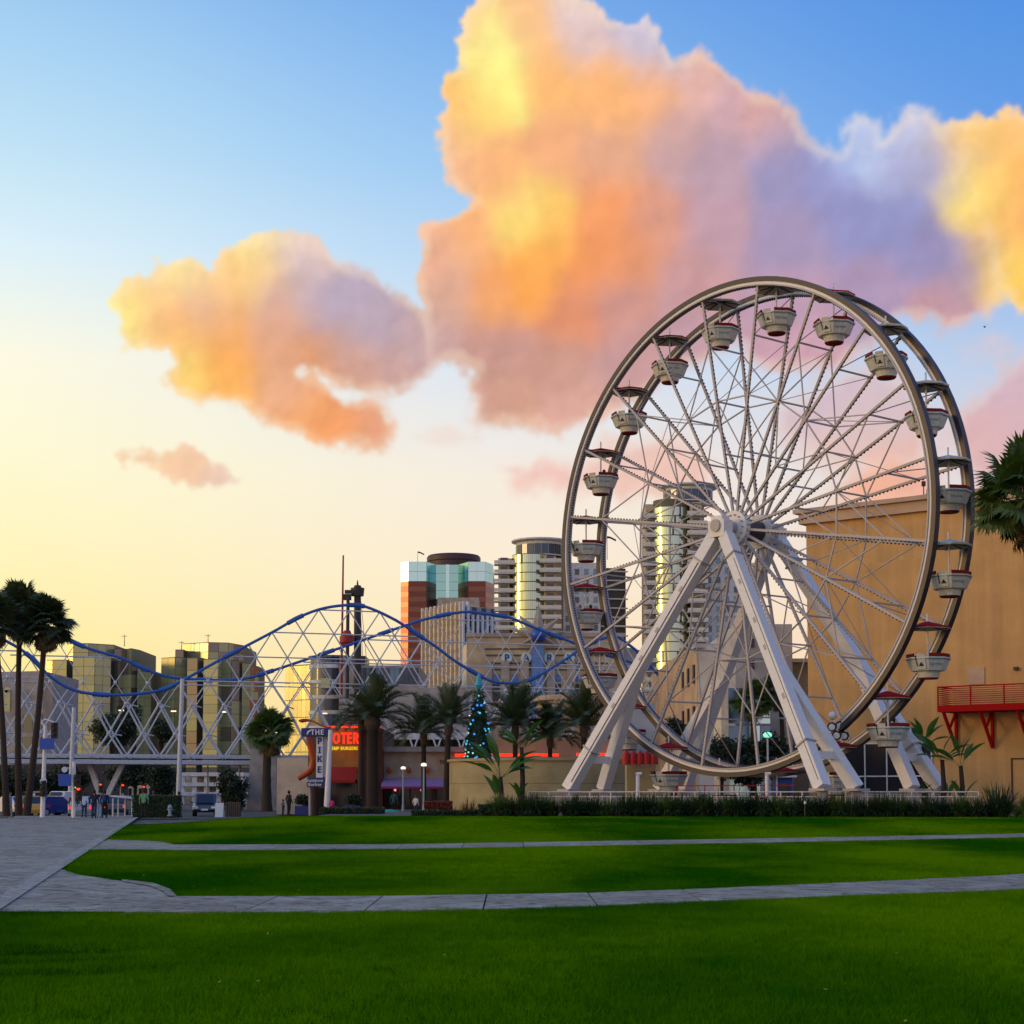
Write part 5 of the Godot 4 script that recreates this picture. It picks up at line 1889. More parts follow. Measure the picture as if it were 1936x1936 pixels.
# a folded fan leaf on its stalk, reaching out along +z
func fan_leaf(sd: int, stalk: float, size: float) -> ArrayMesh:
	var r := RandomNumberGenerator.new()
	r.seed = sd
	var b := MB.new()
	b.beam(Vector3(0, 0, 0), Vector3(0, 0.05, stalk), 0.04, 0.03)
	var c := Vector3(0, 0.05, stalk)
	var n := 30
	for i in n:
		var a := deg_to_rad(lerpf(-125.0, 125.0, (i + 0.5) / n))
		var dir := Vector3(sin(a), 0.12 * cos(a * 2.0), cos(a)).normalized()
		var l := size * (0.72 + 0.28 * cos(a * 0.75)) * r.randf_range(0.85, 1.1)
		var side := Vector3.UP.cross(dir).normalized()
		var mid := c + dir * l * 0.62 + Vector3(0, 0.03, 0)
		var tip := c + dir * l + Vector3(r.randf_range(-0.05, 0.05), -0.16 * l * r.randf_range(0.6, 1.7), 0)
		var w := l * 0.075
		b.tri(c, mid - side * w, mid + Vector3(0, 0.035, 0))
		b.tri(c, mid + Vector3(0, 0.035, 0), mid + side * w)
		b.tri(mid - side * w, tip, mid + Vector3(0, 0.03, 0))
		b.tri(mid + Vector3(0, 0.03, 0), tip, mid + side * w)
	return b.mesh()


# a feather leaf arching from elevation e0 (degrees), reaching out along +z
func feather_leaf(sd: int, e0: float, droop: float, length: float) -> ArrayMesh:
	var r := RandomNumberGenerator.new()
	r.seed = sd
	var b := MB.new()
	var p := Vector3.ZERO
	var n := 26
	for i in n:
		var f := float(i) / n
		var e := deg_to_rad(e0 - droop * f * f)
		var d := Vector3(0, sin(e), cos(e))
		var q := p + d * length / n
		b.beam(p, q, 0.05 * (1.0 - f) + 0.012, 0.04 * (1.0 - f) + 0.01, Vector3.RIGHT)
		if i > 2:
			var up := Vector3(0, cos(e), -sin(e))
			var l := length * 0.2 * sin(PI * clampf(0.12 + f * 0.8, 0, 1)) + 0.12
			for s in [-1.0, 1.0]:
				for k in 2:
					var pp := p.lerp(q, (k + r.randf()) * 0.5)
					var dd := (Vector3(s * 0.85, 0, 0) + d * (0.55 + 0.4 * f) + up * 0.34 * r.randf_range(0.5, 1.3)).normalized()
					var tip := pp + dd * l * r.randf_range(0.85, 1.1) + Vector3(0, -0.07 * l, 0)
					blade(b, pp, tip, d, 0.036, 0.006)
		p = q
	return b.mesh()


func fronds_of() -> void:
	for k in 3:
		meshes["fan %d" % k] = fan_leaf(40 + k, 1.0, 0.95)
	var e := [84.0, 68.0, 52.0, 37.0, 22.0, 8.0]
	var dr := [30.0, 52.0, 66.0, 74.0, 78.0, 72.0]
	for k in 6:
		meshes["feather %d" % k] = feather_leaf(60 + k, e[k], dr[k], 2.9)


func fan_palm(label: String, foot: Vector3, top: Vector3, size: float, r0: float, fronds: int, skirt: int, m: Material, sd: int) -> Node3D:
	var t := thing("fan_palm", label, "palm tree", foot, "fan palms")
	var r := RandomNumberGenerator.new()
	r.seed = sd
	var b := MB.new()
	var pts := PackedVector3Array()
	var rad := PackedFloat32Array()
	for i in 15:
		var f := i / 14.0
		var bend := sin(f * PI) * 0.12 * (1 if sd % 2 else -1)
		pts.append(foot.lerp(top, f) + Vector3(bend, 0, bend * 0.5))
		rad.append(lerpf(r0 * 1.35, r0 * 0.8, sqrt(f)) * (1.0 + 0.05 * sin(i * 2.3)))
	b.pipe(pts, rad, 12)
	part(t, "trunk", b, M.trunk_brown)
	for i in fronds:
		var f := (i + 0.5) / fronds
		var el := lerpf(80.0, -42.0, pow(f, 0.85)) + r.randf_range(-9, 9)
		var az := i * 2.39996 + r.randf_range(-0.3, 0.3)
		var bs := Basis(Vector3.UP, az) * Basis(Vector3.RIGHT, -deg_to_rad(el)) * Basis(Vector3.BACK, r.randf_range(-0.7, 0.7))
		var s := size * r.randf_range(0.85, 1.12)
		put(t, "frond", meshes["fan %d" % (i % 3)], m, top - foot + Vector3(0, r.randf_range(-0.15, 0.3) * size, 0), bs.scaled(Vector3.ONE * s))
	for i in skirt:
		var az := i * 2.39996 + r.randf()
		var el := r.randf_range(-88, -58)
		var bs := Basis(Vector3.UP, az) * Basis(Vector3.RIGHT, -deg_to_rad(el)) * Basis(Vector3.BACK, r.randf_range(-0.9, 0.9))
		put(t, "dead_frond", meshes["fan %d" % (i % 3)], M.dead_frond, top - foot + Vector3(0, r.randf_range(-0.5, 0.0) * size, 0), bs.scaled(Vector3(0.75, 0.75, 0.85) * size))
	return t


func date_palm(label: String, foot: Vector3, top: Vector3, size: float, r0: float, sd: int) -> void:
	var t := thing("date_palm", label, "palm tree", foot, "date palms in front of the shops")
	var r := RandomNumberGenerator.new()
	r.seed = sd
	var b := MB.new()
	var pts := PackedVector3Array()
	var rad := PackedFloat32Array()
	for i in 25:
		var f := i / 24.0
		pts.append(foot.lerp(top, f))
		rad.append(r0 * (1.12 - 0.2 * f) * (1.0 + 0.07 * (i % 2)))
	b.pipe(pts, rad, 12)
	part(t, "trunk", b, M.trunk_brown)
	b = MB.new()
	b.lathe(top + Vector3(0, -0.7, 0), PackedVector2Array([Vector2(r0 * 0.9, 0), Vector2(r0 * 1.55, 0.35), Vector2(r0 * 1.5, 0.75), Vector2(r0 * 0.7, 1.0), Vector2(0, 1.05)]), 12)
	part(t, "boss", b, M.trunk_grey)
	var n := 42
	for i in n:
		var k := clampi(int(6.0 * pow((i + 0.5) / n, 0.95)), 0, 5)
		var az := i * 2.39996 + r.randf_range(-0.25, 0.25)
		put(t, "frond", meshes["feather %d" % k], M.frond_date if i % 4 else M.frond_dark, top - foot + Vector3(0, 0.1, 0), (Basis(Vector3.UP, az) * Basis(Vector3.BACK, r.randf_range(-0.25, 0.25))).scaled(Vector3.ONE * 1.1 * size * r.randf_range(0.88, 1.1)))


# clumps of small leaves filling a crown
func crown(t: Node3D, c: Vector3, rad: Vector3, n: int, leaf_size: float, m: Material, sd: int, called := "crown") -> void:
	var key := "clump %.2f" % leaf_size
	if not meshes.has(key):
		var q := RandomNumberGenerator.new()
		q.seed = 5
		var b := MB.new()
		for i in 9:
			var p := Vector3(q.randfn(), q.randfn(), q.randfn()) * leaf_size * 0.7
			var d := Vector3(q.randfn(), q.randfn() * 0.6, q.randfn()).normalized()
			var s := d.cross(Vector3(q.randfn(), q.randfn(), q.randfn())).normalized()
			b.tri(p, p + d * leaf_size * 0.5 + s * leaf_size * 0.28, p + d * leaf_size)
			b.tri(p, p + d * leaf_size, p + d * leaf_size * 0.5 - s * leaf_size * 0.28)
		meshes[key] = b.mesh()
	var r := RandomNumberGenerator.new()
	r.seed = sd
	# several lobes make the outline uneven
	var lobes: Array[Vector4] = []
	for i in 9:
		var d := Vector3(r.randfn(), r.randfn() * 0.8, r.randfn()).normalized() * r.randf_range(0.35, 0.72)
		lobes.append(Vector4(d.x, d.y, d.z, r.randf_range(0.3, 0.5)))
	var mm := MultiMesh.new()
	mm.transform_format = MultiMesh.TRANSFORM_3D
	mm.mesh = meshes[key]
	mm.instance_count = n
	for i in n:
		var l: Vector4 = lobes[i % lobes.size()]
		var d := Vector3(r.randfn(), r.randfn(), r.randfn()).normalized() * pow(r.randf(), 0.4) * l.w
		var p := c + (Vector3(l.x, l.y, l.z) + d) * rad
		mm.set_instance_transform(i, Transform3D(Basis.from_euler(Vector3(r.randf() * 6, r.randf() * 6, r.randf() * 6)).scaled(Vector3.ONE * r.randf_range(0.7, 1.3)), p))
	var o := MultiMeshInstance3D.new()
	o.name = called
	o.multimesh = mm
	o.material_override = m
	o.set_meta("kind", "stuff")
	t.add_child(o, true)


func broad_tree(label: String, foot: Vector3, c: Vector3, rad: Vector3, n: int, sd: int, m: Material, leaf_size := 0.34) -> void:
	var t := thing("broadleaf_tree", label, "tree", foot, "dark trees behind the bridge and wheel")
	var b := MB.new()
	b.pipe(PackedVector3Array([foot, foot.lerp(c, 0.5) + Vector3(0.15, 0, 0), c]), PackedFloat32Array([0.22, 0.16, 0.08]), 8)
	for i in 4:
		var d := Vector3(cos(i * 1.7), 0.35, sin(i * 1.7)) * rad * 0.6
		b.pipe(PackedVector3Array([foot.lerp(c, 0.6), c + d * 0.5, c + d]), PackedFloat32Array([0.09, 0.06, 0.02]), 6)
	part(t, "trunk", b, M.trunk_brown)
	crown(t, c - foot, rad, n, leaf_size, m, sd)


# a clump of strap leaves, base at the origin
func strap_clump(sd: int, n: int, length: float, w: float, spread: float) -> ArrayMesh:
	var r := RandomNumberGenerator.new()
	r.seed = sd
	var b := MB.new()
	for i in n:
		var az := r.randf() * TAU
		var lean := pow(r.randf(), 0.8) * spread
		var l := length * r.randf_range(0.6, 1.1)
		var out := Vector3(cos(az), 0, sin(az))
		var side := Vector3(-sin(az), 0, cos(az))
		var p := out * r.randf() * length * 0.3 + side * r.randf_range(-0.15, 0.15)
		var e := PI / 2 - lean * 0.6
		for k in 4:
			var q := p + (out * cos(e) + Vector3.UP * sin(e)) * l / 4.0
			blade(b, p, q, side, w * (1.0 - k * 0.2), w * (1.0 - (k + 1) * 0.24))
			p = q
			e -= lean * 0.42
	return b.mesh()


func paddle_leaf() -> ArrayMesh:
	# one long leaf blade on a stalk, along +z, arching
	var b := MB.new()
	var p := Vector3.ZERO
	var e := 0.25
	for k in 14:
		var f := k / 14.0
		var q := p + Vector3(0, sin(e), cos(e)) * 0.14
		var w0 := 0.015 if f < 0.3 else 0.19 * sin(PI * clampf((f - 0.28) / 0.74, 0.02, 1.0))
		var w1 := 0.015 if f + 0.07 < 0.3 else 0.19 * sin(PI * clampf((f + 0.072 - 0.28) / 0.74, 0.02, 1.0))
		var lift := Vector3(0, 0.35, 0)
		b.quad(p - Vector3(w0, -w0 * 0.35, 0), p, q, q - Vector3(w1, -w1 * 0.35, 0))
		b.quad(p, p + Vector3(w0, w0 * 0.35, 0), q + Vector3(w1, w1 * 0.35, 0), q)
		p = q
		e -= 0.055
	return b.mesh()


func bird_plant(label: String, foot: Vector3, h: float, leaves: int, size: float, sd: int) -> void:
	var t := thing("banana_plant", label, "plant", foot, "paddle-leaved plants by the wheel")
	var r := RandomNumberGenerator.new()
	r.seed = sd
	var b := MB.new()
	b.pipe(PackedVector3Array([foot, foot + Vector3(0.06, h * 0.5, 0), foot + Vector3(0, h, 0)]), PackedFloat32Array([0.16, 0.13, 0.1]), 9)
	part(t, "trunk", b, M.trunk_brown)
	for i in leaves:
		var az := (0.0 if i % 2 else PI) + PI / 2 + r.randf_range(-0.7, 0.7)
		var el := r.randf_range(0.3, 1.35)
		var bs := Basis(Vector3.UP, az) * Basis(Vector3.RIGHT, -el) * Basis(Vector3.BACK, r.randf_range(-1.0, 1.0))
		put(t, "leaf", meshes.paddle, M.leaf_banana, Vector3(0, h - r.randf() * 0.25, 0), bs.scaled(Vector3.ONE * size * r.randf_range(0.75, 1.1)))
	for i in 3:
		var az := r.randf() * TAU
		put(t, "leaf", meshes.paddle, M.leaf_banana, Vector3(r.randf_range(-0.3, 0.3), 0.2, 0), (Basis(Vector3.UP, az) * Basis(Vector3.RIGHT, -1.1)).scaled(Vector3.ONE * size * 0.8))


func box_hedge(label: String, a: Vector3, b3: Vector3, sd: int, m: Material, n := 2600) -> void:
	var t := thing("hedge", label, "hedge", Vector3((a.x + b3.x) * 0.5, a.y, (a.z + b3.z) * 0.5), "clipped hedges")
	var core := MB.new()
	core.span(a + Vector3(0.08, 0, -0.08), b3 - Vector3(0.08, 0.08, -0.08))
	part(t, "core", core, M.leaf_shrub)
	var r := RandomNumberGenerator.new()
	r.seed = sd
	var l := MB.new()
	var lo := Vector3(minf(a.x, b3.x), minf(a.y, b3.y), minf(a.z, b3.z))
	var hi := Vector3(maxf(a.x, b3.x), maxf(a.y, b3.y), maxf(a.z, b3.z))
	for i in n:
		var p := Vector3(r.randf_range(lo.x, hi.x), r.randf_range(lo.y, hi.y), r.randf_range(lo.z, hi.z))
		match r.randi() % 4:
			0: p.y = hi.y - r.randf() * 0.08
			1: p.z = hi.z - r.randf() * 0.08
			2: p.z = hi.z - r.randf() * 0.08
			3: p.x = lo.x if r.randf() < 0.5 else hi.x
		var d := Vector3(r.randfn(), r.randfn(), r.randfn()).normalized() * 0.09
		var s := d.cross(Vector3(r.randfn(), r.randfn(), r.randfn())).normalized() * 0.03
		l.quad(p - s, p + s, p + d + s, p + d - s)
	var o := part(t, "foliage", l, m)
	o.set_meta("kind", "stuff")


func make_plants() -> void:
	fronds_of()
	meshes.paddle = paddle_leaf()
	# fan palms
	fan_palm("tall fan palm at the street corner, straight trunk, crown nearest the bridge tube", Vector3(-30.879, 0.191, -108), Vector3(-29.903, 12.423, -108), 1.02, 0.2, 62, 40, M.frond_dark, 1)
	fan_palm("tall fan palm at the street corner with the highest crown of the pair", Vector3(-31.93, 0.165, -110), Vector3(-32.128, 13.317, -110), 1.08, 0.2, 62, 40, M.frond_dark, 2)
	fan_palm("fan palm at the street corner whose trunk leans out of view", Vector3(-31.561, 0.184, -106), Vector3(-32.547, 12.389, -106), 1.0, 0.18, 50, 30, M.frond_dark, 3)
	fan_palm("short fan palm standing between the two halves of the bridge pier", Vector3(-23.074, -0.389, -160), Vector3(-23, 7.186, -160), 1.3, 0.42, 60, 10, M.frond_green, 4)
	fan_palm("tall fan palm in front of the tan hall, beside its red balcony", Vector3(23.979, 0.631, -78), Vector3(23.874, 15.227, -78), 1.4, 0.24, 46, 14, M.frond_green, 5)
	fan_palm("slim fan palm behind the wheel, in front of the glazed bay", Vector3(18.634, 0.792, -130), Vector3(18.548, 8.498, -130), 0.95, 0.2, 40, 6, M.frond_green, 6)
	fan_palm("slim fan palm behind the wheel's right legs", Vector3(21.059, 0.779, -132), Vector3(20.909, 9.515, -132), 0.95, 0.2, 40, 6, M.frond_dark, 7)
	# date palms
	date_palm("stout date palm with the largest crown in front of the neon restaurant", Vector3(-9.703, 0.097, -118), Vector3(-9.741, 6.679, -118), 1.02, 0.38, 11)
	date_palm("slim date palm close behind the stout one at the neon restaurant", Vector3(-10.905, 0.046, -122), Vector3(-11.009, 6.55, -124), 0.62, 0.2, 12)
	date_palm("date palm over the lilac awning", Vector3(-6.138, 0.097, -118), Vector3(-6.158, 5.646, -118), 0.88, 0.17, 13)
	date_palm("date palm at the corner of the round cream wall, left of the decorated tree", Vector3(-4.474, 0.148, -114), Vector3(-4.276, 6.15, -114), 0.86, 0.19, 14)
	date_palm("date palm just right of the decorated tree", Vector3(0.217, 0.122, -116), Vector3(0.218, 6.085, -116), 1.0, 0.17, 15)
	date_palm("smallest date palm, between two taller ones above the round wall", Vector3(2.624, 0.11, -117), Vector3(2.632, 5.319, -117), 0.86, 0.16, 16)
	date_palm("date palm nearest the wheel's front leg", Vector3(4.829, 0.148, -114), Vector3(4.846, 6.008, -114), 1.02, 0.19, 17)
	# dark trees
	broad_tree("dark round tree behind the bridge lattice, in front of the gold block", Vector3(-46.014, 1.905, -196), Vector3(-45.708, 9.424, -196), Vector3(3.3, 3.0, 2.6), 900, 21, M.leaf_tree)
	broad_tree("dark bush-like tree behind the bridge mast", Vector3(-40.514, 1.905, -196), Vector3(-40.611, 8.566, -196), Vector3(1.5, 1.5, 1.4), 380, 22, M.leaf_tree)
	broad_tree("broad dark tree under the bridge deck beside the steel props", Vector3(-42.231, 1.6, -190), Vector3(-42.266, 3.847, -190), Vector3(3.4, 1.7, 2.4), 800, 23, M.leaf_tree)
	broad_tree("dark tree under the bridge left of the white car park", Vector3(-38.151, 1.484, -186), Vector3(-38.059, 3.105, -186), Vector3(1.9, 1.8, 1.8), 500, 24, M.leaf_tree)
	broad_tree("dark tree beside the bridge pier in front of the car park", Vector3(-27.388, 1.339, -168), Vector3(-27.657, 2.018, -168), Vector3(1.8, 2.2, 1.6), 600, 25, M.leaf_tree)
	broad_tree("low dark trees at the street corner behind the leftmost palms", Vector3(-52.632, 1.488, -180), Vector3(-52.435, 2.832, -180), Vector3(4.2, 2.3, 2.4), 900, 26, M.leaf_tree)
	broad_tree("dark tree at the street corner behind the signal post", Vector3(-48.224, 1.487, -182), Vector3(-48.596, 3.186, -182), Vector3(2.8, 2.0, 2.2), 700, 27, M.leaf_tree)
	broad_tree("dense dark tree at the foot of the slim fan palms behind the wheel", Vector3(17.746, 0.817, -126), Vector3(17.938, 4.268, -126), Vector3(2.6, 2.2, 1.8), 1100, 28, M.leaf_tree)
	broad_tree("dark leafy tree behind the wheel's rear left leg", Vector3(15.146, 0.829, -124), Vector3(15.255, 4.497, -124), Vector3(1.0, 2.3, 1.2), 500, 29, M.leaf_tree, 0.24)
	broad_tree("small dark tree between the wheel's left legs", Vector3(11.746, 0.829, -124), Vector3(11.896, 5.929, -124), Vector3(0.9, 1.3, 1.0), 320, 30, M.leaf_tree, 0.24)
	# paddle-leaved plants
	bird_plant("paddle-leaved plant with broad low leaves before the round cream wall", Vector3(-0.589, 0.745, -86), 1.7, 13, 1.25, 31)
	bird_plant("tall thin paddle-leaved plant reaching above the round cream wall", Vector3(0.482, 0.745, -86), 3.2, 8, 0.95, 32)
	bird_plant("paddle-leaved plant against the storefront window by the wheel's rear leg", Vector3(21.383, 0.725, -88), 3.4, 9, 0.9, 33)
	bird_plant("paddle-leaved plant in the middle of the three beside the tan hall", Vector3(21.836, 0.798, -86), 2.5, 8, 1.0, 34)
	bird_plant("paddle-leaved plant with the straightest trunk, nearest the red balcony", Vector3(22.773, 0.798, -86), 2.2, 7, 1.0, 35)
	# strap-leaf shrubs along the rail
	var kinds := []
	for k in 3:
		kinds.append(strap_clump(50 + k, 420, 1.0, 0.034, 1.2))
	var r := RandomNumberGenerator.new()
	r.seed = 4
	var first := Vector3(-0.777, 0, -83.2)
	var last := Vector3(21.756, 0, -80.2)
	var n := 34
	for i in n:
		var p := first.lerp(last, i / float(n - 1)) + Vector3(r.randf_range(-0.15, 0.15), 0, r.randf_range(-0.35, 0.35))
		p.y = ground(p.x, -p.z) - 0.02
		var o := put(self, numbered("shrub"), kinds[i % 3], M.leaf_shrub if i % 4 else M.frond_green, p, Basis(Vector3.UP, r.randf() * TAU).scaled(Vector3.ONE * r.randf_range(1.0, 1.3)))
		tag(o, "dark strap-leaved shrub in the row along the white rail below the wheel", "shrub", "strap-leaved shrubs along the white rail")
	var agave := strap_clump(58, 300, 1.75, 0.055, 1.15)
	var ag := put(self, numbered("spiky_shrub"), agave, M.leaf_shrub, Vector3(23.054, 0.42, -80.5))
	tag(ag, "big dark spiky shrub standing alone beside the end of the white rail", "shrub")
	ag = put(self, numbered("spiky_shrub"), strap_clump(59, 320, 1.25, 0.035, 1.3), M.frond_green, Vector3(23.899, 0.42, -79.0))
	tag(ag, "green grassy shrub beside the big spiky shrub by the tan hall", "shrub")
	for q: Vector3 in [Vector3(-2.148, 0.35, -84.5), Vector3(-2.777, 0.35, -85)]:
		var big := q.x > -2.463
		var o := put(self, numbered("bronze_shrub"), strap_clump(61, 90 if big else 50, 1.15 if big else 0.7, 0.03, 0.7), M.leaf_bronze, q)
		tag(o, "upright bronze spiky shrub before the round cream wall" if big else "small bronze spiky shrub at the left end of the round cream wall", "shrub")
	# clipped hedges and beds
	box_hedge("tall clipped dark hedge beside the promenade, behind the man in green", Vector3(-25.044, -0.001, -112), Vector3(-22.181, 1.461, -114), 71, M.leaf_shrub)
	box_hedge("low clipped hedge strip at the lawn edge before the round cream wall", Vector3(-4.925, 0.2, -84), Vector3(-1.624, 0.739, -85), 72, M.leaf_shrub)
	box_hedge("low square hedge block joining the strap-leaved shrubs", Vector3(-1.592, 0.2, -83), Vector3(-0.595, 1.007, -85), 73, M.leaf_shrub)
	box_hedge("reddish low hedge at the foot of the corner date palm", Vector3(-5.146, 0.2, -100), Vector3(-3.618, 1.103, -102), 74, M.leaf_red)
	box_hedge("dark low planting before the neon restaurant door", Vector3(-10.838, 0.1, -96), Vector3(-7.365, 0.794, -98), 75, M.leaf_tree)


func make_xmas_tree() -> void:
	var foot := Vector3(-2.198, 0.173, -112)
	foot.y = 0.2
	var t := thing("decorated_tree", "tall narrow decorated conifer hung with blue and teal lights above the round wall", "tree", foot)
	var h: float = 8.596 - 0.2
	var b := MB.new()
	b.tube(foot, foot + Vector3(0, h, 0), 0.16, 0.04, 8)
	part(t, "trunk", b, M.trunk_brown)
	var r := RandomNumberGenerator.new()
	r.seed = 8
	var l := MB.new()
	var cone := MB.new()
	cone.lathe(foot, PackedVector2Array([Vector2(1.25, 0.2), Vector2(0.12, h - 0.2), Vector2(0, h)]), 16)
	part(t, "inner_boughs", cone, M.leaf_xmas)
	for i in 9000:
		var f := 1.0 - sqrt(r.randf())
		var y := f * h
		var rr := lerpf(1.6, 0.2, f) * (0.86 + 0.14 * sin(y * 9.0)) * (0.55 + 0.45 * sqrt(r.randf()))
		var a := r.randf() * TAU
		var out := Vector3(cos(a), 0, sin(a))
		var p := foot + out * rr + Vector3(0, y, 0)
		var d := (out + Vector3(r.randfn() * 0.4, -0.25, r.randfn() * 0.4)).normalized() * 0.24
		var s := d.cross(Vector3(r.randfn(), r.randfn(), r.randfn())).normalized() * 0.04
		l.quad(p - s, p + s, p + d + s * 0.3, p + d - s * 0.3)
	part(t, "needles", l, M.leaf_xmas).set_meta("kind", "stuff")
	glow("tree_light_blue", 0.06, 0.28, 0.9, 0.9)
	glow("tree_light_teal", 0.1, 0.75, 0.7, 0.8)
	glow("tree_light_pale", 0.45, 0.85, 0.75, 0.8)
	var bulb := MB.new()
	bulb.ball(Vector3.ZERO, Vector3.ONE * 0.065, 8, 5)
	var bm := bulb.mesh()
	for i in 290:
		var f := 1.0 - sqrt(r.randf())
		var a := r.randf() * TAU
		var rr := lerpf(1.62, 0.22, f)
		put(t, "tree_light", bm, M[["tree_light_blue", "tree_light_teal", "tree_light_pale", "tree_light_blue"][i % 4]], Vector3(cos(a) * rr, f * h, sin(a) * rr), Basis.IDENTITY.scaled(Vector3.ONE * r.randf_range(0.6, 1.3)))
	b = MB.new()
	b.lathe(foot + Vector3(0, h - 0.1, 0), PackedVector2Array([Vector2(0.12, 0), Vector2(0.26, 0.25), Vector2(0.1, 0.9), Vector2(0, 1.15)]), 12)
	part(t, "topper", b, M.teal_top)


# ---------------------------------------------------------------- shops, low buildings, ride tower
func make_shops() -> void:
	mat("teal_top", 0.02, 0.35, 0.45, 0.4)
	var b: MB
	# round cream wall
	var t := thing("round_wall_building", "round low cream building with a flat coping and a groove round it", "building", Vector3(2.028, 0.262, -105))
	b = MB.new()
	var c := Vector3(2.201, 0, -112.2)
	b.lathe(c, PackedVector2Array([Vector2(6.35, 0.1), Vector2(6.35, 2.161), Vector2(6.31, 2.177), Vector2(6.31, 2.227), Vector2(6.35, 2.243), Vector2(6.35, 3.68)]), 64)
	part(t, "wall", b, M.drum_wall)
	b = MB.new()
	b.lathe(c, PackedVector2Array([Vector2(6.3, 3.647), Vector2(6.5, 3.653), Vector2(6.5, 3.812), Vector2(6.0, 3.845), Vector2(0, 3.845)]), 64)
	part(t, "coping", b, M.drum_wall)
	# restaurant with neon sign
	t = thing("neon_restaurant", "brown and ochre restaurant front with red neon letters and a red awning", "building", Vector3(-12.48, -0.005, -126))
	block(t, "wall", PackedVector2Array([Vector2(-13.887, -127), Vector2(-11.337, -126)]), 12, 0, 6.629, M.shop_ochre)
	block(t, "pier_wall", PackedVector2Array([Vector2(-11.247, -125), Vector2(-9.529, -125)]), 12, 0, 6.355, M.shop_brown)
	block(t, "left_wall", PackedVector2Array([Vector2(-15.396, -128), Vector2(-13.887, -127)]), 12, 0, 6.153, M.shop_brown)
	block(t, "grey_wall", PackedVector2Array([Vector2(-18.171, -131), Vector2(-15.516, -129)]), 12, 0, 4.353, M.concrete_wall)
	b = MB.new()
	b.span(Vector3(-13.989, 6.432, -124.9), Vector3(-9.667, 6.551, -125.05))
	part(t, "neon_tube_sign", b, M.neon_red)
	var sg := text(t, "HOOTERS", 0.84, M.neon_red, Vector3(-12.695, 5.665, -125.4), Basis.IDENTITY.scaled(Vector3(0.7, 1, 1)), "Droid Sans", 900, 0.2)
	sg.name = "neon_sign"
	sg = text(t, "SHRIMP BURGERS", 0.24, M.neon_yellow, Vector3(-12.65, 4.921, -125.4), Basis.IDENTITY.scaled(Vector3(0.92, 1.1, 1)), "Droid Sans", 900, 0.1)
	sg.name = "neon_sign"
	b = MB.new()
	var ya: float = 3.561
	for i in 5:
		var x0 := lerpf(-13.518, -11.474, i / 5.0)
		var x1 := lerpf(-13.518, -11.474, (i + 1) / 5.0)
		b.quad(Vector3(x0, ya - 1.0, -124.2), Vector3(x1, ya - 1.0, -124.2), Vector3(x1, ya, -125.9), Vector3(x0, ya, -125.9))
		b.quad(Vector3(x0, ya - 1.2, -124.2), Vector3(x1, ya - 1.2, -124.2), Vector3(x1, ya - 1.0, -124.2), Vector3(x0, ya - 1.0, -124.2))
	part(t, "awning", b, M.awning_red)
	b = MB.new()
	b.span(Vector3(-13.439, 0.2, -125.6), Vector3(-11.474, 2.619, -125.9))
	part(t, "doorway", b, M.window_dark)
	b = MB.new()
	b.span(Vector3(-13.177, 2.495, -125.2), Vector3(-12.514, 2.572, -125.4))
	part(t, "strip_light", b, M.lamp_white)
	b = MB.new()
	b.span(Vector3(-14.813, 0.2, -126.9), Vector3(-13.902, 1.995, -127.2))
	part(t, "side_door", b, M.window_dark)
	# orange wavy canopy and curved fin
	b = MB.new()
	var prev := Vector3(-15.508, 6.937, -123)
	for i in 12:
		var f := (i + 1) / 12.0
		var nx := Vector3(lerpf(-15.508, -13.226, f), lerpf(6.937, 6.472, f * f) + 0.12 * sin(f * 6.0), -123)
		var z := Vector3(0, 0, -2.2)
		b.quad(prev, nx, nx + z, prev + z)
		b.quad(prev - Vector3(0, 0.14, 0), nx - Vector3(0, 0.14, 0), nx, prev)
		b.quad(prev + z - Vector3(0, 0.14, 0), nx + z - Vector3(0, 0.14, 0), nx - Vector3(0, 0.14, 0), prev - Vector3(0, 0.14, 0))
		prev = nx
	part(t, "wavy_roof", b, M.orange_paint)
	b = MB.new()
	b.pipe(PackedVector3Array([Vector3(-15.035, 5.929, -124), Vector3(-14.795, 5.077, -124), Vector3(-14.555, 4.071, -124), Vector3(-14.627, 3.453, -124), Vector3(-14.934, 3.105, -124), Vector3(-15.626, 2.68, -124)]), PackedFloat32Array([0.12, 0.2, 0.24, 0.26, 0.24, 0.2]), 8)
	part(t, "curved_fin", b, M.orange_paint)
	b = MB.new()
	b.tube(Vector3(-14.504, 2.565, -124), Vector3(-14.443, -0.134, -124), 0.34, 0.34, 12)
	part(t, "post", b, M.shop_brown)
	# pylon sign
	var D := 116.0
	var s := thing("pylon_sign", "tall white upright sign board with dark letters between two navy boards", "sign", Vector3(-13.222, -0.022, -116))
	b = MB.new()
	b.span(Vector3(-13.404, 2.683, -116.0), Vector3(-12.952, 5.505, -116.4))
	part(s, "board", b, M.sign_white)
	b = MB.new()
	b.span(Vector3(-12.944, 2.719, -116.1), Vector3(-12.698, 5.505, -116.5))
	part(s, "side_board", b, M.grey_steel)
	var ys := [5.179, 4.563, 3.948, 3.225]
	for i in 4:
		text(s, "PIKE"[i], 0.46, M.sign_blue, Vector3(-13.187, ys[i], -115.97))
	b = MB.new()
	b.span(Vector3(-14.417, 5.487, -115.8), Vector3(-12.517, 6.067, -116.6))
	var hd := part(s, "head_board", b, M.sign_blue)
	text(hd, "THE", 0.38, M.sign_white, Vector3(-13.309, 5.767, -115.72))
	b = MB.new()
	b.pipe(PackedVector3Array([Vector3(-14.016, 5.605, -115.75), Vector3(-13.927, 5.786, -115.75), Vector3(-13.747, 5.895, -115.75)]), PackedFloat32Array([0.04, 0.08, 0.05]), 6)
	part(hd, "emblem", b, M.sign_white)
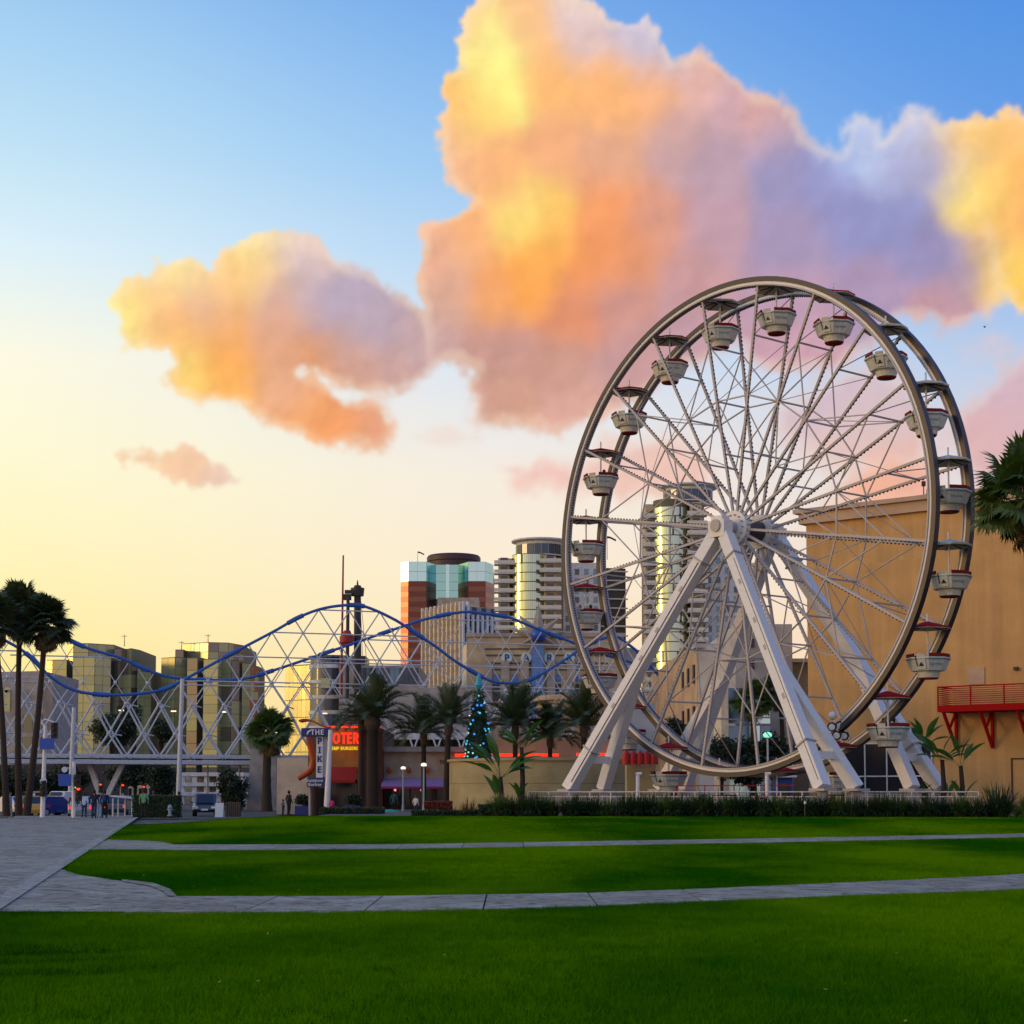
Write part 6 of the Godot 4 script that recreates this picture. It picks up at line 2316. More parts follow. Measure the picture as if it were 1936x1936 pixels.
	b = MB.new()
	b.span(Vector3(-14.019, 2.051, -115.8), Vector3(-12.698, 2.665, -116.6))
	var ft := part(s, "foot_board", b, M.sign_blue)
	text(ft, "Rainbow", 0.2, M.sign_white, Vector3(-13.463, 2.464, -115.72), Basis.IDENTITY, "Droid Serif")
	text(ft, "Harbor", 0.2, M.sign_white, Vector3(-13.461, 2.194, -115.72), Basis.IDENTITY, "Droid Serif")
	b = MB.new()
	b.tube(Vector3(-13.824, 0.012, -116.2), Vector3(-13.841, 2.07, -116.2), 0.1, 0.1, 8)
	part(s, "post", b, M.grey_steel)
	var pole := thing("white_pole", "thick white leaning pole in front of the neon letters", "pole", Vector3(-12.228, 0.347, -112))
	b = MB.new()
	b.tube(Vector3(-12.228, 0.278, -112), Vector3(-12.007, 5.79, -112), 0.21, 0.14, 14, true)
	part(pole, "shaft", b, M.white_paint)
	# beige shop row
	t = thing("shop_row", "beige shop with a lilac awning over a dark glazed front", "building", Vector3(-7.495, -0.031, -128))
	block(t, "wall", PackedVector2Array([Vector2(-9.585, -126), Vector2(-2.48, -126)]), 14, 0, 4.701, M.shop_wall)
	b = MB.new()
	b.span(Vector3(-9.628, 4.681, -125.6), Vector3(-2.466, 5.055, -132))
	part(t, "parapet", b, M.concrete_wall)
	b = MB.new()
	b.span(Vector3(-9.51, 0.3, -125.7), Vector3(-4.637, 2.149, -125.95))
	part(t, "glazing", b, M.window_dark)
	for i in 6:
		b = MB.new()
		var x := lerpf(-9.47, -4.676, i / 5.0)
		b.span(Vector3(x - 0.05, 0.3, -125.55), Vector3(x + 0.05, 2.149, -125.69))
		part(t, "glazing_bar", b, M.shop_brown)
	b = MB.new()
	var y1: float = 2.728
	var y2: float = 2.105
	var xa: float = -9.59
	var xb: float = -4.522
	b.quad(Vector3(xa, y2, -124.0), Vector3(xb, y2, -124.0), Vector3(xb, y1, -125.8), Vector3(xa, y1, -125.8))
	part(t, "awning", b, M.awning_lilac)
	b = MB.new()
	b.span(Vector3(xa, y2 - 0.16, -124.02), Vector3(xb, y2 - 0.003, -123.98))
	part(t, "awning_hem", b, M.awning_hem)
	sg = text(t, "TO AQUARIUM", 0.3, M.line_dark, Vector3(-4.008, 3.933, -125.9))
	sg.name = "wall_lettering"
	for q: Vector3 in [Vector3(-9.107, 3.323, -125.8), Vector3(-7.694, 3.323, -125.8), Vector3(-6.281, 3.323, -125.8)]:
		b = MB.new()
		b.ball(q, Vector3(0.16, 0.24, 0.1), 10, 6)
		part(t, "wall_ornament", b, M.orange_paint)
	for q: Vector3 in [Vector3(-8.585, 1.833, -124.6), Vector3(-6.643, 1.833, -124.6)]:
		b = MB.new()
		b.ball(q, Vector3.ONE * 0.1, 8, 6)
		part(t, "hanging_lamp", b, M.lamp_pink)
	# pink-beige shop wall behind the drum, with its red neon line
	t = thing("back_shop", "pinkish shop wall with a long red neon line behind the round building", "building", Vector3(3.093, 1.6, -121))
	block(t, "wall", PackedVector2Array([Vector2(-2.498, -123), Vector2(8.014, -121)]), 10, 0, 5.522, M.stucco_tan_and_lit)
	block(t, "tower_wall", PackedVector2Array([Vector2(8.718, -128), Vector2(10.877, -128)]), 10, 0, 8.392, M.stucco_white)
	b = MB.new()
	b.span(Vector3(-2.283, 4.229, -120.4), Vector3(3.331, 4.417, -120.6))
	part(t, "neon_line_sign", b, M.neon_red)
	b = MB.new()
	b.span(Vector3(4.566, 4.267, -120.2), Vector3(7.41, 4.455, -120.4))
	part(t, "neon_line_sign", b, M.neon_red)
	b = MB.new()
	b.span(Vector3(-4.217, 4.291, -125.2), Vector3(-3.436, 4.525, -125.4))
	part(t, "neon_line_sign", b, M.neon_red)
	# scalloped red awning beside the wheel
	t = thing("scalloped_awning", "red scalloped awning of a booth beside the wheel's front leg", "awning", Vector3(7.692, 3.33, -101))
	for i in 5:
		b = MB.new()
		var x := lerpf(6.867, 8.505, i / 4.0)
		b.lathe(Vector3(x, 3.33, -101.6), PackedVector2Array([Vector2(0.27, 0), Vector2(0.27, 0.35), Vector2(0.22, 0.62), Vector2(0.1, 0.8), Vector2(0, 0.84)]), 14)
		part(t, "scallop", b, M.awning_bright)
	b = MB.new()
	b.span(Vector3(6.935, 0.2, -102.4), Vector3(8.653, 3.315, -104))
	part(t, "booth_wall", b, M.drum_wall)
	# upper parking deck behind the shop row
	t = thing("parking_deck", "pale parking deck with a dark slot and slanting props above the shops", "building", Vector3(-7.597, 2.502, -145))
	block(t, "lower_wall", PackedVector2Array([Vector2(-12.68, -146), Vector2(-2.874, -146)]), 20, 0, 5.603, M.concrete_wall)
	block(t, "upper_wall", PackedVector2Array([Vector2(-12.68, -146), Vector2(-2.874, -146)]), 20, 6.241, 7.428, M.concrete_wall)
	block(t, "back_wall", PackedVector2Array([Vector2(-14.331, -165), Vector2(-3.248, -165)]), 1, 5.603, 6.241, M.concrete_wall)
	for x: float in [-12.912, -9.73, -6.456, -3.088]:
		b = MB.new()
		b.span(Vector3(x - 0.25, 5.603, -150), Vector3(x + 0.25, 6.241, -150.5))
		part(t, "column", b, M.concrete_wall)
	b = MB.new()
	b.span(Vector3(-12.537, 6.197, -144.6), Vector3(-2.841, 6.739, -146.1))
	part(t, "fascia", b, M.condo_white)
	for x: float in [-10.5, -8.382, -6.399, -4.326]:
		for s2 in [-1.0, 1.0]:
			b = MB.new()
			b.beam(Vector3(x, 5.291, -144.4), Vector3(x + s2 * 0.7, 7.368, -144.4), 0.14, 0.14)
			part(t, "prop", b, M.bridge_white)
	block(t, "upper_wall", PackedVector2Array([Vector2(-11.647, -160), Vector2(-4.399, -160)]), 12, 0, 11.595, M.concrete_wall)
	# glass-fronted hall behind the bridge
	t = thing("glass_hall", "grey hall with a rounded corner and dark teal glazing behind the bridge", "building", Vector3(-18.637, 2.269, -215))
	block(t, "wall", PackedVector2Array([Vector2(-22.134, -216), Vector2(-11.877, -216)]), 20, 0, 17.942, M.concrete_wall)
	panes(t, "window_pane", Vector2(-19.266, -216), Vector2(-11.991, -216), 15.5, 17.67, 12, 1, [M.glass_blue, M.glass_dark], Vector2(0.95, 0.95), 0.06, 0.004)
	b = MB.new()
	b.lathe(Vector3(-23.74, 0, -222), PackedVector2Array([Vector2(2.8, 0), Vector2(2.8, 19.121), Vector2(3.1, 19.258), Vector2(3.1, 19.532), Vector2(0, 19.601)]), 28)
	part(t, "corner_drum", b, M.glass_dark)
	for k in 5:
		b = MB.new()
		b.lathe(Vector3(-23.74, 17.819 - k * 2.0, -222), PackedVector2Array([Vector2(2.75, 0), Vector2(2.95, 0.05), Vector2(2.95, 0.5), Vector2(2.75, 0.55)]), 28)
		part(t, "drum_band", b, M.condo_white)
	block(t, "wing_wall", PackedVector2Array([Vector2(-22.442, -219), Vector2(-19.021, -219)]), 6, 0, 19.408, M.glass_dark)
	b = MB.new()
	b.span(Vector3(-24.521, 15.093, -216.4), Vector3(-23.308, 16.313, -218.8))
	part(t, "lit_window", b, M.glass_gold)
	# white multi-storey car park under the bridge
	t = thing("car_park", "white open-sided car park of stacked decks seen under the bridge", "building", Vector3(-43.877, 1.6, -250))
	for y: float in [4.635, 3.156, 1.755]:
		b = MB.new()
		b.span(Vector3(-48.808, y - 0.5, -250), Vector3(-39.608, y + 0.05, -266))
		part(t, "deck", b, M.condo_white)
	for i in 6:
		b = MB.new()
		var x := lerpf(-48.652, -39.764, i / 5.0)
		b.span(Vector3(x - 0.35, 0, -250.3), Vector3(x + 0.35, 4.635 - 0.5, -251))
		part(t, "column", b, M.condo_white)
	b = MB.new()
	b.span(Vector3(-50.37, 0, -258), Vector3(-40.876, 4.651, -259))
	part(t, "back_wall", b, M.concrete_wall)
	t = thing("low_white_building", "low white building with a row of openings beyond the street trees", "building", Vector3(-60.01, 1.432, -270))
	block(t, "wall", PackedVector2Array([Vector2(-63.939, -270), Vector2(-56.179, -270)]), 12, 0, 2.944, M.condo_cream)
	panes(t, "window", Vector2(-63.66, -270), Vector2(-56.25, -270), 0.6, 2.608, 9, 1, [M.window_dark], Vector2(0.55, 0.8))
	t = thing("dark_block", "long dark low building across the street behind the traffic", "building", Vector3(-62.953, 1.6, -230))
	block(t, "wall", PackedVector2Array([Vector2(-75.305, -230), Vector2(-55.186, -230)]), 14, 0, 5.467, M.ride_dark)
	for k in 3:
		b = MB.new()
		b.span(Vector3(-74.847, 3.025 - k * 1.3, -229.6), Vector3(-58.421, 3.025 - k * 1.3 + 0.12, -229.9))
		part(t, "pale_band", b, M.condo_white)


func make_ride_tower() -> void:
	var t := thing("ride_tower", "dark drop-ride tower with a side arm, a thin spire and a red car", "ride", Vector3(-18.918, 1.919, -205))
	var b := MB.new()
	b.tube(Vector3(-18.661, 1.6, -205), Vector3(-18.815, 25.898, -205), 0.56, 0.42, 12, true)
	part(t, "shaft", b, M.ride_dark)
	b = MB.new()
	b.tube(Vector3(-18.813, 25.573, -205), Vector3(-18.819, 26.546, -205), 0.75, 0.85, 14, true)
	b.tube(Vector3(-18.819, 26.546, -205), Vector3(-18.822, 26.87, -205), 0.5, 0.4, 12, true)
	b.tube(Vector3(-18.822, 26.87, -205), Vector3(-18.826, 27.519, -205), 0.14, 0.05, 8, true)
	part(t, "head", b, M.ride_dark)
	b = MB.new()
	b.beam(Vector3(-18.89, 26.02, -204.4), Vector3(-20.304, 26.02, -204.4), 0.5, 0.42)
	b.box(Vector3(-19.978, 25.374, -204.4), Vector3(0.9, 0.7, 0.7))
	part(t, "arm", b, M.ride_dark)
	b = MB.new()
	b.tube(Vector3(-20.824, 13.176, -206), Vector3(-20.688, 30.713, -206), 0.17, 0.1, 8)
	part(t, "spire", b, M.ride_red)
	b = MB.new()
	b.tube(Vector3(-19.92, 13.064, -204), Vector3(-19.874, 25.263, -204), 0.24, 0.2, 8)
	part(t, "guide", b, M.ride_dark)
	b = MB.new()
	b.lathe(Vector3(-19.962, 19.344, -204), PackedVector2Array([Vector2(0, -0.1), Vector2(0.7, 0.1), Vector2(0.9, 0.5), Vector2(0.9, 1.2), Vector2(0.55, 1.5), Vector2(0.4, 1.9), Vector2(0, 2.0)]), 12)
	part(t, "car", b, M.ride_red)
	for q: Vector3 in [Vector3(-17.972, 14.406, -205), Vector3(-17.602, 16.98, -205), Vector3(-19.256, 14.406, -205)]:
		b = MB.new()
		b.tube(Vector3(-18.562, 26.546, -205), q, 0.03, 0.03, 4)
		part(t, "stay_cable", b, M.ride_dark)


# ---------------------------------------------------------------- people
# one continuous figure: tapered bones joined by a smooth minimum and meshed as surface nets
func body_mesh(bones: Array, cell: float) -> ArrayMesh:
	var lo := Vector3.ONE * 1e9
	var hi := -lo
	for q in bones:
		var rr: float = maxf(q[2], q[3]) + 2.5 * cell
		lo = lo.min(q[0] - Vector3.ONE * rr).min(q[1] - Vector3.ONE * rr)
		hi = hi.max(q[0] + Vector3.ONE * rr).max(q[1] + Vector3.ONE * rr)
	var nx := int((hi.x - lo.x) / cell) + 2
	var ny := int((hi.y - lo.y) / cell) + 2
	var nz := int((hi.z - lo.z) / cell) + 2
	var f := PackedFloat32Array()
	f.resize(nx * ny * nz)
	f.fill(1.0)
	var near := PackedInt32Array()
	near.resize(nx * ny * nz)
	var best := PackedFloat32Array()
	best.resize(nx * ny * nz)
	best.fill(9.0)
	for bi in bones.size():
		var A: Vector3 = bones[bi][0]
		var B: Vector3 = bones[bi][1]
		var ra: float = bones[bi][2]
		var rb: float = bones[bi][3]
		var ab := B - A
		var l2 := maxf(ab.length_squared(), 1e-6)
		var m := maxf(ra, rb) + 2.2 * cell
		var a := ((A.min(B) - Vector3.ONE * m - lo) / cell).floor()
		var b := ((A.max(B) + Vector3.ONE * m - lo) / cell).ceil()
		for k in range(maxi(0, int(a.z)), mini(nz - 1, int(b.z)) + 1):
			for j in range(maxi(0, int(a.y)), mini(ny - 1, int(b.y)) + 1):
				for i in range(maxi(0, int(a.x)), mini(nx - 1, int(b.x)) + 1):
					var p := lo + Vector3(i, j, k) * cell
					var t := clampf((p - A).dot(ab) / l2, 0.0, 1.0)
					var d := (p - A - ab * t).length() - lerpf(ra, rb, t)
					var o := (k * ny + j) * nx + i
					if d < best[o]:
						best[o] = d
						near[o] = bi
					var h := clampf(0.5 + 0.5 * (f[o] - d) / 0.035, 0.0, 1.0)
					f[o] = lerpf(f[o], d, h) - 0.035 * h * (1.0 - h)
	var idx := {}
	var vs := PackedVector3Array()
	var cs := PackedColorArray()
	for k in nz - 1:
		for j in ny - 1:
			for i in nx - 1:
				var o := (k * ny + j) * nx + i
				var inside := 0
				var corners := [o, o + 1, o + nx, o + nx + 1, o + nx * ny, o + nx * ny + 1, o + nx * ny + nx, o + nx * ny + nx + 1]
				for q: int in corners:
					if f[q] < 0.0:
						inside += 1
				if inside == 0 or inside == 8:
					continue
				var s := Vector3.ZERO
				var n := 0
				for e in [[0, 1], [2, 3], [4, 5], [6, 7], [0, 2], [1, 3], [4, 6], [5, 7], [0, 4], [1, 5], [2, 6], [3, 7]]:
					var fa := f[corners[e[0]]]
					var fb := f[corners[e[1]]]
					if (fa < 0.0) != (fb < 0.0):
						var t := fa / (fa - fb)
						s += Vector3(e[0] & 1, (e[0] >> 1) & 1, e[0] >> 2).lerp(Vector3(e[1] & 1, (e[1] >> 1) & 1, e[1] >> 2), t)
						n += 1
				idx[o] = vs.size()
				vs.append(lo + (Vector3(i, j, k) + s / n) * cell)
				cs.append(bones[near[o]][4])
	var b := MB.new()
	b.colored = true
	var steps := [1, nx, nx * ny]
	for o: int in idx:
		for ax in 3:
			var u: int = steps[(ax + 1) % 3]
			var w: int = steps[(ax + 2) % 3]
			var o2: int = o + steps[ax]
			if o2 >= f.size() or (f[o] < 0.0) == (f[o2] < 0.0):
				continue
			if not (idx.has(o - u) and idx.has(o - w) and idx.has(o - u - w)):
				continue
			var q := [idx[o], idx[o - u], idx[o - u - w], idx[o - w]]
			if f[o] >= 0.0:
				q.reverse()
			b.col = cs[q[0]]
			b.quad(vs[q[0]], vs[q[3]], vs[q[2]], vs[q[1]])
	return b.mesh()


func person(label: String, foot: Vector3, turn: float, h: float, top: Color, legs: Color, hair: Color, walk := 0.0, bag := Color(0, 0, 0, 0), seated := false) -> Node3D:
	var k := h / 1.75
	var skin := Color(0.36, 0.2, 0.13)
	var shoe := Color(0.03, 0.025, 0.025)
	var B := []
	if not seated:
		for s in [-1.0, 1.0]:
			var st: float = walk * s
			var hip := Vector3(0.095 * s, 0.92, 0)
			var knee := Vector3(0.1 * s, 0.5, 0.1 * st + 0.02)
			var ank := Vector3(0.11 * s, 0.08, 0.22 * st - 0.04)
			B.append([hip, knee, 0.098, 0.068, legs])
			B.append([knee, ank, 0.068, 0.05, legs])
			B.append([ank - Vector3(0, 0.035, 0.02), ank + Vector3(0.02 * s, -0.04, 0.14), 0.042, 0.036, shoe])
	else:
		for s in [-1.0, 1.0]:
			B.append([Vector3(0.1 * s, 0.92, 0), Vector3(0.12 * s, 0.92, 0.4), 0.098, 0.07, legs])
			B.append([Vector3(0.12 * s, 0.92, 0.4), Vector3(0.12 * s, 0.55, 0.42), 0.068, 0.05, legs])
	for s in [-1.0, 1.0]:
		var sh := Vector3(0.2 * s, 1.42, 0)
		var el := Vector3(0.27 * s, 1.14, -0.05 - 0.1 * walk * s)
		var wr_ := Vector3(0.27 * s, 0.9, 0.06 - 0.2 * walk * s)
		B.append([sh, el, 0.06, 0.048, top])
		B.append([el, wr_, 0.046, 0.036, top])
		B.append([wr_, wr_ + Vector3(0, -0.1, 0.02), 0.036, 0.03, skin])
		B.append([wr_ + Vector3(-0.02 * s, -0.05, 0.03), wr_ + Vector3(-0.03 * s, -0.1, 0.05), 0.014, 0.012, skin])
	B.append([Vector3(0, 0.96, 0), Vector3(0, 1.16, 0.01), 0.15, 0.135, top])
	B.append([Vector3(-0.05, 1.16, 0), Vector3(-0.1, 1.38, 0), 0.12, 0.1, top])
	B.append([Vector3(0.05, 1.16, 0), Vector3(0.1, 1.38, 0), 0.12, 0.1, top])
	B.append([Vector3(0, 1.42, -0.01), Vector3(0, 1.54, 0.01), 0.058, 0.052, skin])
	B.append([Vector3(0, 1.6, 0.025), Vector3(0, 1.66, 0.02), 0.082, 0.085, skin])
	B.append([Vector3(0, 1.585, 0.1), Vector3(0, 1.61, 0.105), 0.016, 0.014, skin])
	B.append([Vector3(0, 1.68, -0.015), Vector3(0, 1.62, -0.04), 0.098, 0.085, hair])
	if bag.a > 0.0:
		B.append([Vector3(0, 1.1, -0.17), Vector3(0, 1.36, -0.16), 0.12, 0.1, bag])
	for q in B:
		q[0] *= k
		q[1] *= k
		q[2] *= k
		q[3] *= k
	var t := thing("person", label, "person", foot, "", turn)
	put(t, "figure", body_mesh(B, 0.03), M.figure)
	return t


func make_people() -> void:
	var m := StandardMaterial3D.new()
	m.vertex_color_use_as_albedo = true
	m.roughness = 0.85
	M.figure = m
	var dark := Color(0.012, 0.012, 0.016)
	var navy := Color(0.012, 0.016, 0.04)
	var jeans := Color(0.02, 0.035, 0.09)
	var hair := Color(0.02, 0.014, 0.01)
	var grey := Color(0.4, 0.4, 0.42)
	person("person in a red and black jacket and pale trousers on the promenade", Vector3(-27.657, 0.021, -107), PI + 0.2, 1.6, Color(0.16, 0.02, 0.012), grey, hair, 0.5)
	person("person in a white shirt with a dark strap walking away", Vector3(-27.966, 0.031, -111), PI, 1.62, Color(0.55, 0.62, 0.72), jeans, hair, -0.4)
	person("broad person in a dark jacket and blue jeans walking away", Vector3(-26.341, 0.038, -107), PI, 1.78, navy, jeans, hair, 0.35)
	person("person in pale blue clothes half hidden between the two dark jackets", Vector3(-26.511, 0.042, -109), PI, 1.5, Color(0.25, 0.42, 0.6), Color(0.3, 0.5, 0.62), hair, 0.2)
	person("person in dark trousers with a blue backpack walking away", Vector3(-25.915, 0.04, -108), PI, 1.75, navy, dark, hair, -0.4, Color(0.02, 0.05, 0.22, 1.0))
	person("man in a light green shirt and black trousers before the clipped hedge", Vector3(-23.644, 0.127, -109), PI + 0.1, 1.72, Color(0.16, 0.36, 0.16), dark, hair, 0.15)
	person("person in black standing beside the bridge mast", Vector3(-23.153, 0.024, -118), PI - 0.6, 1.7, dark, dark, hair, 0.1)
	person("person in dark clothes standing by the grey shop wall", Vector3(-15.641, 0.084, -119), 2.4, 1.7, dark, dark, hair, 0.15)
	person("child in violet standing beside the person at the grey wall", Vector3(-16.049, 0.084, -119), 2.2, 1.1, Color(0.1, 0.07, 0.16), dark, hair, 0.0)
	person("child in a bright pink top by the white leaning pole", Vector3(-11.789, 0.22, -111), 2.9, 1.05, Color(0.6, 0.03, 0.16), dark, hair, 0.1)
	person("pale figure crossing at the street corner by the palms", Vector3(-33.136, -0.001, -112), 1.3, 1.68, Color(0.3, 0.3, 0.28), Color(0.35, 0.33, 0.28), hair, 0.6)
	person("person in dark clothes crossing behind the yellow taxi", Vector3(-36.316, -0.189, -128), 1.3, 1.7, Color(0.05, 0.05, 0.05), Color(0.2, 0.18, 0.14), hair, 0.6)
	person("person with a white top sitting before the shops near the lamp posts", Vector3(-6.349, 0.173, -112), 2.6, 1.3, Color(0.55, 0.55, 0.55), jeans, Color(0.2, 0.05, 0.02), 0.0)
	person("person in a teal dress standing under the lilac awning", Vector3(-8.474, 0.084, -122), 3.0, 1.68, Color(0.02, 0.1, 0.12), dark, hair, 0.1)
	# riders
	for q in [[7, 0.35, -0.25, "rider at the hall side of the gondola seven places clockwise from the top"], [7, -0.1, -0.5, "rider nearer the mast of the gondola seven places clockwise from the top"], [14, 0.3, 0.2, "rider at the hub side of the gondola six places anticlockwise from the top"], [14, -0.35, 0.1, "rider at the outer side of the gondola six places anticlockwise from the top"], [16, 0.2, 0.1, "lone rider in the gondola four places anticlockwise from the top"]]:
		var p := wr(q[0], WR - 0.2, WW * 0.5) + Vector3(q[1], -2.72, q[2])
		person(q[3], p + Vector3(0, 0, 0), q[1] * 4.0 + 1.0, 1.62, Color(0.06, 0.02, 0.015), dark, hair, 0.0, Color(0, 0, 0, 0), true).set_meta("group", "riders in the gondolas")


# ---------------------------------------------------------------- cars
func car(called: String, label: String, at: Vector3, turn: float, paint: Material, tall: float, lit: bool, roof_sign := false) -> void:
	var t := thing(called, label, "car", at, "cars on the street", turn)
	var L := 4.5
	var Wd := 1.78
	# lower body: side outline (along z, up) swept across with the sides drawn in
	var side := PackedVector2Array([Vector2(-2.2, 0.3), Vector2(2.15, 0.3), Vector2(2.25, 0.5), Vector2(2.2, 0.72), Vector2(1.2, 0.92), Vector2(-1.9, 0.98), Vector2(-2.22, 0.9), Vector2(-2.28, 0.55)])
	var roof := PackedVector2Array([Vector2(1.25, 0.9), Vector2(0.45, tall), Vector2(-1.2, tall + 0.02), Vector2(-1.95, 0.96)])
	var b := MB.new()
	loft(b, side, [[-Wd * 0.5, 0.94], [-Wd * 0.46, 1.0], [Wd * 0.46, 1.0], [Wd * 0.5, 0.94]])
	var body := put(t, "body", b.mesh(), paint)
	b = MB.new()
	loft(b, roof, [[-Wd * 0.43, 0.9], [-Wd * 0.36, 1.0], [Wd * 0.36, 1.0], [Wd * 0.43, 0.9]])
	put(body, "cabin", b.mesh(), paint)
	# glass
	b = MB.new()
	b.quad(Vector3(-0.66, 0.98, 1.2), Vector3(0.66, 0.98, 1.2), Vector3(0.56, tall - 0.08, 0.56), Vector3(-0.56, tall - 0.08, 0.56))
	put(t, "windscreen", b.mesh(), M.window_dark, Vector3(0, 0.02, 0.03))
	b = MB.new()
	b.quad(Vector3(0.64, 1.0, -1.92), Vector3(-0.64, 1.0, -1.92), Vector3(-0.56, tall - 0.06, -1.32), Vector3(0.56, tall - 0.06, -1.32))
	put(t, "rear_window", b.mesh(), M.window_dark, Vector3(0, 0.02, -0.03))
	for s in [-1.0, 1.0]:
		b = MB.new()
		b.box(Vector3(s * 0.735, (0.98 + tall) * 0.5, -0.35), Vector3(0.05, tall - 1.12, 1.7))
		put(t, "side_window", b.mesh(), M.window_dark)
		for z in [-1.4, 1.4]:
			b = MB.new()
			b.tube(Vector3(s * 0.66, 0.33, z), Vector3(s * 0.9, 0.33, z), 0.33, 0.33, 16, true)
			var wh := put(t, "wheel", b.mesh(), M.rubber)
			b = MB.new()
			b.tube(Vector3(s * 0.88, 0.33, z), Vector3(s * 0.91, 0.33, z), 0.19, 0.19, 12, true)
			put(wh, "rim", b.mesh(), M.grey_steel)
		b = MB.new()
		b.box(Vector3(s * 0.66, 0.66, 2.17), Vector3(0.36, 0.16, 0.12))
		put(t, "headlight", b.mesh(), M.chrome)
		b = MB.new()
		b.box(Vector3(s * 0.7, 0.76, -2.25), Vector3(0.26, 0.2, 0.1))
		put(t, "tail_light", b.mesh(), M.tail_red if lit else M.ride_red)
		b = MB.new()
		b.box(Vector3(s * 0.98, 1.02, 0.85), Vector3(0.16, 0.12, 0.1))
		put(t, "mirror", b.mesh(), paint)
	b = MB.new()
	b.box(Vector3(0, 0.5, 2.26), Vector3(0.5, 0.13, 0.03))
	put(t, "number_plate", b.mesh(), M.sign_white)
	if roof_sign:
		b = MB.new()
		b.box(Vector3(0, tall + 0.12, -0.3), Vector3(0.6, 0.18, 0.2))
		put(t, "roof_sign", b.mesh(), M.sign_white)


func loft(b: MB, outline: PackedVector2Array, across: Array) -> void:
	var c := Vector2.ZERO
	for p in outline:
		c += p / outline.size()
	var rings := []
	for a in across:
		var r := []
		for p in outline:
			var q: Vector2 = c + (p - c) * a[1]
			r.append(Vector3(a[0], q.y, q.x))
		rings.append(r)
	var n := outline.size()
	for i in rings.size() - 1:
		for j in n:
			var k := (j + 1) % n
			b.quad(rings[i][j], rings[i][k], rings[i + 1][k], rings[i + 1][j])
	for e in [0, rings.size() - 1]:
		var mid := Vector3(across[e][0], c.y, c.x)
		for j in n:
			var k := (j + 1) % n
			if e == 0:
				b.tri(mid, rings[e][k], rings[e][j])
			else:
				b.tri(mid, rings[e][j], rings[e][k])


func make_cars() -> void:
	mat("car_navy", 0.012, 0.02, 0.06, 0.25)
	mat("car_yellow", 0.55, 0.3, 0.01, 0.3)
	mat("car_blue", 0.02, 0.05, 0.22, 0.25)
	mat("car_white", 0.7, 0.7, 0.72, 0.3)
	mat("car_silver", 0.3, 0.32, 0.36, 0.3)
	for k in ["car_navy", "car_yellow", "car_blue", "car_white", "car_silver"]:
		M[k].clearcoat_enabled = true
		M[k].clearcoat = 0.8
		M[k].clearcoat_roughness = 0.08
	car("parked_car", "dark blue sports utility car facing the lawn beyond the hedge", Vector3(-23.114, -0.1, -128), 0.15, M.car_navy, 1.68, false)
	car("taxi", "yellow taxi with a glowing tail light near the leftmost palms", Vector3(-34.624, -0.1, -122), PI + 0.35, M.car_yellow, 1.5, true, true)
	car("street_car", "white and blue car behind the leftmost palm trunks", Vector3(-38.273, -0.1, -130), PI + 0.7, M.car_white, 1.45, false)
	car("street_car", "dark blue car behind the signal post", Vector3(-33.645, -0.1, -124), PI - 0.5, M.car_blue, 1.5, false)
	car("street_car", "white van-like car behind the person in the red jacket", Vector3(-35.629, -0.1, -136), PI - 0.4, M.car_white, 1.85, false)
	car("street_car", "silver car with red tail lights waiting at the crossing", Vector3(-30.352, -0.1, -120), PI + 0.2, M.car_silver, 1.48, true)
	car("street_car", "dark car with red tail lights beyond the walking group", Vector3(-29.158, -0.1, -126), PI + 0.1, M.car_navy, 1.48, true)
	car("street_car", "pale car waiting farther down the street under the bridge", Vector3(-36.218, -0.1, -158), PI + 0.1, M.car_silver, 1.48, true)


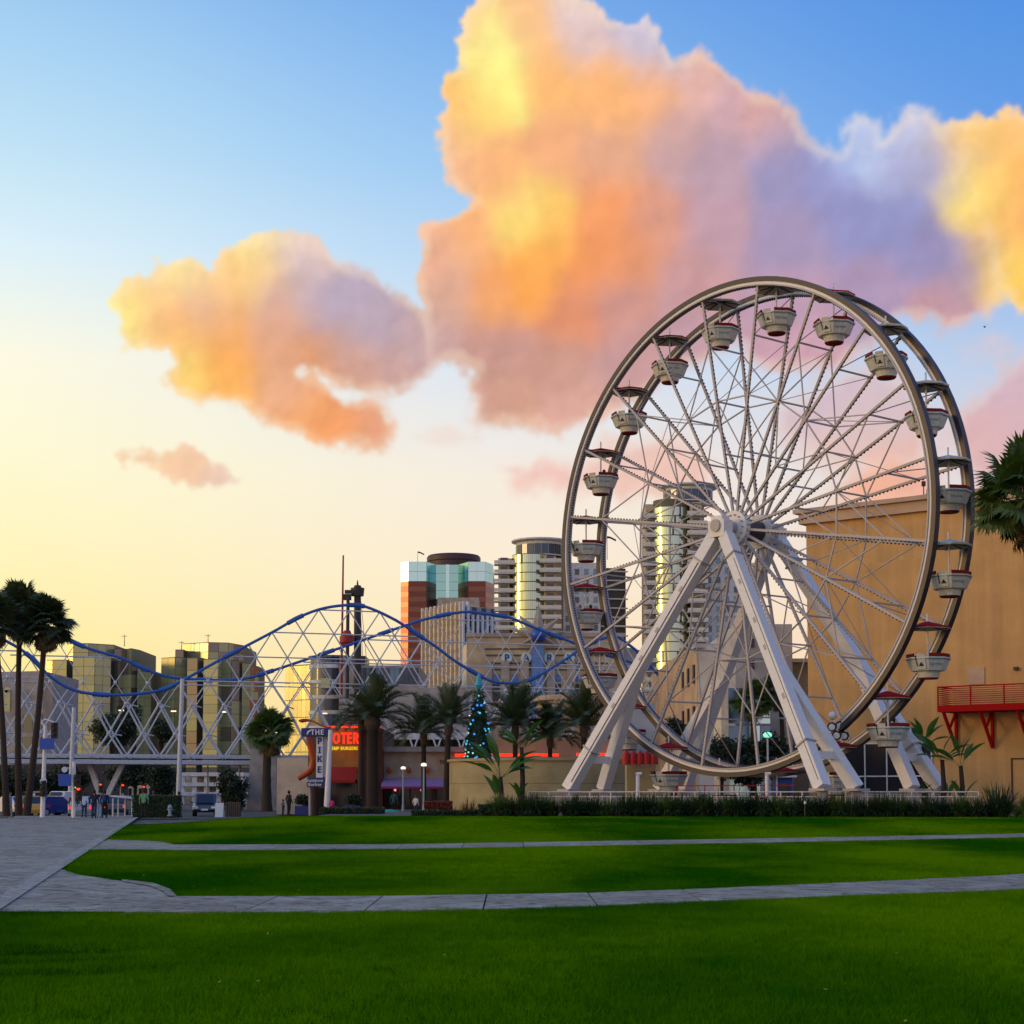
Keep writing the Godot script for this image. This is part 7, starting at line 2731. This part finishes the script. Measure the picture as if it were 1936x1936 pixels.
# ---------------------------------------------------------------- rails, lamps, signals and other street things
func make_furniture() -> void:
	var b: MB
	# white rail below the wheel
	var A := Vector3(0.809, 0.45, -86.5)
	var B := Vector3(22.805, 0.45, -83)
	var t := thing("railing", "long white pipe railing with slim pickets below the ferris wheel", "railing", (A + B) * 0.5)
	for y: float in [1.22, 0.98, 0.12]:
		b = MB.new()
		b.tube(A + Vector3(0, y, 0), B + Vector3(0, y, 0), 0.034, 0.034, 8)
		part(t, "rail", b, M.rail_white)
	var n := 21
	for i in n + 1:
		b = MB.new()
		var p := A.lerp(B, i / float(n))
		b.tube(p - Vector3(0, 0.1, 0), p + Vector3(0, 1.22, 0), 0.036, 0.036, 8)
		part(t, "post", b, M.rail_white)
	b = MB.new()
	b.tube(Vector3(0, 0.12, 0), Vector3(0, 0.98, 0), 0.011, 0.011, 5)
	var pm := b.mesh()
	for i in 190:
		put(t, "picket", pm, M.rail_white, A.lerp(B, (i + 0.5) / 190.0) - t.position)
	# lamp posts
	lamp_post("slim teal lamp post with a flat white globe before the lilac awning", Vector3(-7.25, 0.161, -113), 3.253, 0.17, M.lamp_white, M.pole_teal)
	lamp_post("teal lamp post with the larger white globe beside the date palm", Vector3(-5.722, 0.199, -110), 3.415, 0.19, M.lamp_white, M.pole_teal)
	lamp_post("white lamp post with a green globe behind the wheel's lower rim", Vector3(15.095, 0.4, -100), 4.998, 0.26, M.lamp_green, M.white_paint)
	for q: Vector3 in [Vector3(6.532, 0.42, -88), Vector3(13.116, 0.42, -87.2)]:
		var s := thing("white_post", "short white post with a side cap, %s" % ["left of the low gondolas" if q.x < 10 else "below the green globe lamp"], "post", q, "short white posts behind the rail")
		b = MB.new()
		var top: float = 2.559
		b.tube(q, Vector3(q.x, top, q.z), 0.11, 0.1, 12, true)
		part(s, "shaft", b, M.white_paint)
		b = MB.new()
		b.tube(Vector3(q.x - 0.1, top + 0.04, q.z), Vector3(q.x + 0.2, top + 0.06, q.z), 0.09, 0.09, 10, true)
		part(s, "cap", b, M.white_paint)
	# spotlights and their round housings on the wheel's right leg
	t = thing("spotlight_cluster", "cluster of black and white round spotlights clamped to the wheel's leg", "spotlights", Vector3(16.659, 4.334, -86))
	for q: Vector3 in [Vector3(16.053, 4.95, -84.6), Vector3(16.285, 4.527, -84.6), Vector3(16.567, 5.028, -85.2), Vector3(16.773, 4.521, -85.2)]:
		b = MB.new()
		b.tube(q, q + Vector3(-0.12, -0.05, 0.3), 0.2, 0.24, 14, true)
		var h := part(t, "housing", b, M.black_paint)
		b = MB.new()
		b.tube(q + Vector3(-0.115, -0.05, 0.29), q + Vector3(-0.13, -0.055, 0.325), 0.16, 0.16, 14, true)
		part(h, "lens", b, M.white_paint)
	b = MB.new()
	b.ball(Vector3(16.09, 5.494, -84.9), Vector3(0.2, 0.22, 0.2), 12, 8)
	b.beam(Vector3(16.089, 5.414, -84.9), Vector3(16.55, 4.14, -84.9), 0.09, 0.09)
	part(t, "bracket", b, M.white_paint)
	# ride attendants' booth and striped bins under the wheel
	t = thing("ticket_booth", "small blue booth with a flat pale roof under the wheel's right side", "booth", Vector3(16.866, 0.42, -104))
	b = MB.new()
	b.span(Vector3(16.282, 0.42, -104), Vector3(17.191, 2.571, -106))
	part(t, "wall", b, M.ball_blue)
	b = MB.new()
	b.span(Vector3(15.869, 2.571 + 0.004, -103.2), Vector3(17.346, 2.7, -106.6))
	part(t, "roof", b, M.sign_white)
	b = MB.new()
	b.span(Vector3(16.396, 1.2, -103.9), Vector3(17.044, 2.2, -104.05))
	part(t, "window", b, M.window_dark)
	t = thing("loading_platform", "low dark loading platform with steps under the ferris wheel", "platform", Vector3(WC.x, 0.42, WC.z))
	b = MB.new()
	b.box(Vector3(WC.x + WA.x * 1.4, 0.72, WC.z + WA.z * 1.4), Vector3(7.0, 0.6, 4.6), Basis(WU, Vector3.UP, WU.cross(Vector3.UP)))
	part(t, "deck", b, M.asphalt)
	for i in 4:
		b = MB.new()
		var p := wp(-3.2 + i * 2.1, 1.35 - WC.y, -0.95)
		b.beam(p - Vector3(0, 0.4, 0), p + Vector3(0, 0.7, 0), 0.05, 0.05)
		b.beam(p + Vector3(0, 0.66, 0), p + WU * 2.1 + Vector3(0, 0.66, 0), 0.05, 0.05)
		part(t, "handrail", b, M.rail_red)
	# street corner: the white signal post with curved arms
	t = thing("signal_post", "white street post with curled arms, a blue street sign and a signal", "traffic light", Vector3(-27.624, 0.202, -100))
	b = MB.new()
	b.tube(Vector3(-27.655, 0.202, -100), Vector3(-27.572, 5.592, -100), 0.15, 0.1, 12, true)
	part(t, "shaft", b, M.white_paint)
	b = MB.new()
	b.pipe(PackedVector3Array([Vector3(-27.56, 4.966, -100), Vector3(-27.312, 5.091, -100), Vector3(-27.061, 5.029, -100), Vector3(-26.87, 4.842, -100)]), PackedFloat32Array([0.05]), 8)
	b.pipe(PackedVector3Array([Vector3(-27.57, 5.467, -100), Vector3(-27.826, 5.779, -100), Vector3(-27.642, 5.967, -100), Vector3(-27.265, 5.873, -100), Vector3(-26.823, 5.654, -100)]), PackedFloat32Array([0.05]), 8)
	part(t, "arm", b, M.white_paint)
	b = MB.new()
	b.span(Vector3(-27.77, 4.175, -99.55), Vector3(-26.931, 4.829, -99.65))
	part(t, "street_sign", b, M.ball_blue)
	add_signal(t, Vector3(-26.958, 5.295, -99.6), 0.0, "")
	b = MB.new()
	b.tube(Vector3(-27.551, 2.313, -99.7), Vector3(-27.523, 2.313, -99.6), 0.2, 0.2, 16, true)
	part(t, "round_sign", b, M.sign_white)
	add_signal(t, Vector3(-27.546, 1.879, -99.6), 0.0, "")
	# the hanging green signal with a blue board
	t = thing("signal_post", "slim post with two green signals, a blue board and a round white sign", "traffic light", Vector3(-26.818, 0.146, -104))
	b = MB.new()
	b.tube(Vector3(-26.85, 0.114, -104), Vector3(-26.88, 3.543, -104), 0.13, 0.11, 10, true)
	b.beam(Vector3(-26.872, 3.154, -104), Vector3(-27.781, 3.154, -104), 0.08, 0.08)
	part(t, "shaft", b, M.white_paint)
	b = MB.new()
	b.span(Vector3(-27.653, 2.05, -103.4), Vector3(-26.895, 2.775, -103.5))
	part(t, "blue_board", b, M.ball_blue)
	b = MB.new()
	b.tube(Vector3(-27.323, 3.05, -103.5), Vector3(-27.296, 3.048, -103.4), 0.18, 0.18, 16, true)
	part(t, "round_sign", b, M.sign_white)
	add_signal(t, Vector3(-27.588, 2.858, -103.6), 0.0, "green")
	add_signal(t, Vector3(-26.566, 2.276, -103.5), 0.0, "green")
	add_signal(t, Vector3(-26.432, 1.6, -103.4), 0.0, "red")
	for q in [[Vector3(-36.389, 2.113, -150), "red signal on a thin post between the bridge props"], [Vector3(-36.259, 2.091, -158), "red signal beyond the group walking away"], [Vector3(-34.721, 1.948, -160), "red signal above the man in green"]]:
		var p: Vector3 = q[0]
		t = thing("signal_post", q[1], "traffic light", Vector3(p.x, -0.1, p.z))
		b = MB.new()
		b.tube(Vector3(p.x, -0.1, p.z - 0.2), Vector3(p.x, p.y - 0.3, p.z - 0.2), 0.08, 0.07, 8)
		part(t, "shaft", b, M.grey_steel)
		add_signal(t, p, 0.0, "red")
	for q: Vector3 in [Vector3(-31.584, 4.449, -176), Vector3(-28.61, 4.537, -178), Vector3(-41.093, 4.676, -190), Vector3(-43.81, 4.025, -190)]:
		t = thing("street_pole", "thin pale pole under the bridge, %s" % [["in front of the car park's left decks", "at the car park's right end", "among the dark trees", "beside the dark trees and far signals"][int(q.x > -30.421) if q.x > -34.307 else (2 if q.x > -42.427 else 3)]], "pole", Vector3(q.x, -0.1, q.z), "thin poles under the bridge")
		b = MB.new()
		b.tube(Vector3(q.x, -0.1, q.z), q, 0.1, 0.08, 8)
		part(t, "shaft", b, M.condo_white)
	# planters, board, bollards, bench
	for q in [[Vector3(-14.431, 0.11, -117), "blue square planter with dark leaves by the pylon sign"], [Vector3(-10.559, 0.161, -113), "blue square planter beside the restaurant door"]]:
		var p: Vector3 = q[0]
		t = thing("planter", q[1], "planter", p, "blue planters")
		b = MB.new()
		b.box(p + Vector3(0, 0.32, 0), Vector3(0.95, 0.64, 0.95))
		part(t, "box", b, M.sign_blue)
		crown(t, Vector3(0, 0.9, 0), Vector3(0.6, 0.42, 0.6), 160, 0.16, M.leaf_tree, 5, "foliage")
	t = thing("sandwich_board", "small white folding board on the walk near the dark blue car", "sign", Vector3(-19.633, 0.006, -114))
	for s in [-1.0, 1.0]:
		b = MB.new()
		var p := Vector3(-19.633, 0.006, -114)
		b.beam(p + Vector3(0, 0, s * 0.25), p + Vector3(0, 0.95, s * 0.03), 0.55, 0.04, Vector3.RIGHT)
		part(t, "panel", b, M.sign_white)
	t = thing("waste_bin", "wooden slatted litter bin on the walk beside the pier", "bin", Vector3(-19.039, 0.014, -116))
	for i in 7:
		b = MB.new()
		b.box(Vector3(-19.039, 0.014, -116) + Vector3(-0.42 + i * 0.14, 0.5, 0), Vector3(0.11, 1.0, 0.7))
		part(t, "slat", b, M.trunk_grey)
	t = thing("fire_hydrant", "pale blue fire hydrant in front of the clipped hedge's end", "hydrant", Vector3(-22.166, 0.13, -110))
	b = MB.new()
	b.lathe(Vector3(-22.166, 0.13, -110), PackedVector2Array([Vector2(0.16, 0), Vector2(0.16, 0.08), Vector2(0.1, 0.1), Vector2(0.1, 0.5), Vector2(0.15, 0.52), Vector2(0.13, 0.66), Vector2(0.05, 0.74), Vector2(0, 0.76)]), 14)
	b.tube(Vector3(-22.166, 0.13, -110) + Vector3(-0.2, 0.42, 0), Vector3(-22.166, 0.13, -110) + Vector3(0.2, 0.42, 0), 0.05, 0.05, 8, true)
	part(t, "barrel", b, M.pole_teal)
	# thin shelter frame beyond the walkers
	t = thing("shelter", "small bus shelter with pale posts beyond the walking group", "shelter", Vector3(-26.589, -0.022, -116))
	for x: float in [-27.278, -26.916, -26.446, -25.975]:
		b = MB.new()
		b.beam(Vector3(x, -0.1, -116), Vector3(x, 1.275, -116), 0.09, 0.09)
		part(t, "post", b, M.condo_white)
	b = MB.new()
	b.beam(Vector3(-27.241, 1.42, -115.6), Vector3(-25.797, 1.277, -115.6), 1.2, 0.09, Vector3(0, 0, 1))
	part(t, "roof", b, M.condo_white)
	b = MB.new()
	b.span(Vector3(-26.41, 0.5, -116.1), Vector3(-26.012, 1.095, -116.15))
	part(t, "panel", b, M.glass_blue)
	# teal inflatable and blue benches before the shops
	t = thing("inflatable_boat", "teal children's boat lying on the paving before the shops", "boat", Vector3(-7.804, 0.157, -108))
	b = MB.new()
	b.ball(Vector3(-7.804, 0.157, -108) + Vector3(0, 0.16, 0), Vector3(0.75, 0.28, 0.4), 16, 8)
	part(t, "hull", b, M.teal_boat)
	# a gull in the sky
	t = thing("gull", "small dark gull gliding above the wheel's right rim", "bird", Vector3(53.987, 54.733, -190))
	b = MB.new()
	var g := Vector3(53.987, 54.733, -190)
	b.ball(g, Vector3(0.1, 0.09, 0.22), 8, 6)
	for s in [-1.0, 1.0]:
		var m1 := g + Vector3(0.2 * s, 0.16 + 0.1 * s, 0)
		var m2 := g + Vector3(0.48 * s, 0.1 + 0.3 * s, 0.08)
		b.quad(g + Vector3(0, 0.03, 0.1), g + Vector3(0, 0.03, -0.12), m1 + Vector3(0, 0, -0.1), m1 + Vector3(0, 0, 0.1))
		b.tri(m1 + Vector3(0, 0, 0.1), m1 + Vector3(0, 0, -0.1), m2)
	part(t, "body", b, M.ride_dark)
	# small white ground light in the shrubs
	t = thing("ground_light", "tiny white ground light standing among the strap-leaved shrubs", "lamp", Vector3(13.718, 0.612, -79.5))
	b = MB.new()
	b.tube(Vector3(13.717, 0.538, -79.5), Vector3(13.725, 1.18, -79.5), 0.04, 0.04, 8, true)
	part(t, "stem", b, M.black_paint)
	b = MB.new()
	b.tube(Vector3(13.724, 1.106, -79.5), Vector3(13.725, 1.229, -79.5), 0.055, 0.055, 10, true)
	part(t, "cap", b, M.sign_white)
	# paved ground round the wheel and the planting bed
	b = MB.new()
	b.span(Vector3(-10.329, -0.1, -88.1), Vector3(60, 0.43, -142))
	struct("plaza", b, M.paving)
	b = MB.new()
	var e0 := Vector3(-1.591, 0.466, -81)
	b.quad(e0 + Vector3(0, 0, -0.6), Vector3(23.342, 0.466, -78.6), Vector3(25.988, 0.466, -85), Vector3(-1.69, 0.466, -87.5))
	struct("planting_bed", b, M.earth)
	# one light for the red neon, in front of its letters
	var o := OmniLight3D.new()
	o.name = "neon_light"
	o.light_color = Color(1.0, 0.15, 0.08)
	o.light_energy = 0.35
	o.light_size = 0.6
	o.omni_range = 30.0
	o.omni_attenuation = 2.0
	o.shadow_enabled = true
	o.position = Vector3(-12.473, 5.568, -123.6)
	add_child(o)


func lamp_post(label: String, foot: Vector3, top: float, r: float, m: Material, shaft: Material) -> void:
	var t := thing("lamp_post", label, "street lamp", foot)
	var b := MB.new()
	b.tube(foot, Vector3(foot.x, foot.y + 0.7, foot.z), 0.11, 0.08, 12)
	b.tube(Vector3(foot.x, foot.y + 0.7, foot.z), Vector3(foot.x, top, foot.z), 0.065, 0.055, 12)
	part(t, "shaft", b, shaft)
	b = MB.new()
	b.lathe(Vector3(foot.x, top - r * 0.1, foot.z), PackedVector2Array([Vector2(0.06, -r * 0.55), Vector2(r * 0.75, -r * 0.2), Vector2(r * 0.8, 0)]), 16)
	part(t, "collar", b, shaft)
	b = MB.new()
	b.ball(Vector3(foot.x, top + r * 0.15, foot.z), Vector3(r, r * 0.7, r), 16, 10)
	part(t, "lamp_globe", b, m)


func add_signal(t: Node3D, p: Vector3, turn: float, lit: String) -> void:
	var b := MB.new()
	b.box(p + Vector3(0, 0, -0.12), Vector3(0.36, 0.95, 0.24))
	var h := part(t, "signal_housing", b, M.black_paint)
	for i in 3:
		b = MB.new()
		var q := p + Vector3(0, 0.3 - 0.3 * i, 0.0)
		b.tube(q, q + Vector3(0, 0, 0.03), 0.11, 0.11, 12, true)
		var on := (lit == "red" and i == 0) or (lit == "green" and i == 2)
		part(h, "signal_lamp", b, (M.signal_red if lit == "red" else M.signal_green) if on else M.rubber)
		b = MB.new()
		b.lathe(q + Vector3(0, 0.02, 0.0), PackedVector2Array([Vector2(0.13, 0.0), Vector2(0.14, 0.12)]), 8, true, -PI, 0.0)
		part(h, "visor", b, M.black_paint)


func make_all() -> void:
	make_city_materials()
	for f in [make_gold_towers, make_banded_tower, make_fin_building, make_condos, make_park_building, make_white_building, make_hall, make_shops, make_ride_tower, make_bridge, make_wheel, make_plants, make_xmas_tree, make_furniture, make_cars, make_people]:
		f.call()
